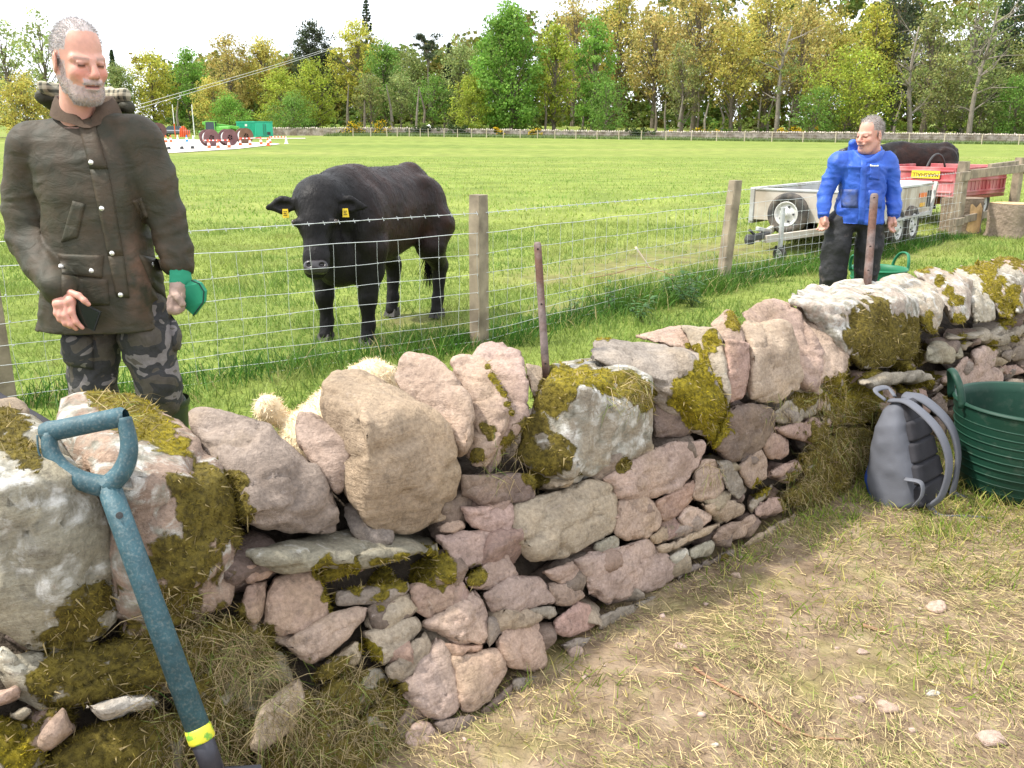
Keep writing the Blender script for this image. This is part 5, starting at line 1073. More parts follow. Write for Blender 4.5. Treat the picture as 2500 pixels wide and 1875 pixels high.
TR = [ # px, top, width, Y, colour, label, kwargs
 (40, 60, 170, 120, 'pale', 'tall thin pale willow at the far left edge', dict(dens=.7, bare=.15)), (125, 42, 150, 126, 'pale', 'wispy pale tree directly behind the left man\'s head', dict(dens=.55, bare=.15)), (-40, 130, 200, 124, 'olive', 'olive tree cut by the left picture edge', {}), (70, 190, 150, 116, 'gold', 'low golden bush-like tree behind the left shoulder', dict(bare=.05)),
 (298, 118, 40, 200, 'dark', 'small dark conifer tip right of the left man\'s head', dict(shape='conifer', bare=.3)), (264, 146, 40, 200, 'dark', 'smallest dark conifer beside the left man\'s cheek', dict(shape='conifer', bare=.3)),
 (300, 160, 95, 165, 'pale', 'soft pale green tree right of the left man', {}), (382, 132, 135, 168, 'yellow', 'rounded yellow-green tree above the cable drums', dict(bare=.15)), (470, 124, 110, 172, 'bright', 'fresh green tree left of the green container', dict(bare=.08)), (575, 88, 125, 178, 'orange', 'tall orange-brown oak above the green container', dict(dens=.8)), (655, 100, 110, 180, 'gold', 'golden oak between orange oak and dark pine', {}), (530, 195, 110, 158, 'gold', 'low amber tree left of the container', dict(bare=.1)),
 (560, 235, 110, 152, 'bright', 'low green tree beside the container', dict(bare=.03)), (690, 175, 130, 160, 'lime', 'yellow-green tree right behind the container', dict(bare=.05)), (775, 150, 130, 164, 'lime', 'lime tree right of the container', dict(bare=.08)), (720, 235, 130, 153, 'green', 'low dense green tree right of the container', dict(bare=.02)), (772, 62, 115, 195, 'pine', 'broad dark pine with a pointed tip, left of centre', dict(bare=.3, dens=1.2)), (880, 54, 135, 190, 'yellow', 'bright golden crown left of the tallest conifer', dict(bare=.3)), (908, -22, 62, 205, 'dark', 'tallest dark conifer reaching the top of the picture', dict(shape='conifer', bare=.35)),
 (945, 108, 120, 176, 'green', 'mid green tree under the tallest conifer', dict(bare=.12)), (905, 180, 90, 168, 'olive', 'brownish thin tree left of centre', dict(dens=.6)), (1005, 130, 110, 182, 'dull', 'dull green tree left of the tall pine', dict(dens=.8)), (1052, 68, 66, 190, 'pine', 'slim scots pine with bare trunk', dict(shape='pine', bare=.7, bark=BRKP)), (1098, 100, 52, 192, 'pine', 'dark narrow conifer right of the scots pine', dict(shape='conifer', bare=.35)), (1060, 190, 110, 170, 'green', 'leafy green tree below the scots pine', dict(dens=.8, bare=.2)), (980, 175, 100, 171, 'pale', 'loose pale green tree near the pallet of blocks', dict(dens=.7)),
 (1128, 100, 120, 172, 'pale', 'pale green tree left of the big bright tree', dict(bare=.1)), (1150, 190, 110, 158, 'lime', 'low lime tree left of the big bright tree', dict(bare=.05)), (1245, 12, 185, 158, 'bright', 'big bright green sycamore standing left of centre', dict(bare=.06, dens=1.5)), (1195, 80, 100, 164, 'bright', 'bright green shoulder tree joined to the big sycamore', dict(bare=.1)), (1355, 62, 125, 160, 'lime', 'lime-yellow tree right of the big sycamore', dict(bare=.12)), (1445, 48, 125, 165, 'bright', 'spring green tree near the middle of the wood', dict(bare=.1)), (1400, -15, 190, 186, 'orange', 'orange oak rising behind the lime tree', dict(dens=.8, bare=.3)), (1510, -20, 180, 190, 'gold', 'gold-brown oak above the middle of the wood', dict(dens=.8, bare=.35)), (1480, 190, 120, 156, 'green', 'low green tree at the wood edge near the middle', dict(bare=.1, dens=.7)), (1590, 20, 170, 180, 'orange', 'russet oak right of the middle', dict(dens=.85, bare=.35)),
 (1690, -40, 220, 172, 'orange', 'large russet oak with visible limbs right of the middle', dict(dens=1, bare=.35)), (1660, 110, 120, 164, 'olive', 'thin olive tree at the wood edge', dict(dens=.6)), (1780, 60, 170, 166, 'gold', 'golden oak leaning over the far wall', dict(dens=.85, bare=.35)), (1860, -30, 230, 178, 'gold', 'tall golden oak left above the blue jacket', dict(bare=.3)), (1940, 10, 190, 166, 'orange', 'amber oak above the man in blue', dict(dens=.9, bare=.38)), (2010, 40, 170, 182, 'gold', 'yellow-brown oak behind the amber oak', dict(bare=.3)), (2070, 120, 230, 156, 'lime', 'broad lime-green tree just above the man in blue', dict(bare=.15, dens=1.1)), (1990, 215, 150, 154, 'green', 'low green tree left of the man in blue', dict(bare=.15, dens=.7)), (2170, -20, 190, 192, 'pine', 'dark pine behind the trees at the right', dict(bare=.3, dens=1.1)), (2110, 10, 140, 188, 'yellow', 'yellow crown at the top right of centre', {}),
 (2250, 20, 150, 168, 'olive', 'ivy-hung old tree at the right', dict(dens=.7, trunk_r=.55)), (2340, -10, 200, 170, 'dull', 'gnarled oak with thin dull crown at the right', dict(dens=.55, trunk_r=.6, lean=.05, bark=BRKP)), (2300, 130, 150, 160, 'olive', 'low olive tree behind the second cow', dict(dens=.8, bare=.2)), (2430, 0, 220, 180, 'dark', 'dark green tree near the right edge', dict(bare=.15, dens=1.2)), (2500, 60, 160, 166, 'olive', 'olive tree at the right picture edge', dict(bare=.1)), (2470, 190, 150, 157, 'green', 'low green tree above the far wall at right', dict(bare=.05)), (2600, 20, 220, 175, 'gold', 'golden tree beyond the right edge', {}), (2390, 160, 130, 158, 'dull', 'dull shrubby tree at the foot of the gnarled oak', dict(dens=.7, bare=.1)),
]
for px, top, w_, Y, kd, lab, kw in TR: tree(px, top, w_, Y, kd, lab, **({'name': {'conifer': 'conifer_tree', 'pine': 'pine_tree'}.get(kw.get('shape'), 'broadleaf_tree')} | kw))
# bare leaning trunks at the right
def bare_tree(px, top, Y, lean, label, seed):
    g = np.random.default_rng(seed); b = gpt(px, Y); H = zat(px, top, Y) - b[2]; o = thing('bare_tree', b, label, 'tree', 'trees along the far edge of the field'); a = MB()
    P = [b + np.array([lean * H * u + .5 * math.sin(u * 5 + seed), 0, H * u - .3]) for u in np.linspace(0, 1, 9)]; a.tube(P, np.linspace(.48, .10, 9), 9); a.build('trunk', BRKP, o, True); a = MB()
    for i in range(16):
        u = g.uniform(.3, .97); k = int(u * 8); p = P[k]; d = np.array([g.normal(), g.normal() * .5, g.uniform(.1, .9)]); d /= np.linalg.norm(d); L_ = H * g.uniform(.1, .25); q = p + d * L_ * .5 + [0, 0, .3]; e = q + (d + g.normal(size=3) * .5) * L_ * .5; a.tube([p, q, e], [.18, .11, .03], 5)
        for _ in range(3): a.tube([q, q + (d + g.normal(size=3) * .8) * L_ * .4], [.05, .015], 3)
    a.build('branches', BRKP, o); c_ = np.array([P[4] + g.normal(size=3) * [2.2, 1, 3] + [0, 0, 3] for _ in range(26)]); V, Fc, C_ = leaves(c_, np.full(26, .9), 26, .2, KC['dull'], g); mk('crown', V, Fc, LEAFM, o, False, {'Col': C_})
bare_tree(2365, 10, 155, .07, 'nearly bare leaning oak trunk at the right', 3); bare_tree(2215, 60, 157, -.02, 'pale twisted trunk rising behind the man in blue', 8); bare_tree(1885, 60, 158, .1, 'slanting bare trunk left of the man in blue', 14)
# slim trunks one can tell apart inside the wood
for i, px in enumerate([1330, 1420, 1478, 1600, 1625, 1655, 1700, 1722, 1760, 1805, 1850, 1872, 1925, 1978, 2022, 2062, 2135, 2180, 2420, 2455, 850, 890, 960, 1015, 1035, 1085, 250, 330, 440]):
    Y = 158 + (i * 7) % 16; b = gpt(px, Y); g2 = random.Random(i); a = MB(); h = g2.uniform(5, 8); a.tube([b - [0, 0, .3], b + [g2.uniform(-.4, .4), 0, h * .5], b + [g2.uniform(-1, 1), 0, h]], [g2.uniform(.2, .42), .2, .08], 6); o = thing('tree_trunk', b, None, 'tree', 'slim trunks inside the wood'); mk('trunk', a.v, a.f, BRKP if i % 3 else BRK, o)
    o['label'] = ('slim %s trunk inside the wood, %s' % ('pale' if i % 3 else 'dark', ['first', 'second', 'third', 'fourth', 'fifth', 'sixth', 'seventh', 'eighth', 'ninth', 'tenth', 'eleventh', 'twelfth', 'thirteenth', 'fourteenth', 'fifteenth', 'sixteenth', 'seventeenth', 'eighteenth', 'nineteenth', 'last'][i] + ' counting from the big sycamore rightwards' if i < 20 else ['below the dark pine', 'right of the container gorse', 'left of the scots pine', 'beside the block pallet', 'under the scots pine', 'right of the scots pine', 'behind the left man shoulder', 'above the single reddish drum', 'above the orange barrier'][i - 20]))
# the wood behind and its undergrowth, one mass of foliage
def mass(name, n, x0, x1, y0, y1, h0, h1, cols, label, rad, nper, size, seed):
    g = np.random.default_rng(seed); X = g.uniform(x0, x1, n); Y = g.uniform(y0, y1, n); hf = np.interp(X, [-70, -20, 0, 40, 110], [.45, .55, .75, 1, 1]); Z = gz(X, Y) + h0 + (h1 - h0) * g.random(n) ** 1.25 * hf; cn = np.stack([X, Y, Z], 1); VV, FF, CC, o_ = [], [], [], 0
    for k, c in enumerate(cols):
        s = cn[k::len(cols)]; V, Fc, C_ = leaves(s, g.uniform(.7, 1.4, len(s)) * rad, nper, size, c, g); VV.append(V); FF.append(Fc + o_); CC.append(C_); o_ += len(V)
    tag(mk(name, np.concatenate(VV), np.concatenate(FF), LEAFM, None, False, {'Col': np.concatenate(CC)}), label, kind='stuff')
mass('far_wood', 2100, -80, 130, 200, 228, .5, 29, [(.11, .15, .035), (.20, .22, .045), (.24, .20, .05), (.16, .22, .045)], 'far mass of spring woodland behind the first trees', 2.5, 34, .6, 3)
mass('undergrowth', 900, -78, 112, 153, 200, .1, 4.6, [(.08, .15, .025), (.14, .19, .03), (.10, .11, .03), (.16, .21, .05)], 'green brambles and undergrowth on the floor of the wood', .9, 26, .24, 4)
def gorse(px, Y, w, h, label):
    b = gpt(px, Y); o = thing('gorse_bush', b, label, 'bush', 'flowering gorse by the far wall'); g = np.random.default_rng(int(px)); n = 16; c = b + np.stack([g.normal(size=n) * w * .28, g.normal(size=n) * w * .2, g.uniform(.15, 1, n) * h * .8], 1)
    V, Fc, C_ = leaves(c, np.full(n, w * .2), 22, .16, (.07, .10, .03), g); mk('foliage', V, Fc, LEAFM, o, False, {'Col': C_}); V, Fc, C_ = leaves(c + [0, -.1, .1], np.full(n, w * .22), 24, .12, (.62, .42, .015), g); mk('flowers', V, Fc, LEAFM, o, False, {'Col': C_})['kind'] = 'stuff'
for px, w, h, lab in [(864, 3.2, 2.4, 'bright yellow gorse right of the container, left one of a pair'), (932, 3.6, 2.3, 'bright yellow gorse right of the container, right one of a pair'), (1217, 1.8, 1.6, 'small orange-yellow gorse under the big sycamore'), (1306, 1.8, 1.7, 'small gorse right of the big sycamore'), (1644, 1.6, 1.6, 'tiny yellow gorse at the far wall right of the middle'), (1706, 2.4, 2.0, 'yellow gorse beneath the large russet oak'), (1740, 2.8, 1.7, 'low wide yellow gorse beneath the large russet oak'), (1910, 2.0, 2.2, 'yellow gorse left of the man in blue, lower one'), (1950, 2.2, 2.8, 'yellow gorse left of the man in blue, taller one')]: gorse(px, 152.6 if px > 1600 else 148.5, w, h, lab)
for px, w, lab in [(1118, 3.5, 'dark round shrub by the far wall left of centre'), (1030, 4.5, 'grey-green shrub hanging over the far wall'), (1560, 5, 'brown-green bramble shrub at the far wall')]:
    b = gpt(px, 149); o = thing('shrub', b, lab, 'shrub'); g2 = np.random.default_rng(px); c = b + np.stack([g2.normal(size=14) * w * .25, g2.normal(size=14) * .4, g2.uniform(.2, 1.5, 14)], 1); V, Fc, C_ = leaves(c, np.full(14, .6), 30, .2, (.06, .09, .03), g2); mk('foliage', V, Fc, LEAFM, o, False, {'Col': C_})

# ---- works compound at the far left of the field
PAD = pm('pale_hardcore', (0.62, 0.58, 0.53), .95, .15, .8, .4, 6, .03)
def sheet(name, pts, mat, dz, label):
    P = [np.array([FX(px, Y), Y]) for px, Y in pts]; P = np.array(P); V = [(x, y, float(gz(x, y)) + dz) for x, y in P]; o = mk(name, V, [tuple(range(len(V)))], mat, None); tag(o, label, kind='structure'); return o
# the pad follows the ground in strips
padv, padf = [], []
for j, Y in enumerate(np.linspace(70, 112, 22)):
    l, r = np.interp(Y, [70, 112], [230, 330]), np.interp(Y, [70, 80, 95, 112], [420, 575, 690, 470])
    for i in range(9): x = FX(l + (r - l) * i / 8, Y); padv.append((x, Y, float(gz(x, Y)) + .05))
    if j: padf += [((j - 1) * 9 + i, (j - 1) * 9 + i + 1, j * 9 + i + 1, j * 9 + i) for i in range(8)]
tag(mk('gravel_pad', padv, padf, PAD), 'pale hardcore pad under the cable drums', kind='structure')
tv, tf = [], []
for j, px in enumerate(np.linspace(560, 745, 20)):
    for Y in (116, 119): x = FX(px, Y); tv.append((x, Y, float(gz(x, Y)) + .06))
    if j: b = 2 * j; tf.append((b - 2, b, b + 1, b - 1))
tag(mk('track', tv, tf, PAD), 'pale track running right from the container', kind='structure')
DRUM = pm('drum_wood', (0.17, 0.085, 0.085), .8, .25, 2, .3, 8, .02); DRUMB = pm('brown_drum', (0.16, 0.09, 0.055), .8, .25, 2, .3, 8, .02); CABLE = pm('grey_cable', (0.50, 0.50, 0.50), .5, .2, 4, .4, 12, .02)
def drum(px, Y, R, label, mat):
    b = gpt(px, Y); o = thing('cable_drum', b, label, 'cable drum', 'cable drums on the pad'); c = b + [0, 0, R]; axd = np.array([.66, -.75, 0]); M = frame(axd)[:, [1, 2, 0]]; w = .95
    for s in (-1, 1):
        a = MB(); a.lathe([(R * .32, -.03), (R, -.03), (R, .03), (R * .32, .03)], 32, c + axd * s * w / 2, M, True); f = a.build('flange', mat, o); a = MB()
        for k in range(5): an = k * 1.2566; d = M @ np.array([math.cos(an), math.sin(an), 0]); a.bar(c + axd * s * w / 2 + d * R * .06, c + axd * s * w / 2 + d * R * .42, .1, .05)
        a.build('spoke', mat, f)
    a = MB(); a.lathe([(R * .72, -w / 2 + .03)] + [(R * (.73 if i % 2 else .70), -w / 2 + .03 + (w - .06) * i / 16) for i in range(17)] + [(R * .72, w / 2 - .03)], 28, c, M); a.build('cable', CABLE, o, True)
    a = MB(); a.lathe([(R * .30, -w / 2), (R * .30, w / 2)], 16, c, M); a.build('core', HOLE, o)
drum(511, 88, .80, 'purple-brown cable drum, leftmost of the front three', DRUM); drum(556, 90, .80, 'purple-brown cable drum, middle of the front three', DRUM); drum(596, 97, .80, 'brown cable drum, rightmost of the front three', DRUMB); drum(386, 118, .98, 'single reddish cable drum half hidden by the waxed jacket', DRUM)
CONT = pm('green_container_paint', (0.03, 0.42, 0.27), .5, .12, .8, .2, 6, .02)
ca = gpt(625, 128); u1 = np.array([-.78, .62, 0]); u2 = np.array([.88, .47, 0]); Lc, Wc, Hc = 4.4, 2.4, 2.05; cz = ca[2]; cont = thing('site_container', ca, 'bright green site container at the left of the far field', 'container')
def cpt(a_, b_, z): return ca + u1 * a_ + u2 * b_ + np.array([0, 0, z])
cor = [cpt(x, y, z) for x in (0, Lc) for y in (0, Wc) for z in (-.1, Hc)]; mk('shell', cor, [(0, 1, 3, 2), (4, 6, 7, 5), (0, 4, 5, 1), (2, 3, 7, 6), (0, 2, 6, 4), (1, 5, 7, 3)], CONT, cont)
for k in range(14): a = MB(); p = cpt(.25 + k * .3, -.03, .15); a.bar(p, p + [0, 0, Hc - .3], .12, .05); a.build('side_rib', CONT, cont, center=True)
a = MB(); a.bar(cpt(-.03, -.03, Hc), cpt(Lc, -.03, Hc), .1, .12); a.bar(cpt(-.03, -.03, Hc), cpt(-.03, Wc, Hc), .1, .12); a.build('top_frame', CONT, cont)
for k in (0, 1): a = MB(); p = cpt(-.04, .62 + k * 1.18, Hc / 2); a.box(p, (.05, 1.12, Hc - .25), np.stack([u1, u2, [0, 0, 1]], 1)); dr_ = a.build('door', CONT, cont); a = MB(); q = cpt(-.09, 1.05 + k * .3, .2); a.tube([q, q + [0, 0, Hc - .5]], .03, 6); a.build('lock_bar', DARK, dr_)
a = MB(); a.box(cpt(-.08, 1.75, .5), (.04, .45, .4), np.stack([u1, u2, [0, 0, 1]], 1)); a.build('vent', DARK, cont); a = MB(); a.box(cpt(2.0, -.07, 1.6), (.5, .03, .3), np.stack([u1, u2, [0, 0, 1]], 1)); a.build('label_plate', PAD, cont)
# telehandler behind the drums
LGREEN = pm('light_green_paint', (0.13, 0.42, 0.06), .5, .1, 1, .1); GLASS = pm('dark_glass', (0.05, 0.07, 0.08), .15, 0, 1, 0)
tb = gpt(528, 108); th_ = thing('telehandler', tb, 'light green telehandler parked behind the cable drums', 'vehicle')
def tp(name, mat, fn, par=th_): a = MB(); fn(a); return a.build(name, mat, par)
tp('chassis', LGREEN, lambda a: a.box(tb + [0, 0, .85], (3.6, 1.6, .55), bev=.08)); tp('engine_cover', LGREEN, lambda a: a.box(tb + [1.0, -.4, 1.35], (1.6, .7, .55), bev=.1)); cb = tp('cab', LGREEN, lambda a: (a.box(tb + [-.4, -.4, 2.15], (1.25, .85, .08), bev=.02), *[a.bar(tb + [-.4 + x, -.4 + y, 1.1], tb + [-.4 + x * .9, -.4 + y, 2.15], .08, .08) for x in (-.58, .58) for y in (-.38, .38)]))
tp('cab_glass', GLASS, lambda a: a.box(tb + [-.4, -.4, 1.62], (1.05, .72, .95)), cb); tp('boom', LGREEN, lambda a: a.bar(tb + [-1.6, .35, 2.0], tb + [2.6, .35, 1.45], .3, .34, bev=.03)); tp('boom_head', LGREEN, lambda a: a.bar(tb + [2.6, .35, 1.45], tb + [2.85, .35, .75], .3, .25)); tp('carriage', DARK, lambda a: a.box(tb + [2.95, .35, .6], (.12, 1.1, .5)))
for x in (-1.15, 1.2):
    for y in (-.85, .85): a = MB(); M = frame((0, 1, 0))[:, [1, 2, 0]]; a.lathe([(.3, -.2), (.52, -.22), (.6, -.12), (.6, .12), (.52, .22), (.3, .2)], 18, tb + [x, y, .6], M, True); w_ = a.build('wheel', RUBBER, th_); a = MB(); a.lathe([(.3, -.18), (.12, -.1), (.001, -.12)], 12, tb + [x, y, .6], M); a.build('rim', PAD, w_)
# cones, markers and barrier tape
CONE = pm('cone_orange', (0.80, 0.13, 0.04), .6, .05, 2, 0); WHT = pm('white_sleeve', (0.82, 0.80, 0.78), .5, .05, 2, 0); MBLUE = pm('marker_blue', (0.05, 0.25, 0.60), .6, .05, 2, 0)
def cone(px, Y, body, label, h=.8):
    b = gpt(px, Y); o = thing('traffic_cone', b, label, 'cone', 'cones and markers round the pad'); a = MB(); a.box(b + [0, 0, .04], (.42, .42, .08), bev=.02); a.build('base', body, o); a = MB(); a.lathe([(.17, .06), (.13, .3), (.12, .3), (.09, .52), (.08, .52), (.04, h), (.001, h)], 14, b); c = a.build('body', body, o); a = MB(); a.lathe([(.135, .29), (.098, .51)], 14, b); a.build('sleeve', WHT, c)
for i, (px, Y, m_, lab) in enumerate([(508, 82, CONE, 'orange cone before the left front drum'), (530, 82, CONE, 'orange cone between the left and middle front drums'), (557, 83, CONE, 'orange cone before the middle front drum'), (585, 90, CONE, 'orange cone left below the brown drum'), (609, 90, CONE, 'orange cone right below the brown drum'), (636, 93, CONE, 'orange cone right of the brown drum'), (653, 90, CONE, 'orange cone at the right, lower one of two'), (658, 96, CONE, 'orange cone at the right, upper one of two'), (698, 96, WHT, 'white marker alone at the right end of the tape'), (404, 100, CONE, 'orange cone by the single reddish drum'), (416, 101, CONE, 'second orange cone right of the single reddish drum'), (433, 101, WHT, 'white marker on the pad edge'), (455, 102, MBLUE, 'blue marker on the pad edge'), (471, 100, WHT, 'white marker right of the blue marker'), (409, 78, DARK, 'small dark marker on the front of the pad, leftmost'), (441, 79, DARK, 'small dark marker on the front of the pad, second'), (467, 80, DARK, 'small dark marker on the front of the pad, third')]): cone(px, Y, m_, lab, .8 if m_ is not DARK else .5)
TAPR = NT('red_white_tape'); sx = TAPR.n('TexWave', Scale=.9); TAPR.set(sx.inputs['Vector'], TAPR.pos()); TAPR.set(TAPR.b.inputs['Base Color'], TAPR.ramp(sx.outputs['Fac'], [(.45, (.75, .05, .04)), (.55, (.85, .82, .8))]))
for i, (l, lab) in enumerate([([(495, 82), (508, 82), (530, 82), (557, 83)], 'red and white tape in front of the left drums'), ([(585, 90), (609, 90), (636, 93)], 'red and white tape in front of the brown drum'), ([(658, 96), (698, 96)], 'thin tape running right to the white marker')]):
    P = [gpt(px, Y) + [0, 0, .72] for px, Y in l]; a = MB(); [a.bar(p, q, .02, .1) for p, q in zip(P[:-1], P[1:])]; tag(a.build('barrier_tape', TAPR.m, None, center=True), lab, 'tape')
b = gpt(452, 128); o = thing('orange_barrier', b, 'orange plastic mesh barrier bundled at the wood edge', 'barrier'); 
for k in range(6): a = MB(); a.bar(b + [-.7 + k * .27, 0, 0], b + [-.6 + k * .24, .2, 1.2 + .3 * math.sin(k)], .1, .2); a.build('panel', CONE, o)
for px, lab in ((428, 'tall red and white marker pole left of the orange barrier'), (475, 'slim white pole right of the orange barrier')):
    b = gpt(px, 126); o = thing('marker_pole', b, lab, 'pole'); a = MB(); a.tube([b, b + [0, 0, 1.8]], .07, 8); a.build('lower_section', CONE if px < 450 else WHT, o); a = MB(); a.tube([b + [0, 0, 1.8], b + [0, 0, 4.3]], .06, 8); a.build('upper_section', WHT, o)
b = gpt(428, 132); o = thing('parked_car', b, 'dark car parked under the trees behind the pad', 'car'); a = MB(); a.box(b + [0, 0, .62], (4.0, 1.7, .6), bev=.15); a.build('body', pm('grey_car', (.10, .11, .13), .35, .05, 1, 0, spec=.6), o); a = MB(); a.add([b + np.array(q) for q in [(-1.3, -.7, .9), (1.4, -.7, .9), (1.4, .7, .9), (-1.3, .7, .9), (-.7, -.6, 1.45), (.9, -.6, 1.45), (.9, .6, 1.45), (-.7, .6, 1.45)]], [(0, 1, 5, 4), (1, 2, 6, 5), (2, 3, 7, 6), (3, 0, 4, 7), (4, 5, 6, 7)]); a.build('cabin_glass', GLASS, o)
for x in (-1.25, 1.25):
    for y in (-.8, .8): a = MB(); a.lathe([(.15, -.1), (.32, -.1), (.32, .1), (.15, .1)], 14, b + [x, y, .32], frame((0, 1, 0))[:, [1, 2, 0]], True); a.build('wheel', RUBBER, o)
# pallet of blocks and small blue machine on the bank
b = gpt(1012, 156); o = thing('block_pallet', b, 'pallet of pale building blocks on the bank behind the far wall', 'pallet')
for i in range(4):
    for j in range(2): a = MB(); a.box(b + [-1.2 + i * .66, 0, .35 + j * .5], (.63, 1.0, .47), bev=.03); a.build('block', PAD, o, center=True)
a = MB(); a.box(b + [-.2, 0, .05], (2.7, 1.1, .12)); a.build('pallet_base', FPOST, o)
b = gpt(1042, 156); o = thing('site_mixer', b, 'small blue and white mixer right of the block pallet', 'mixer'); a = MB(); a.box(b + [-.55, 0, .75], (.9, .9, 1.1), bev=.08); a.build('body', MBLUE, o); a = MB(); a.lathe([(.001, -.5), (.35, -.45), (.5, 0), (.35, .4), (.28, .42)], 16, b + [.4, 0, 1.25], rotm('Y', .8)); a.build('mixing_drum', WHT, o, True)
for x in (-.5, .5): a = MB(); a.lathe([(.08, -.06), (.3, -.06), (.3, .06), (.08, .06)], 14, b + [x, -.45, .3], frame((0, 1, 0))[:, [1, 2, 0]], True); a.build('wheel', RUBBER, o)
# pylon top above the trees and the power line crossing in front of the wood
PYL = pm('pylon_steel', (0.33, 0.36, 0.38), .5, .1, 1, 0, metal=.4); b = np.array([FX(1236, 380), 380, 4.0]); o = thing('lattice_pylon', b, 'grey lattice pylon whose top shows above the big sycamore', 'pylon'); H = 56.0; a = MB()
def leg(s1, s2, z): w = np.interp(z, [0, 30, 46, 56], [4.2, 1.9, 1.3, .5]); return b + np.array([s1 * w, s2 * w, z])
zs = [0, 8, 15, 21, 26, 30, 34, 38, 42, 46, 50, 53, 56]
for s1 in (-1, 1):
    for s2 in (-1, 1): a.tube([leg(s1, s2, z) for z in zs], .14, 4)
a.build('leg', PYL, o); a = MB()
for z, q in zip(zs[:-1], zs[1:]):
    for s2 in (-1, 1): a.tube([leg(-1, s2, z), leg(1, s2, q)], .07, 3); a.tube([leg(1, s2, z), leg(-1, s2, q)], .07, 3); a.tube([leg(-1, s2, q), leg(1, s2, q)], .07, 3)
a.build('bracing', PYL, o)
for z in (36, 44, 52): a = MB(); a.tube([b + [-6.5, 0, z], b + [0, 0, z + 1.6], b + [6.5, 0, z]], .12, 4); a.tube([b + [-6.5, 0, z], b + [6.5, 0, z]], .1, 4); a.build('cross_arm', PYL, o)
CONDU = pm('conductor', (0.60, 0.60, 0.60), .4, 0, 1, 0)
for dy, lab in ((0, 'upper strand of the pale power line crossing the trees'), (9, 'lower strand of the pale power line crossing the trees')):
    P = [T(200, 296 + dy, 92), T(330, 258 + dy, 97), T(520, 203 + dy * .8, 105), T(700, 150 + dy * .6, 114), T(870, 96 + dy * .4, 124), T(1080, 26 + dy * .2, 136)]; a = MB(); a.tube(bez(P, 5), .02, 4); tag(a.build('power_line', CONDU, None, center=True), lab, 'cable')

# ------------------------------------------------------------------ people
SKIN = pm('skin', src='attr', rough=.5, var=.08, vs=60, bump=.15, bs=350, bd=.0015, spec=.4)
sk = SKIN.node_tree.nodes['Principled BSDF']; sk.inputs['Subsurface Weight'].default_value = .12; sk.inputs['Subsurface Radius'].default_value = (.01, .004, .002)
HAIR = pm('grey_hair', src='attr', rough=.6, var=.2, vs=120, bump=0, spec=.3)
EYEW = pm('eye', (0.05, 0.035, 0.03), .2, 0, 1, 0, spec=.6)
def bvh_of(V, Q): return BVHTree.FromPolygons([tuple(v) for v in np.asarray(V).tolist()], np.asarray(Q).tolist())
def slab(name, bvh, quad, mat, parent, nu=8, nv=8, th=.006, off=.002, edge=True):
    """a thin cloth or leather piece lying on a surface; quad: four pixel corners (tl, tr, br, bl)"""
    q = np.array(quad, float); F_, Bk = [], []; last = None
    for j in range(nv + 1):
        for i in range(nu + 1):
            u, v = i / nu, j / nv; p = (q[0] * (1 - u) + q[1] * u) * (1 - v) + (q[3] * (1 - u) + q[2] * u) * v; h, n = hit(p[0], p[1], bvh)
            if h is None: h, n = (last if last is not None else (T(p[0], p[1], 3), -ray(*p)))
            last = (h, n); e = min(u, 1 - u, v, 1 - v); tk = th * (.35 if e < 1e-6 else 1); F_.append(h + n * (off + tk)); Bk.append(h - n * .004)
    V = F_ + Bk; m_ = nu + 1; k = len(F_); Fc = [(j * m_ + i, (j + 1) * m_ + i, (j + 1) * m_ + i + 1, j * m_ + i + 1) for j in range(nv) for i in range(nu)]
    bd = [i for i in range(m_)] + [j * m_ + nu for j in range(1, nv + 1)] + [nv * m_ + i for i in range(nu - 1, -1, -1)] + [j * m_ for j in range(nv - 1, 0, -1)]
    Fc += [(bd[i], bd[(i + 1) % len(bd)], bd[(i + 1) % len(bd)] + k, bd[i] + k) for i in range(len(bd))]
    return mk(name, V, Fc, mat, parent, True)
def stud(bvh, px, py, r, mat, parent, name='press_stud'):
    h, n = hit(px, py, bvh)
    if h is None: return
    a = MB(); a.lathe([(r, -.003), (r, .004), (r * .8, .007), (.0004, .008)], 14, h + n * .006, frame(n, (0, 0, 1) if abs(n[2]) < .9 else (1, 0, 0))[:, [1, 2, 0]]); a.build(name, mat, parent, True)
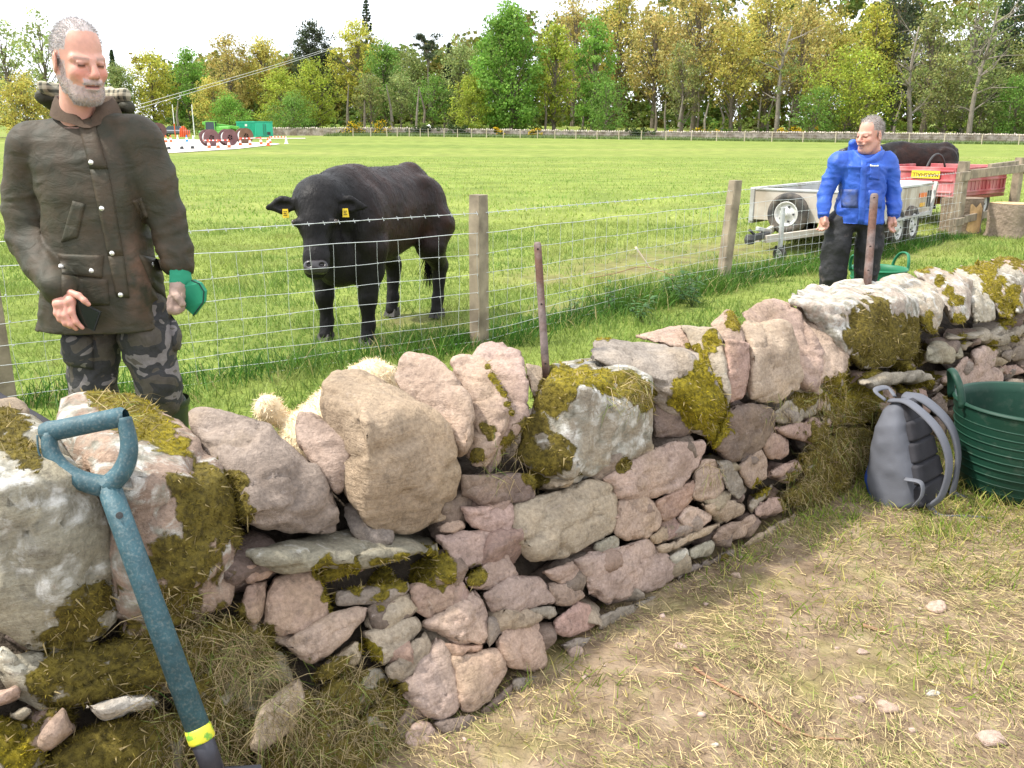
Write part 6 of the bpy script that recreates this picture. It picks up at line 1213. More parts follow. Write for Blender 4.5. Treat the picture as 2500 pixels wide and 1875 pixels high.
def headshape(C_, f, up_tilt, sc, kind):
    """returns V, Q, Col, and the head frame; local x = subject's left, y = forward, z = up"""
    f = np.array(f, float); f[2] = 0; f /= np.linalg.norm(f); f = np.array([f[0] * math.cos(up_tilt), f[1] * math.cos(up_tilt), math.sin(up_tilt)]); lx_ = np.cross(f, [0, 0, 1]); lx_ = lx_ / np.linalg.norm(lx_); M = np.stack([lx_, f, np.cross(lx_, f)], 1)
    s = SDF((-.12, -.14, -.24), (.12, .15, .15), .0033)
    s.ell((0, -.014, .036), (.076, .097, .094), None, 0); s.ell((0, .026, -.04), (.064, .07, .088), None, .03); s.ell((0, .056, -.104), (.04, .036, .03), None, .03)
    for x in (-1, 1):
        s.cone((x * .058, -.01, -.05), (x * .03, .05, -.105), .022, .022, .025); s.ell((x * .04, .066, -.032), (.025, .024, .024), None, .02); s.cone((x * .052, .062, .012), (x * .012, .089, .012), .011, .011, .014)
        s.ell((x * .034, .101, -.006), (.017, .013, .0095), None, .008, 'sub'); s.ell((x * .034, .081, -.006), (.0135, .0125, .0115), None, .003); s.cone((x * .046, .083, .0015), (x * .02, .0925, .0035), .0045, .005, .004)
        s.ell((x * .012, .104, -.038), (.009, .011, .008), None, .007)
        s.ell((x * .082, -.012, -.012), (.008, .024, .034), rotm('Z', -x * .35), .006); s.ell((x * .09, -.006, -.01), (.005, .012, .02), None, .004, 'sub'); s.cone((x * .05, .09, -.045), (x * .03, .098, -.062), .003, .003, .008, None, 'sub')
    s.cone((0, .093, .008), (0, .117, -.032), .009, .0135, .012); s.ell((0, .094, -.058), (.034, .014, .011), None, .012); s.cone((-.022, .103, -.071), (.022, .103, -.071), .0032, .0032, .004, None, 'sub'); s.ell((0, .092, -.079), (.022, .012, .007), None, .006)
    s.cone((0, -.03, -.09), (0, -.045, -.23), .058, .062, .03); s.cone((0, .01, -.13), (0, -.01, -.2), .02, .016, .02)
    V, Q = s.mesh(); n1 = fbm(V * 60, 5, 2); x, y, z = V.T; ax = np.abs(x); skin = np.array([.60, .315, .235]); C2 = np.repeat(skin[None], len(V), 0)
    C2 *= (1 + .10 * fbm(V * 25, 9, 2))[:, None]; red = np.exp(-((ax - .042) ** 2 + (y - .085) ** 2 + (z + .03) ** 2) / .0006)[:, None] + np.exp(-(x ** 2 + (y - .118) ** 2 + (z + .032) ** 2) / .0003)[:, None]; C2 = C2 * (1 - red * [[.0, .22, .22]])
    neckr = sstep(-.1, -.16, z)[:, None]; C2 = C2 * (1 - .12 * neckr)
    lip = np.exp(-((z + .0715) / .0055) ** 2) * (ax < .026) * (y > .085); C2 = C2 * (1 - lip[:, None]) + np.array([[.34, .12, .10]]) * lip[:, None]; mo = np.exp(-((z + .071) / .0028) ** 2) * (ax < .023) * (y > .085); C2 = C2 * (1 - mo[:, None] * .8)
    eye = np.exp(-((z + .0075) / .0042) ** 2) * (np.abs(ax - .034) < .0125) * (y > .07); C2 = C2 * (1 - eye[:, None] * .88); brow_shade = np.exp(-((z + .0) / .008) ** 2) * (np.abs(ax - .034) < .02) * (y > .07); C2 *= (1 - .22 * brow_shade)[:, None]  # dark eye slits and the shadow under the brow, painted into the skin colour
    brow = np.exp(-((z - .0155) / .005) ** 2) * (np.abs(ax - .034) < .021) * (y > .06); hc = np.array([.47, .43, .41]) if kind == 1 else np.array([.30, .27, .25]); C2 = C2 * (1 - .5 * brow[:, None]) + hc * .35 * (.5 * brow[:, None])
    hl = .108 - 2.6 * np.clip(y - .02, 0, 1) * 0 if kind == 1 else .088; front = y > .035
    hair = np.where(front, z > (.094 - .15 * np.clip(ax - .02, 0, 1) if kind == 1 else .09) + .010 * n1, (z > -.015 + .9 * np.clip(y + .0, -.02, .05) + .004 * n1) | ((y < -.055) & (z > -.075))) & (y < .07)
    temple = (~front) & (y > .008) & (z < .035) & (z < .02 + y * 2); hair = hair & ~temple; ear = (ax > .074) & (np.abs(z + .012) < .038) & (np.abs(y + .012) < .03); hair &= ~ear
    if kind == 1: beard = (((z < -.052 - .02 * sstep(.0, .03, .07 - ax)) & (y > -.02) & (z > -.142) & (y > np.where(z < -.105, .015, -.02))) | ((ax > .055) & (y > -.005) & (y < .03) & (z < -.0) & (z > -.11)) | ((np.abs(z + .057) < .010) & (ax < .034) & (y > .07))) & ~((lip > .25)) & ~((np.abs(z + .05) < .02) & (ax < .055) & (ax > .036) & (y > .05)) & ~ear
    else: beard = np.zeros(len(V), bool)
    hb = np.where(hair, .9, 0) + np.where(beard, .66, 0); hb = np.clip(hb, 0, .92)[:, None]; C2 = C2 * (1 - hb) + (hc * (1 + .25 * n1)[:, None]) * hb
    if kind == 2: st = ((z < -.05) & (y > 0) & (z > -.14))[:, None] * .16; C2 = C2 * (1 - st) + np.array([[.3, .25, .23]]) * st
    return V * sc * np.array([[.92 if kind == 1 else .97, 1, 1]]), Q, np.clip(C2, 0, 1), M, hair, beard
def place(V, M, C_): return V @ M.T + np.array(C_)
def strands(V, Q, mask, n, L, w, col, g, dirf, jit=.35):
    tri = np.concatenate([Q[:, [0, 1, 2]], Q[:, [0, 2, 3]]]); ok = mask[tri].all(1); tri = tri[ok]; k = g.integers(0, len(tri), n); b = g.dirichlet((1, 1, 1), n); P = (V[tri[k]] * b[..., None]).sum(1); N = vnormals(V, np.asarray(Q))[tri[k, 0]]; D_ = N * .55 + dirf(P, N) + g.normal(size=(n, 3)) * jit; D_ /= np.linalg.norm(D_, axis=1, keepdims=True)
    return blades(P - N * .001, D_, L * g.uniform(.5, 1.3, n), w, np.array([col]) * g.uniform(.65, 1.3, (n, 1)), .5, 2, rng=g)
def hand_sdf(s, fingers, palm, k=.006):
    for a_, b_, r1, r2, sq in palm: s.cone(a_, b_, r1, r2, .012, sq)
    for f_, r in fingers: s.chain(f_, [r, r * .95, r * .85, r * .7][:len(f_)], k)
def join(parts):
    V, Q, C2, o_ = [], [], [], 0
    for v, q, c in parts: V.append(v); Q.append(q + o_); C2.append(c); o_ += len(v)
    return np.concatenate(V), np.concatenate(Q), np.concatenate(C2)
def wrinkle(V, Q, amp, f=(9, 9, 16), seed=0, mask=1.0):
    N = vnormals(V, Q); n = fbm(V * np.array(f) + .8 * np.stack([fbm(V * 5, 1, 2)] * 3, 1), seed, 3); r = 1 - np.abs(vnoise(V * np.array(f) * .8 + 1.3 * np.stack([fbm(V * 4, 2, 2)] * 3, 1), seed + 3)); return V + N * (amp * mask * (n * .8 + (r ** 3) * .9 - .4))[:, None]

# ---- the man in the waxed jacket
Y1 = 3.2
def M1(px, py, dy=0.0): return W(px, py, Y1 + dy)
g1 = np.random.default_rng(31); foot1 = np.array([M1(300, 800)[0], Y1, 0.0]); foot1[2] = float(gz(foot1[0], foot1[1]))
man1 = thing('person', foot1, 'person in a dark waxed jacket and camouflage trousers holding a phone', 'person', 'people beside the wall')
hV, hQ, hC, hM, hh, hb_ = headshape(M1(199, 152, -.07), (.74, -.67, 0), math.radians(-10), 1.0, 1); C1 = M1(194, 147, -.07); hW = place(hV, hM, C1)
s = SDF(M1(100, 850, -.3) - [.12, 0, .05], M1(280, 640, .0) + [.02, 0, .05], .0032)
px_ = lambda x, y, d=0: M1(x, y, -.24 + d)
hand_sdf(s, [([px_(177, 736), px_(176, 762, -.012), px_(186, 786, -.014), px_(201, 800, -.008)], .0105), ([px_(163, 742), px_(161, 770, -.014), px_(173, 793, -.016), px_(186, 803, -.006)], .0108), ([px_(149, 744), px_(148, 770, -.012), px_(159, 790, -.014), px_(171, 798, -.004)], .0102), ([px_(137, 744), px_(137, 765, -.008), px_(146, 781, -.01), px_(156, 788)], .009), ([px_(172, 714, .01), px_(192, 722, -.004), px_(206, 734, -.012), px_(216, 743, -.008)], .0115)], [(M1(155, 700, -.17), px_(172, 736), .026, .017, None), (M1(150, 702, -.17), px_(150, 742), .024, .017, None), (M1(146, 705, -.17), px_(138, 742), .022, .014, None), (M1(140, 675, -.12), M1(156, 712, -.18), .03, .027, None)])
rV, rQ = s.mesh(); rC = np.repeat(np.array([[.60, .29, .22]]), len(rV), 0) * (1 + .12 * fbm(rV * 40, 3, 2))[:, None]
s = SDF((foot1[0] - .3, Y1 - .2, .0), (foot1[0] + .45, Y1 + .25, 1.6), .014); s.stack([(.85, M1(250, 795)[0], Y1, .14, .09), (1.2, M1(240, 560)[0], Y1, .13, .09), (1.45, M1(215, 340)[0], Y1, .13, .08)], .02); [s.cone(M1(a, 800), M1(b_, 1100), .06, .045, .02) for a, b_ in ((222, 238), (355, 398))]
tV, tQ = s.mesh(); V, Q, Cc = join([(hW, hQ, hC), (rV, rQ, rC), (tV, tQ, np.repeat([[.5, .3, .24]], len(tV), 0))]); mk('body', V, Q, SKIN, man1, True, {'Col': Cc})
upd = hM @ np.array([0, -.35, .35]); back = hM @ np.array([0, -.7, -.1])
Vs, Fs, Cs = strands(hW, hQ, hh, 5200, .017, .0011, (.40, .375, .37), g1, lambda P, N: np.repeat((back * .8)[None], len(P), 0)); mk('hair', Vs, Fs, HAIR, man1, False, {'Col': Cs})
Vs, Fs, Cs = strands(hW, hQ, hb_, 5200, .006, .0009, (.44, .405, .385), g1, lambda P, N: np.repeat(np.array([[0, 0, -.6]]), len(P), 0)); mk('beard', Vs, Fs, HAIR, man1, False, {'Col': Cs})
# jacket
m = NT('waxed_cotton'); ps = m.pos(); c = m.ramp(m.noise(4, 6, ps, .6), [(.3, (.028, .026, .016)), (.55, (.042, .040, .025)), (.75, (.068, .063, .040))]); c = m.mix(c, (.15, .085, .055), m.math('MULTIPLY', m.attr('dirt'), m.ramp(m.noise(14, 6, ps), [(.4, 0.), (.65, .9)])))
m.set(m.b.inputs['Base Color'], c); m.b.inputs['Roughness'].default_value = .62; m.b.inputs['Specular IOR Level'].default_value = .3
sc_ = m.n('Mapping'); sc_.inputs['Scale'].default_value = (1, 1, 1.7); m.set(sc_.inputs['Vector'], ps); m.bump(m.math('ADD', m.noise(11, 4, sc_.outputs[0], .5, .8), m.math('MULTIPLY', m.noise(240, 3, ps), .08)), .4, .02); WAX = m.m
s = SDF((M1(-20, 400, 0)[0] - .08, Y1 - .36, .68), (M1(470, 400, 0)[0] + .06, Y1 + .3, 1.62), .0075)
rows = [(796, 254, .226, .168), (735, 253, .212, .16), (660, 250, .190, .15), (560, 240, .172, .14), (470, 230, .178, .145), (390, 214, .195, .145), (345, 208, .182, .125), (310, 211, .125, .10), (288, 213, .09, .085)]
s.stack([(M1(x, y)[2], M1(x, y)[0], Y1 + (.02 if y < 400 else 0), a_, b_) for y, x, a_, b_ in rows], .02, 2, 2.7)
s.chain([M1(84, 365), M1(66, 470, .01), M1(68, 575, -.01), M1(108, 650, -.11), M1(143, 702, -.19)], [.085, .083, .076, .066, .060], .013); s.chain([M1(335, 345), M1(368, 430), M1(402, 520), M1(425, 600, -.01), M1(434, 640, -.02)], [.084, .078, .07, .062, .055], .013)
s.cone(M1(90, 352), M1(190, 318, .02), .075, .06, .04); s.cone(M1(330, 335), M1(235, 312, .02), .075, .06, .04)
s.cone(M1(298, 815, -.18), M1(304, 745, -.18), .022, .003, .01, None, 'sub')
jV, jQ = s.mesh(); px, py, _ = proj(jV); arm = np.clip(sstep(118, 100, px) + sstep(352, 372, px), 0, 1) * sstep(340, 420, py); jV = wrinkle(jV, jQ, .010, (5, 5, 7), 4, .7); jV = wrinkle(jV, jQ, .0085, (6, 6, 19), 5, arm); dirt = np.clip(1.1 - np.hypot((px - 350) / 65, (py - 670) / 110), 0, 1) + .25
jacket = mk('jacket', jV, jQ, WAX, man1, True, {'dirt': dirt}); JB = bvh_of(jV, jQ)
STUD = pm('silver_stud', (.85, .84, .80), .25, .05, 20, 0, metal=.6); DK = {'dirt': None}
def jslab(name, quad, th=.006, nu=8, nv=10):
    o = slab(name, JB, quad, WAX, jacket, nu, nv, th); n = len(o.data.vertices); at = o.data.attributes.new('dirt', 'FLOAT', 'POINT'); at.data.foreach_set('value', np.full(n, .3, np.float32)); return o
pk = jslab('placket', [(186, 284), (226, 284), (264, 414), (220, 414)], .007, 5, 10); jslab('placket', [(220, 414), (264, 414), (302, 625), (264, 625)], .007, 5, 12); jslab('placket', [(264, 625), (302, 625), (316, 728), (284, 724)], .007, 5, 8)
for q in [(193, 286), (224, 397), (250, 509), (274, 618), (294, 719), (226, 661), (148, 654), (366, 647)]: stud(JB, q[0], q[1], .0085, STUD, jacket)
jslab('pocket_flap', [(142, 619), (253, 624), (249, 679), (152, 669)], .008); jslab('pocket_flap', [(338, 622), (392, 634), (404, 735), (372, 700)], .008); jslab('hand_pocket', [(178, 490), (208, 498), (190, 580), (150, 592)], .006); jslab('hand_pocket', [(322, 490), (346, 482), (362, 530), (345, 540)], .006); jslab('lower_pocket', [(150, 672), (262, 682), (268, 745), (150, 745)], .005)
CORD = pm('brown_corduroy', (.075, .048, .03), .85, .25, 30, .5, 160, .004)
cb_ = M1(214, 300, .02); axn = hM[:, 1] * .3 + np.array([0, 0, 1]); Vc, Fc = [], []; n_ = 40
for j, (rr, zz, fl) in enumerate([(.076, -.02, 0), (.080, .03, .0), (.083, .075, 0), (.089, .08, 0), (.102, .055, 0), (.115, .018, 0)]):
    for k in range(n_):
        an = 2 * math.pi * k / n_; fwd = max(0, math.cos(an - math.atan2(-.93, .37))); op = math.exp(-((math.atan2(math.sin(an + 1.19), math.cos(an + 1.19))) / .30) ** 2); lift = zz * (1 - .75 * op) - .035 * fwd; Vc.append(cb_ + np.array([(rr + .012 * op) * math.cos(an) * 1.02, (rr + .012 * op) * math.sin(an) * .98, lift + .012]))
Fc = [(j * n_ + k, j * n_ + (k + 1) % n_, (j + 1) * n_ + (k + 1) % n_, (j + 1) * n_ + k) for j in range(5) for k in range(n_)]; mk('collar', Vc, Fc, CORD, jacket, True)
m = NT('tartan_lining'); ps = m.pos(); w1 = m.n('TexWave', Scale=14.0, Distortion=1.5); w1.bands_direction = 'X'; w2 = m.n('TexWave', Scale=14.0, Distortion=1.5); w2.bands_direction = 'Z'; [m.set(w.inputs['Vector'], ps) for w in (w1, w2)]
m.set(m.b.inputs['Base Color'], m.mix(m.ramp(w1.outputs['Fac'], [(.35, (.05, .05, .035)), (.5, (.42, .37, .26))]), m.ramp(w2.outputs['Fac'], [(.35, (.08, .08, .06)), (.6, (.55, .5, .38))]), .5)); m.b.inputs['Roughness'].default_value = .9; TARTAN = m.m
s = SDF(cb_ + [-.28, -.12, -.08], cb_ + [.26, .3, .16], .007); s.chain([M1(108, 214, .06), M1(135, 232, .15), M1(205, 240, .2), M1(265, 238, .17), M1(302, 232, .1)], [.024, .034, .042, .034, .022], .02); v, q = s.mesh(); v = wrinkle(v, q, .008, (20, 20, 20), 8); mk('hood_lining', v, q, TARTAN, jacket, True)
s = SDF(cb_ + [-.28, -.12, -.1], cb_ + [.28, .3, .12], .008); s.chain([M1(104, 236, .08), M1(150, 262, .17), M1(225, 266, .21), M1(290, 262, .17), M1(312, 262, .1)], [.024, .034, .04, .034, .026], .02); v, q = s.mesh(); hd = mk('hood', wrinkle(v, q, .006, (14, 14, 14), 9), q, WAX, jacket, True, {'dirt': np.zeros(len(v))})
# trousers, boots
m = NT('camouflage'); ps = m.pos(); mp = m.n('Mapping'); mp.inputs['Scale'].default_value = (1, 1, 1.5); mp.inputs['Rotation'].default_value = (0, .5, 0); m.set(mp.inputs['Vector'], ps); c = m.ramp(m.noise(9, 2, mp.outputs[0], .5, .6), [(.0, (.078, .066, .052)), (.44, (.083, .070, .056)), (.46, (.035, .034, .035)), (.56, (.04, .038, .039)), (.575, (.185, .165, .16)), (.66, (.185, .165, .16)), (.675, (.10, .085, .07))]); c.node.color_ramp.interpolation = 'CONSTANT'
m.set(m.b.inputs['Base Color'], m.mix(c, m.ramp(m.noise(40, 5, ps), [(.3, .8), (.7, 1.2)]), 1., 'MULTIPLY')); m.b.inputs['Roughness'].default_value = .85; m.bump(m.noise(22, 5, ps, .6, .8), .6, .015); CAMO = m.m
s = SDF((foot1[0] - .36, Y1 - .22, .02), (foot1[0] + .36, Y1 + .24, 1.08), .009); s.chain([M1(215, 760), M1(222, 830, -.01), M1(229, 935, -.03), M1(238, 1040), M1(242, 1180)], [.095, .098, .082, .074, .06], .02); s.chain([M1(345, 760), M1(364, 830, -.01), M1(384, 925, -.03), M1(394, 975, -.01)], [.095, .097, .08, .082], .02); s.ell(M1(280, 735), (.17, .11, .09), None, .03)
v, q = s.mesh(); v = wrinkle(v, q, .011, (10, 10, 18), 21); tro = mk('trousers', v, q, CAMO, man1, True); TB = bvh_of(v, q)
slab('cargo_pocket', TB, [(149, 812), (226, 820), (228, 902), (160, 890)], CAMO, tro, 8, 8, .014); slab('cargo_pocket', TB, [(412, 765), (432, 775), (442, 850), (424, 858)], CAMO, tro, 5, 8, .014)
BOOT = pm('green_rubber_boot', (.028, .042, .022), .4, .15, 8, .1, 40, spec=.5)
for a_, hgt in ((242, .40), (398, .44)):
    fx = M1(a_, 1000)[0]; z0_ = float(gz(fx, Y1)); s = SDF((fx - .13, Y1 - .3, z0_ - .03), (fx + .13, Y1 + .16, z0_ + .52), .009); s.chain([(fx, Y1 + .02, z0_ + hgt), (fx, Y1 + .02, z0_ + .25), (fx, Y1 + .04, z0_ + .08)], [.085, .068, .055], .02); s.chain([(fx, Y1 + .05, z0_ + .05), (fx, Y1 - .12, z0_ + .045), (fx + .01, Y1 - .18, z0_ + .04)], [.05, .048, .04], .03); s.cone((fx, Y1 + .02, z0_ + hgt + .1), (fx, Y1 + .02, z0_ + hgt - .02), .072, .068, .004, None, 'sub'); v, q = s.mesh(); bt = mk('boot', v, q, BOOT, man1, True); a = MB(); a.lathe([(.088, -.02), (.094, -.005), (.09, .01)], 24, (fx, Y1 + .02, z0_ + hgt + .03)); a.build('boot_rim', BOOT, bt, True)
# gloves and phone
GRN = pm('green_glove_cuff', (.015, .235, .125), .7, .12, 10, .25, 60, .004); GLV = pm('worn_glove', (.33, .235, .19), .85, .35, 20, .5, 50, .005)
s = SDF(M1(380, 800, -.25), M1(500, 620, .2) + [.04, 0, 0], .0045); s.chain([M1(436, 648, -.03), M1(434, 690, -.05), M1(432, 715, -.06)], [.045, .044, .042], .01); v, q = s.mesh(); gl_ = mk('glove_cuff', wrinkle(v, q, .003, (20, 20, 30), 3), q, GRN, man1, True)
s = SDF(M1(370, 830, -.3), M1(500, 660, .2) + [.04, 0, 0], .004); hp = lambda x, y, d=0: M1(x, y, -.08 + d); hand_sdf(s, [([hp(438, 728, -.02), hp(442, 752, -.035), hp(424, 760, -.045), hp(412, 748, -.04)], .013), ([hp(430, 734, -.03), hp(430, 757, -.045), hp(414, 760, -.05), hp(405, 746, -.045)], .0135), ([hp(420, 734, -.04), hp(415, 755, -.055), hp(404, 752, -.055), hp(400, 738, -.045)], .013), ([hp(412, 728, -.04), hp(405, 744, -.055), hp(398, 740, -.05)], .012), ([hp(420, 712, -.03), hp(436, 728, -.05), hp(446, 742, -.05)], .0135)], [(hp(432, 705), hp(432, 742, -.01), .033, .028, None), (hp(424, 708), hp(414, 740, -.02), .028, .024, None)]); v, q = s.mesh(); mk('glove', wrinkle(v, q, .004, (30, 30, 30), 5), q, GLV, gl_, True)
P = [(446, 702), (468, 684), (486, 692), (498, 712), (496, 738), (472, 770), (452, 752), (440, 735)]; Vf = [M1(x, y, -.085 - .02 * (i in (2, 3, 4))) for i, (x, y) in enumerate(P)]; Vb = [p + np.array([.004, .022, 0]) for p in Vf]; k = len(P)
hg = thing('spare_glove', np.mean(Vf, 0), 'green cuffed work glove held in the gloved hand of the man in the waxed jacket', 'glove'); mk('cuff', Vf + Vb, [tuple(range(k))[::-1], tuple(range(k, 2 * k))] + [(i, (i + 1) % k, (i + 1) % k + k, i + k) for i in range(k)], GRN, hg); a = MB(); a.tube([p + np.array([0, -.001, 0]) for p in Vf[1:6]], .0028, 6); a.build('cuff_hem', pm('dark_hem', (.01, .05, .035), .8, .1), hg); s = SDF(M1(415, 790, -.25), M1(490, 690, .1), .005); s.chain([hp(462, 712, -.02), hp(446, 736, -.02), hp(430, 748, -.01)], [.022, .02, .014], .01); v, q = s.mesh(); mk('palm', v, q, GLV, hg, True)
pc = [px_(182, 731, .006), px_(245, 762, .0), px_(166, 778, .006)]; pc = [pc[0], pc[1], pc[1] + pc[2] - pc[0], pc[2]]; nrm_ = np.cross(pc[1] - pc[0], pc[3] - pc[0]); nrm_ /= np.linalg.norm(nrm_); nrm_ = nrm_ if nrm_[1] > 0 else -nrm_
ph = thing('mobile_phone', np.mean(pc, 0), 'black mobile phone held in the bare hand of the man in the waxed jacket', 'phone'); PHB = pm('phone_case', (.015, .017, .018), .35, 0, 1, 0, spec=.5); PHS = pm('phone_screen', (.012, .02, .014), .08, 0, 1, 0, spec=.6)
mk('case', [p for p in pc] + [p + nrm_ * .010 for p in pc], [(3, 2, 1, 0), (4, 5, 6, 7), (0, 1, 5, 4), (1, 2, 6, 5), (2, 3, 7, 6), (3, 0, 4, 7)], PHB, ph); cc_ = np.mean(pc, 0); mk('screen', [cc_ + (p - cc_) * .93 - nrm_ * .0012 for p in pc], [(3, 2, 1, 0)], PHS, ph)

# ---- the man in blue
Y2 = 6.35
def M2(px, py, dy=0.0): return W(px, py, Y2 + dy)
g2_ = np.random.default_rng(32); f2 = np.array([M2(2090, 600)[0], Y2, 0.0]); f2[2] = float(gz(f2[0], f2[1])); man2 = thing('person', f2, 'person in a bright blue jacket and muddy black trousers looking left', 'person', 'people beside the wall')
hV, hQ, hC, hM2, hh, hb_ = headshape((0, 0, 0), (-.86, -.5, 0), math.radians(-6), .93, 2); C2_ = M2(2124, 329, -.02); hW = place(hV, hM2, C2_)
def relaxed(wr, tip, side, sdf):
    d = tip - wr; L_ = np.linalg.norm(d); d /= L_; e = np.array([side, 0, 0]); b_ = np.array([0, -1, 0])
    fs = []
    for i, (o_, l, r) in enumerate([(-.030, .92, .0095), (-.01, 1.0, .0105), (.01, .96, .0105), (.029, .82, .009)]): k0 = wr + d * L_ * .5 + b_ * o_ * .7 + e * o_ * .7; fs.append(([k0, k0 + d * L_ * .25 * l - e * .006, k0 + d * L_ * .44 * l - e * .018, k0 + d * L_ * .52 * l - e * .032], r))
    fs.append(([wr + d * L_ * .15 + b_ * .03, wr + d * L_ * .42 + b_ * .045 - e * .01, wr + d * L_ * .62 + b_ * .04 - e * .02], .011)); hand_sdf(sdf, fs, [(wr, wr + d * L_ * .48 + b_ * .012, .03, .026, None), (wr, wr + d * L_ * .48 - b_ * .016, .028, .024, None)])
hands = []
for wr, tip, sd_ in [(M2(2010, 524, -.04), M2(2015, 562, -.06), 1), (M2(2180, 524, -.04), M2(2170, 566, -.06), -1)]:
    s = SDF(np.minimum(wr, tip) - .09, np.maximum(wr, tip) + .09, .004); relaxed(wr, tip, sd_, s); v, q = s.mesh(); hands.append((v, q, np.repeat([[.56, .29, .22]], len(v), 0)))
s = SDF((f2[0] - .3, Y2 - .2, .0), (f2[0] + .3, Y2 + .2, 1.4), .016); s.stack([(.86, M2(2095, 500)[0], Y2, .12, .08), (1.25, M2(2105, 420)[0], Y2, .12, .08)], .02); [s.chain([M2(a, 540), M2(b_, 600), M2(c_, 660), (M2(c_, 700)[0], Y2, .08)], [.05, .06, .055, .05], .01) for a, b_, c_ in ((2052, 2042, 2034), (2126, 2122, 2114))]; v, q = s.mesh()
V, Q, Cc = join([(hW, hQ, hC)] + hands + [(v, q, np.repeat([[.5, .3, .24]], len(v), 0))]); mk('body', V, Q, SKIN, man2, True, {'Col': Cc}); Vs, Fs, Cs = strands(hW, hQ, hh, 3200, .02, .0016, (.34, .31, .29), g2_, lambda P, N: np.repeat((hM2 @ np.array([0, -.4, .25]))[None], len(P), 0), .5); mk('hair', Vs, Fs, HAIR, man2, False, {'Col': Cs})
m = NT('blue_shell_fabric'); ps = m.pos(); c = m.ramp(m.noise(6, 5, ps), [(.3, (.018, .075, .40)), (.7, (.035, .125, .56))]); c = m.mix(c, (.035, .045, .085), m.math('MULTIPLY', m.attr('dirt'), m.ramp(m.noise(12, 6, ps), [(.35, .2), (.6, 1.)]))); m.set(m.b.inputs['Base Color'], c); m.b.inputs['Roughness'].default_value = .55; m.bump(m.noise(12, 4, ps, .5, 1.), .5, .02); BLUJ = m.m
s = SDF((M2(1985, 450)[0] - .06, Y2 - .3, .66), (M2(2200, 450)[0] + .06, Y2 + .28, 1.40), .009)
rows = [(545, 2092, .178, .125), (510, 2096, .168, .12), (470, 2104, .152, .118), (430, 2106, .152, .12), (405, 2108, .155, .115), (388, 2110, .14, .10), (377, 2114, .09, .085)]
s.stack([(M2(x, y)[2], M2(x, y)[0], Y2 + (.02 if y < 400 else 0), a_, b_) for y, x, a_, b_ in rows], .02, 2, 2.7); s.chain([M2(2046, 402), M2(2026, 440, .02), M2(2013, 474, .01), M2(2010, 500, -.02), M2(2010, 524, -.04)], [.07, .06, .053, .05, .044], .012); s.chain([M2(2165, 400), M2(2178, 440, .02), M2(2180, 474, .01), M2(2182, 500, -.02), M2(2181, 524, -.04)], [.07, .06, .053, .05, .044], .012); s.cone(M2(2050, 396), M2(2090, 384, .02), .062, .05, .04); s.cone(M2(2162, 394), M2(2130, 384, .02), .062, .05, .04)
jV, jQ = s.mesh(); px, py, _ = proj(jV); jV = wrinkle(jV, jQ, .013, (7, 7, 12), 14); jV = wrinkle(jV, jQ, .006, (14, 14, 26), 15); d2 = np.clip(1.2 - np.hypot((px - 2072) / 26, (py - 487) / 24), 0, 1) + .5 * np.clip(1.1 - np.hypot((px - 2118) / 18, (py - 492) / 18), 0, 1); jk2 = mk('jacket', jV, jQ, BLUJ, man2, True, {'dirt': d2}); J2 = bvh_of(jV, jQ)
def j2slab(name, quad, th=.006, nu=5, nv=10, dv=.1): o = slab(name, J2, quad, BLUJ, jk2, nu, nv, th); at = o.data.attributes.new('dirt', 'FLOAT', 'POINT'); at.data.foreach_set('value', np.full(len(o.data.vertices), dv, np.float32)); return o
j2slab('storm_flap', [(2102, 388), (2117, 388), (2110, 545), (2094, 545)], .008, 4, 14); j2slab('pocket', [(2052, 462), (2094, 462), (2094, 508), (2054, 506)], .007, 6, 6, .85); j2slab('pocket', [(2120, 465), (2152, 462), (2152, 508), (2120, 508)], .007, 6, 6, .25); j2slab('cuff', [(1998, 518), (2022, 518), (2021, 526), (1998, 526)], .006, 5, 3); j2slab('cuff', [(2169, 518), (2194, 518), (2194, 526), (2170, 526)], .006, 5, 3); j2slab('chest_pocket', [(2124, 402), (2148, 404), (2146, 440), (2122, 438)], .003, 5, 6)
LOGO = pm('white_print', (.8, .82, .85), .5, 0, 1, 0)
for k in range(5): slab('chest_logo', J2, [(2124 + k * 4.2, 403.4), (2127.2 + k * 4.2, 403.6), (2127.2 + k * 4.2, 406.6), (2124 + k * 4.2, 406.4)], LOGO, jk2, 1, 1, .0015, .006)
cbk = M2(2117, 392, .0); Vc, n_ = [], 32
for rr, zz in [(.088, -.03), (.088, .03), (.098, .075), (.106, .07), (.104, .02), (.10, -.03)]:
    for k in range(n_): an = 2 * math.pi * k / n_; op = math.exp(-((math.atan2(math.sin(an + 2.0), math.cos(an + 2.0))) / .7) ** 2); Vc.append(cbk + np.array([rr * math.cos(an), rr * math.sin(an), zz * (1 - .55 * op) - .018 * op]))
Fc = [(j * n_ + k, j * n_ + (k + 1) % n_, (j + 1) * n_ + (k + 1) % n_, (j + 1) * n_ + k) for j in range(5) for k in range(n_)]; co = mk('collar', Vc, Fc, BLUJ, jk2, True, {'dirt': np.zeros(len(Vc))})
a = MB(); a.tube([np.array(Vc[2 * n_ + k % n_]) * .5 + np.array(Vc[n_ + k % n_]) * .5 for k in range(n_ + 1)], .007, 6); a.build('collar_lining', pm('grey_mesh', (.30, .32, .33), .9, .4, 120, .3), co, True)
s = SDF(cbk + [-.2, -.1, -.1], cbk + [.2, .3, .2], .009); s.chain([M2(2082, 350, .10), M2(2088, 366, .12), M2(2118, 376, .15), M2(2142, 366, .12)], [.03, .045, .05, .035], .02); v, q = s.mesh(); mk('hood', wrinkle(v, q, .006, (14, 14, 14), 9), q, BLUJ, jk2, True, {'dirt': np.zeros(len(v))})
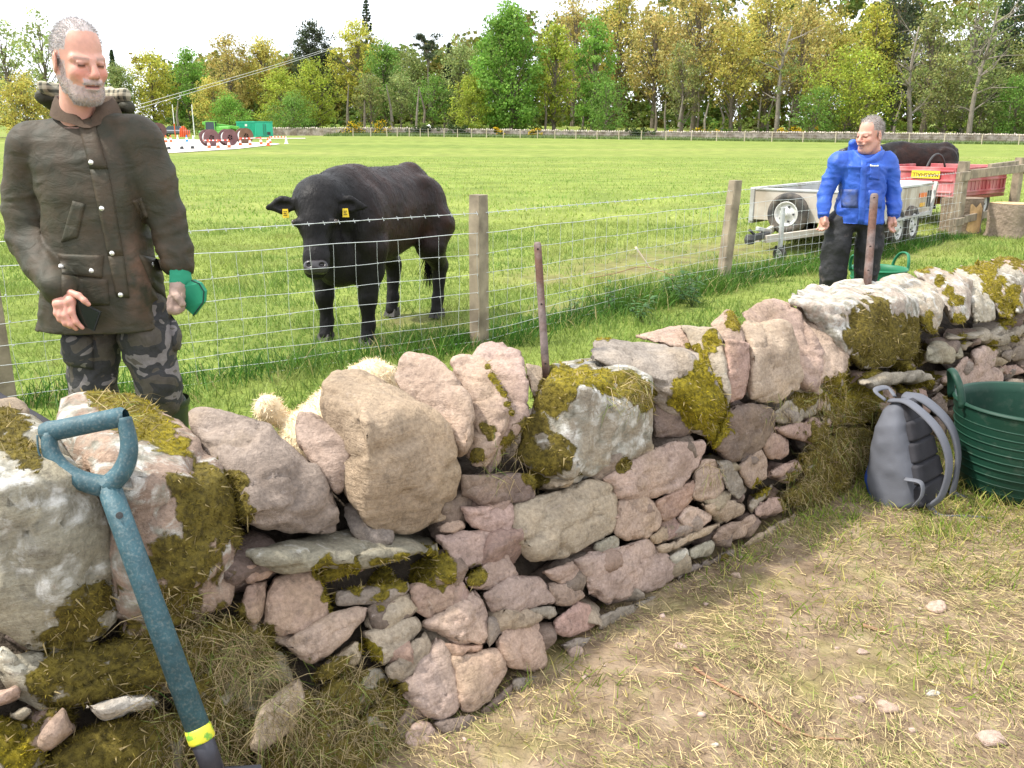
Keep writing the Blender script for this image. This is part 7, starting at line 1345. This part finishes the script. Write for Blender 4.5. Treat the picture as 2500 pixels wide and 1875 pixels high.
BLKT = pm('muddy_black_trousers', (.022, .022, .024), .7, .25, 8, .7, 20, .015, col2=(.16, .125, .11), c2s=11, c2t=(.60, .78))
s = SDF((f2[0] - .4, Y2 - .25, .0), (f2[0] + .4, Y2 + .25, .98), .012); s.chain([M2(2052, 545), M2(2042, 600, -.01), M2(2034, 660, -.01), np.array([M2(2040, 700)[0], Y2, .08])], [.095, .098, .09, .08], .02); s.chain([M2(2126, 545), M2(2122, 600), M2(2116, 660), np.array([M2(2112, 700)[0], Y2, .08])], [.095, .098, .085, .08], .02); s.ell(M2(2092, 530), (.16, .10, .09), None, .03); v, q = s.mesh(); t2 = mk('trousers', wrinkle(v, q, .012, (9, 9, 14), 33), q, BLKT, man2, True)
for a_ in (2040, 2098):
    fx = M2(a_, 700)[0]; s = SDF((fx - .12, Y2 - .28, f2[2] - .02), (fx + .12, Y2 + .14, f2[2] + .2), .01); s.chain([(fx, Y2 + .06, f2[2] + .06), (fx, Y2 - .16, f2[2] + .045)], [.055, .045], .02); s.cone((fx, Y2 + .03, f2[2] + .16), (fx, Y2 + .03, f2[2] + .06), .06, .055, .02); v, q = s.mesh(); mk('boot', v, q, BOOT, man2, True)

# ------------------------------------------------------------------ cattle
m = NT('black_coat'); ps = m.pos(); mp = m.n('Mapping'); mp.inputs['Scale'].default_value = (60, 60, 12); m.set(mp.inputs['Vector'], ps)
c = m.mix(m.ramp(m.noise(5, 4, ps), [(.3, (.008, .0075, .008)), (.7, (.018, .016, .016))]), m.ramp(m.noise(9, 5, ps), [(.35, (.022, .010, .007)), (.7, (.06, .022, .013))]), m.math('MULTIPLY', m.attr('brown'), .5)); m.set(m.b.inputs['Base Color'], c); m.b.inputs['Roughness'].default_value = .5; m.b.inputs['Specular IOR Level'].default_value = .17; m.bump(m.math('ADD', m.noise(1., 4, mp.outputs[0]), m.math('MULTIPLY', m.noise(9, 3, ps), 1.5)), .55, .012); COAT = m.m
HOOF = pm('hoof', (.05, .045, .04), .6, .2, 20, .2); NOSEM = pm('wet_nose', (.035, .03, .032), .25, .2, 30, .3, 120, .002, spec=.6); TAGM = pm('yellow_ear_tag', (.75, .52, .02), .5, .05, 20, 0); FUR = pm('coat_hair', src='attr', rough=.65, var=0, bump=0, spec=.15)
def cow(loc, yaw, label, headlow=True, turn=0.0, seed=0):
    o = thing('cow', (loc[0], loc[1], loc[2]), label, 'cow', 'black cattle in the field'); R = rotm('Z', yaw); g = np.random.default_rng(seed)
    s = SDF((-1.05, -.5, -.03), (1.5, .5, 1.42), .0125)
    s.stack([(-.74, 0, .95, .07, .12), (-.68, 0, .93, .16, .22), (-.55, 0, .90, .215, .28), (-.3, 0, .87, .245, .305), (0, 0, .845, .265, .33), (.25, 0, .86, .25, .34), (.45, 0, .87, .21, .325), (.58, 0, .87, .17, .26), (.64, 0, .86, .08, .15)], .05, 0, 2.3)
    s.cone((.3, 0, 1.12), (.55, 0, 1.06), .10, .11, .10); s.cone((-.5, 0, 1.13), (.2, 0, 1.12), .06, .07, .08); s.cone((-.55, 0, 1.12), (-.7, 0, 1.05), .09, .07, .08)
    for y in (-1, 1):
        s.ell((.42, y * .2, .82), (.17, .1, .26), None, .08); s.chain([(.43, y * .2, .68), (.43, y * .19, .52), (.46, y * .175, .33), (.45, y * .17, .14), (.48, y * .17, .05)], [.125, .092, .062, .043, .052], .035); s.ell((-.52, y * .2, .86), (.19, .11, .24), None, .08)
        xb = -.04 * y; s.chain([(-.5 + xb, y * .21, .74), (-.42 + xb, y * .22, .60), (-.64 + xb, y * .19, .41), (-.60 + xb, y * .185, .15), (-.57 + xb, y * .185, .05)], [.17, .115, .06, .044, .05], .04); s.cone((-.66 + xb, y * .19, .45), (-.62 + xb, y * .19, .36), .05, .05, .02)
    hf = np.array([math.cos(turn), math.sin(turn), 0.]); hl = np.array([-hf[1], hf[0], 0.])
    if headlow: poll = np.array([.82, .03, 1.015]); muz = poll + hf * .16 + [0, 0, -.41]
    else: poll = np.array([1.02, .0, 1.20]); muz = poll + hf * .40 + [0, 0, -.18]
    s.chain([(.50, 0, .98), (.72, 0, 1.0), poll - [.05, 0, .07]], [.205, .16, .115], .08); s.chain([(.52, 0, .62), (.70, 0, .72), poll - [.02, 0, .20]], [.135, .105, .085], .07); s.ell((.52, 0, .58), (.19, .16, .17), None, .07)
    d = (muz - poll) / np.linalg.norm(muz - poll); fwd_ = np.cross(-hl, d); fwd_ = fwd_ if fwd_ @ hf > 0 else -fwd_
    s.cone(poll, poll + d * .16, .100, .096, .03, (hl, 1.16)); s.cone(poll + d * .12, muz - d * .03, .088, .062, .03, (hl, 1.10)); s.cone(muz - d * .07, muz + d * .005, .070, .066, .03, (hl, 1.22)); s.ell(poll - d * .055, (.07, .078, .055), None, .04)
    for y in (-1, 1): s.ell((-.42, y * .19, 1.075), (.07, .045, .045), None, .06); s.ell((-.66, y * .1, 1.03), (.05, .04, .05), None, .05)
    s.cone(poll + d * .16 - fwd_ * .06, muz - fwd_ * .05, .075, .05, .03)
    for y in (-1, 1):
        s.ell(poll + d * .15 + hl * y * .112 + fwd_ * .04, (.032, .032, .03), None, .02); e0 = poll + d * .01 + hl * y * .11 - hf * .02; e1 = e0 + hl * y * .20 - hf * .03 + [0, 0, -.03]; s.cone(e0, (e0 + e1) / 2, .032, .062, .02, (hf, .45)); s.cone((e0 + e1) / 2, e1, .062, .022, .01, (hf, .4)); s.ell((e0 + e1) / 2 + hf * .03, (.03, .06, .03), np.stack([hf, hl, [0, 0, 1]], 1), .012, 'sub')
        s.ell(muz + hl * y * .04 + fwd_ * .066 - d * .012, (.016, .016, .02), None, .01, 'sub')
    V, Q = s.mesh(); N = vnormals(V, Q); V = V + N * (.006 * fbm(V * 14, seed, 3))[:, None]; brown = np.clip(sstep(-.45, .3, fbm(V * np.array([2.2, 3, 2.4]), 5 + seed, 2)) * sstep(.5, .7, V[:, 2]) * sstep(.62, .35, V[:, 0]), 0, 1)
    hoofm = V[:, 2] < .055; P = V @ R.T + np.array(loc); mk('body', P, Q, COAT, o, True, {'brown': brown})
    sp = lambda v: np.asarray(v) @ R.T + np.array(loc)
    for x, yy in [(.49, .17), (.49, -.17), (-.61, .185), (-.53, -.185)]:
        for q in (-1, 1): a = MB(); a.add(sp([(x - .05, yy + q * .003, .0), (x + .055, yy + q * .003, .0), (x + .055, yy + q * .05, .0), (x - .05, yy + q * .052, .0), (x - .05, yy + q * .003, .065), (x + .025, yy + q * .003, .06), (x + .025, yy + q * .042, .06), (x - .05, yy + q * .045, .065)]), [(0, 1, 2, 3), (4, 5, 6, 7), (0, 1, 5, 4), (1, 2, 6, 5), (2, 3, 7, 6), (3, 0, 4, 7)]); a.build('hoof', HOOF, o)
    for y in (-1, 1):
        a = MB(); c0 = poll + d * .15 + hl * y * .132 + fwd_ * .052; s = SDF(c0 - .03, c0 + .03, .005); s.ell(c0, (.018, .014, .018), None, 0); v, q = s.mesh(); mk('eye', sp(v), q, EYEW, o, True)
        t0 = poll + d * .01 + hl * y * .19 + hf * .02 + [0, 0, -.045]; tq = lambda u_, v_, w_: t0 + hl * u_ + hf * v_ + np.array([0, 0, w_]); a.add(sp([tq(-.017, 0, .01), tq(.017, 0, .01), tq(.024, .01, -.045), tq(-.018, .01, -.045), tq(-.017, -.006, .01), tq(.017, -.006, .01), tq(.024, .004, -.045), tq(-.018, .004, -.045)]), [(0, 1, 2, 3), (7, 6, 5, 4), (0, 4, 5, 1), (1, 5, 6, 2), (2, 6, 7, 3), (3, 7, 4, 0)]); et = a.build('ear_tag', TAGM, o)
        a = MB(); [a.bar(sp([tq(-.011, .005 + .0022 * k_, -.006 - .011 * k_)])[0], sp([tq(.012 - .006 * (k_ % 2), .005 + .0022 * k_, -.006 - .011 * k_)])[0], .002, .004) for k_ in range(3)]; a.build('tag_print', INK, et)
    s = SDF(muz - .12, muz + .14, .006); s.cone(muz + fwd_ * .038 - hl * .03, muz + fwd_ * .038 + hl * .03, .050, .050, .01); 
    for y in (-1, 1): s.ell(muz + hl * y * .04 + fwd_ * .08 - d * .006, (.02, .018, .013), None, .008, 'sub')
    v, q = s.mesh(); mk('muzzle', sp(v), q, NOSEM, o, True)
    a = MB(); tp_ = bez([(-.72, 0, 1.10), (-.79, .0, 1.0), (-.80, .02, .75), (-.77, .04, .52), (-.76, .05, .36)], 5); a.tube(sp(tp_), np.linspace(.03, .012, len(tp_)), 8); a.build('tail', COAT, o, True)
    n = 240; P = sp(np.array([-.765, .045, .45]) + g.normal(size=(n, 3)) * [.012, .012, .05]); D_ = np.array([0, 0, -1]) + g.normal(size=(n, 3)) * .16; D_ /= np.linalg.norm(D_, axis=1, keepdims=True); v, f_, c_ = blades(P, D_, g.uniform(.12, .26, n), .004, np.full((n, 3), .010), .25, 2, rng=g); mk('tail_switch', v, f_, FUR, o, False, {'Col': c_})
    # shaggy hair along the topline, poll and dewlap
    tri = np.concatenate([Q[:, [0, 1, 2]], Q[:, [0, 2, 3]]]); cz_ = V[tri[:, 0]]; wgt = sstep(.95, 1.2, cz_[:, 2]) + sstep(.5, .42, cz_[:, 2]) * 0 + .25; k = g.choice(len(tri), 7000, p=wgt / wgt.sum()); b_ = g.dirichlet((1, 1, 1), len(k)); P = (V[tri[k]] * b_[..., None]).sum(1); Nn = N[tri[k, 0]]; D_ = Nn * .5 + np.array([-.55, 0, -.35]) + g.normal(size=(len(k), 3)) * .28; D_ /= np.linalg.norm(D_, axis=1, keepdims=True); br = brown[tri[k, 0]][:, None]; cl = (np.array([[.010, .009, .010]]) * (1 - br) + np.array([[.03, .014, .010]]) * br) * g.uniform(.5, 1.6, (len(k), 1)); v, f_, c_ = blades(P - Nn * .002, D_, g.uniform(.008, .020, len(k)), .003, cl, .4, 1, rng=g); mk('coat_hair', sp(v), f_, FUR, o, False, {'Col': c_})['kind'] = 'stuff'
    return o
ca_, cb2 = G(846, 848), G(1000, 785); mid = (ca_ + cb2) / 2; mid = mid + (mid - CAMP) / np.linalg.norm(mid - CAMP) * .16; yw = math.atan2(ca_[1] - cb2[1], ca_[0] - cb2[0]); cow((mid[0], mid[1], float(gz(mid[0], mid[1]))), yw, 'black cow with yellow ear tags facing the fence, head lowered', True, math.radians(28), seed=2)
c2p = T(2225, 470, 16.5); cow((c2p[0], c2p[1], .08), math.radians(183), 'second black cow standing behind the red trailer, only its back showing', False, 0.2, seed=6)

# ------------------------------------------------------------------ the cream dog behind the wall
DOGM = pm('cream_coat', (.72, .58, .38), .9, .15, 20, .4, 60); rump = T(770, 1075, 2.66); hd_ = T(908, 925, 2.95); tail = T(655, 1000, 2.62)
dg = thing('dog', (rump[0] + .05, rump[1] + .1, float(gz(rump[0], rump[1]))), 'cream fluffy dog half hidden behind the wall', 'dog'); sh_ = hd_ + np.array([.0, .02, -.14]); gzd = float(gz(rump[0], rump[1]))
s = SDF(np.minimum(tail, rump) + [-.15, -.2, -.75], np.maximum(hd_, rump) + [.25, .3, .2], .009); s.F[:] = 1
s.chain([rump, (rump + sh_) / 2 + [0, 0, .02], sh_], [.105, .12, .115], .04); s.cone(sh_, hd_ - [0, 0, .02], .085, .07, .04); s.ell(hd_, (.07, .08, .065), None, .02); mz = hd_ + [.05, .11, -.03]; s.cone(hd_ + [.02, .05, -.015], mz, .042, .03, .02); s.cone(rump + [-.06, -.02, .03], (rump + tail) / 2, .03, .02, .02); s.cone((rump + tail) / 2, tail, .02, .034, .02); s.ell(tail, (.038, .038, .045), None, .02)
for e in (-1, 1): s.cone(hd_ + [e * .06, 0, .02], hd_ + [e * .085, .0, -.06], .025, .03, .015)
for b_ in (rump, sh_):
    for e in (-1, 1): f_ = b_ + np.array([e * .06, 0, 0]); s.chain([f_ - [0, 0, .04], [f_[0], f_[1] + .01, gzd + .25], [f_[0], f_[1], gzd + .02]], [.06, .038, .032], .03)
v, q = s.mesh(); mk('body', v, q, DOGM, dg, True); gd = np.random.default_rng(77); v_, f_, c_ = strands(v, q, np.ones(len(v), bool), 20000, .018, .002, (.82, .68, .46), gd, lambda P, N: np.repeat([[0, 0, -.25]], len(P), 0), .5); mk('fur', v_, f_, HAIR, dg, False, {'Col': c_})['kind'] = 'stuff'
s = SDF(mz - .03, mz + .04, .005); s.ell(mz + [.012, .02, .01], (.014, .012, .012), None, 0); v, q = s.mesh(); mk('nose', v, q, NOSEM, dg, True)
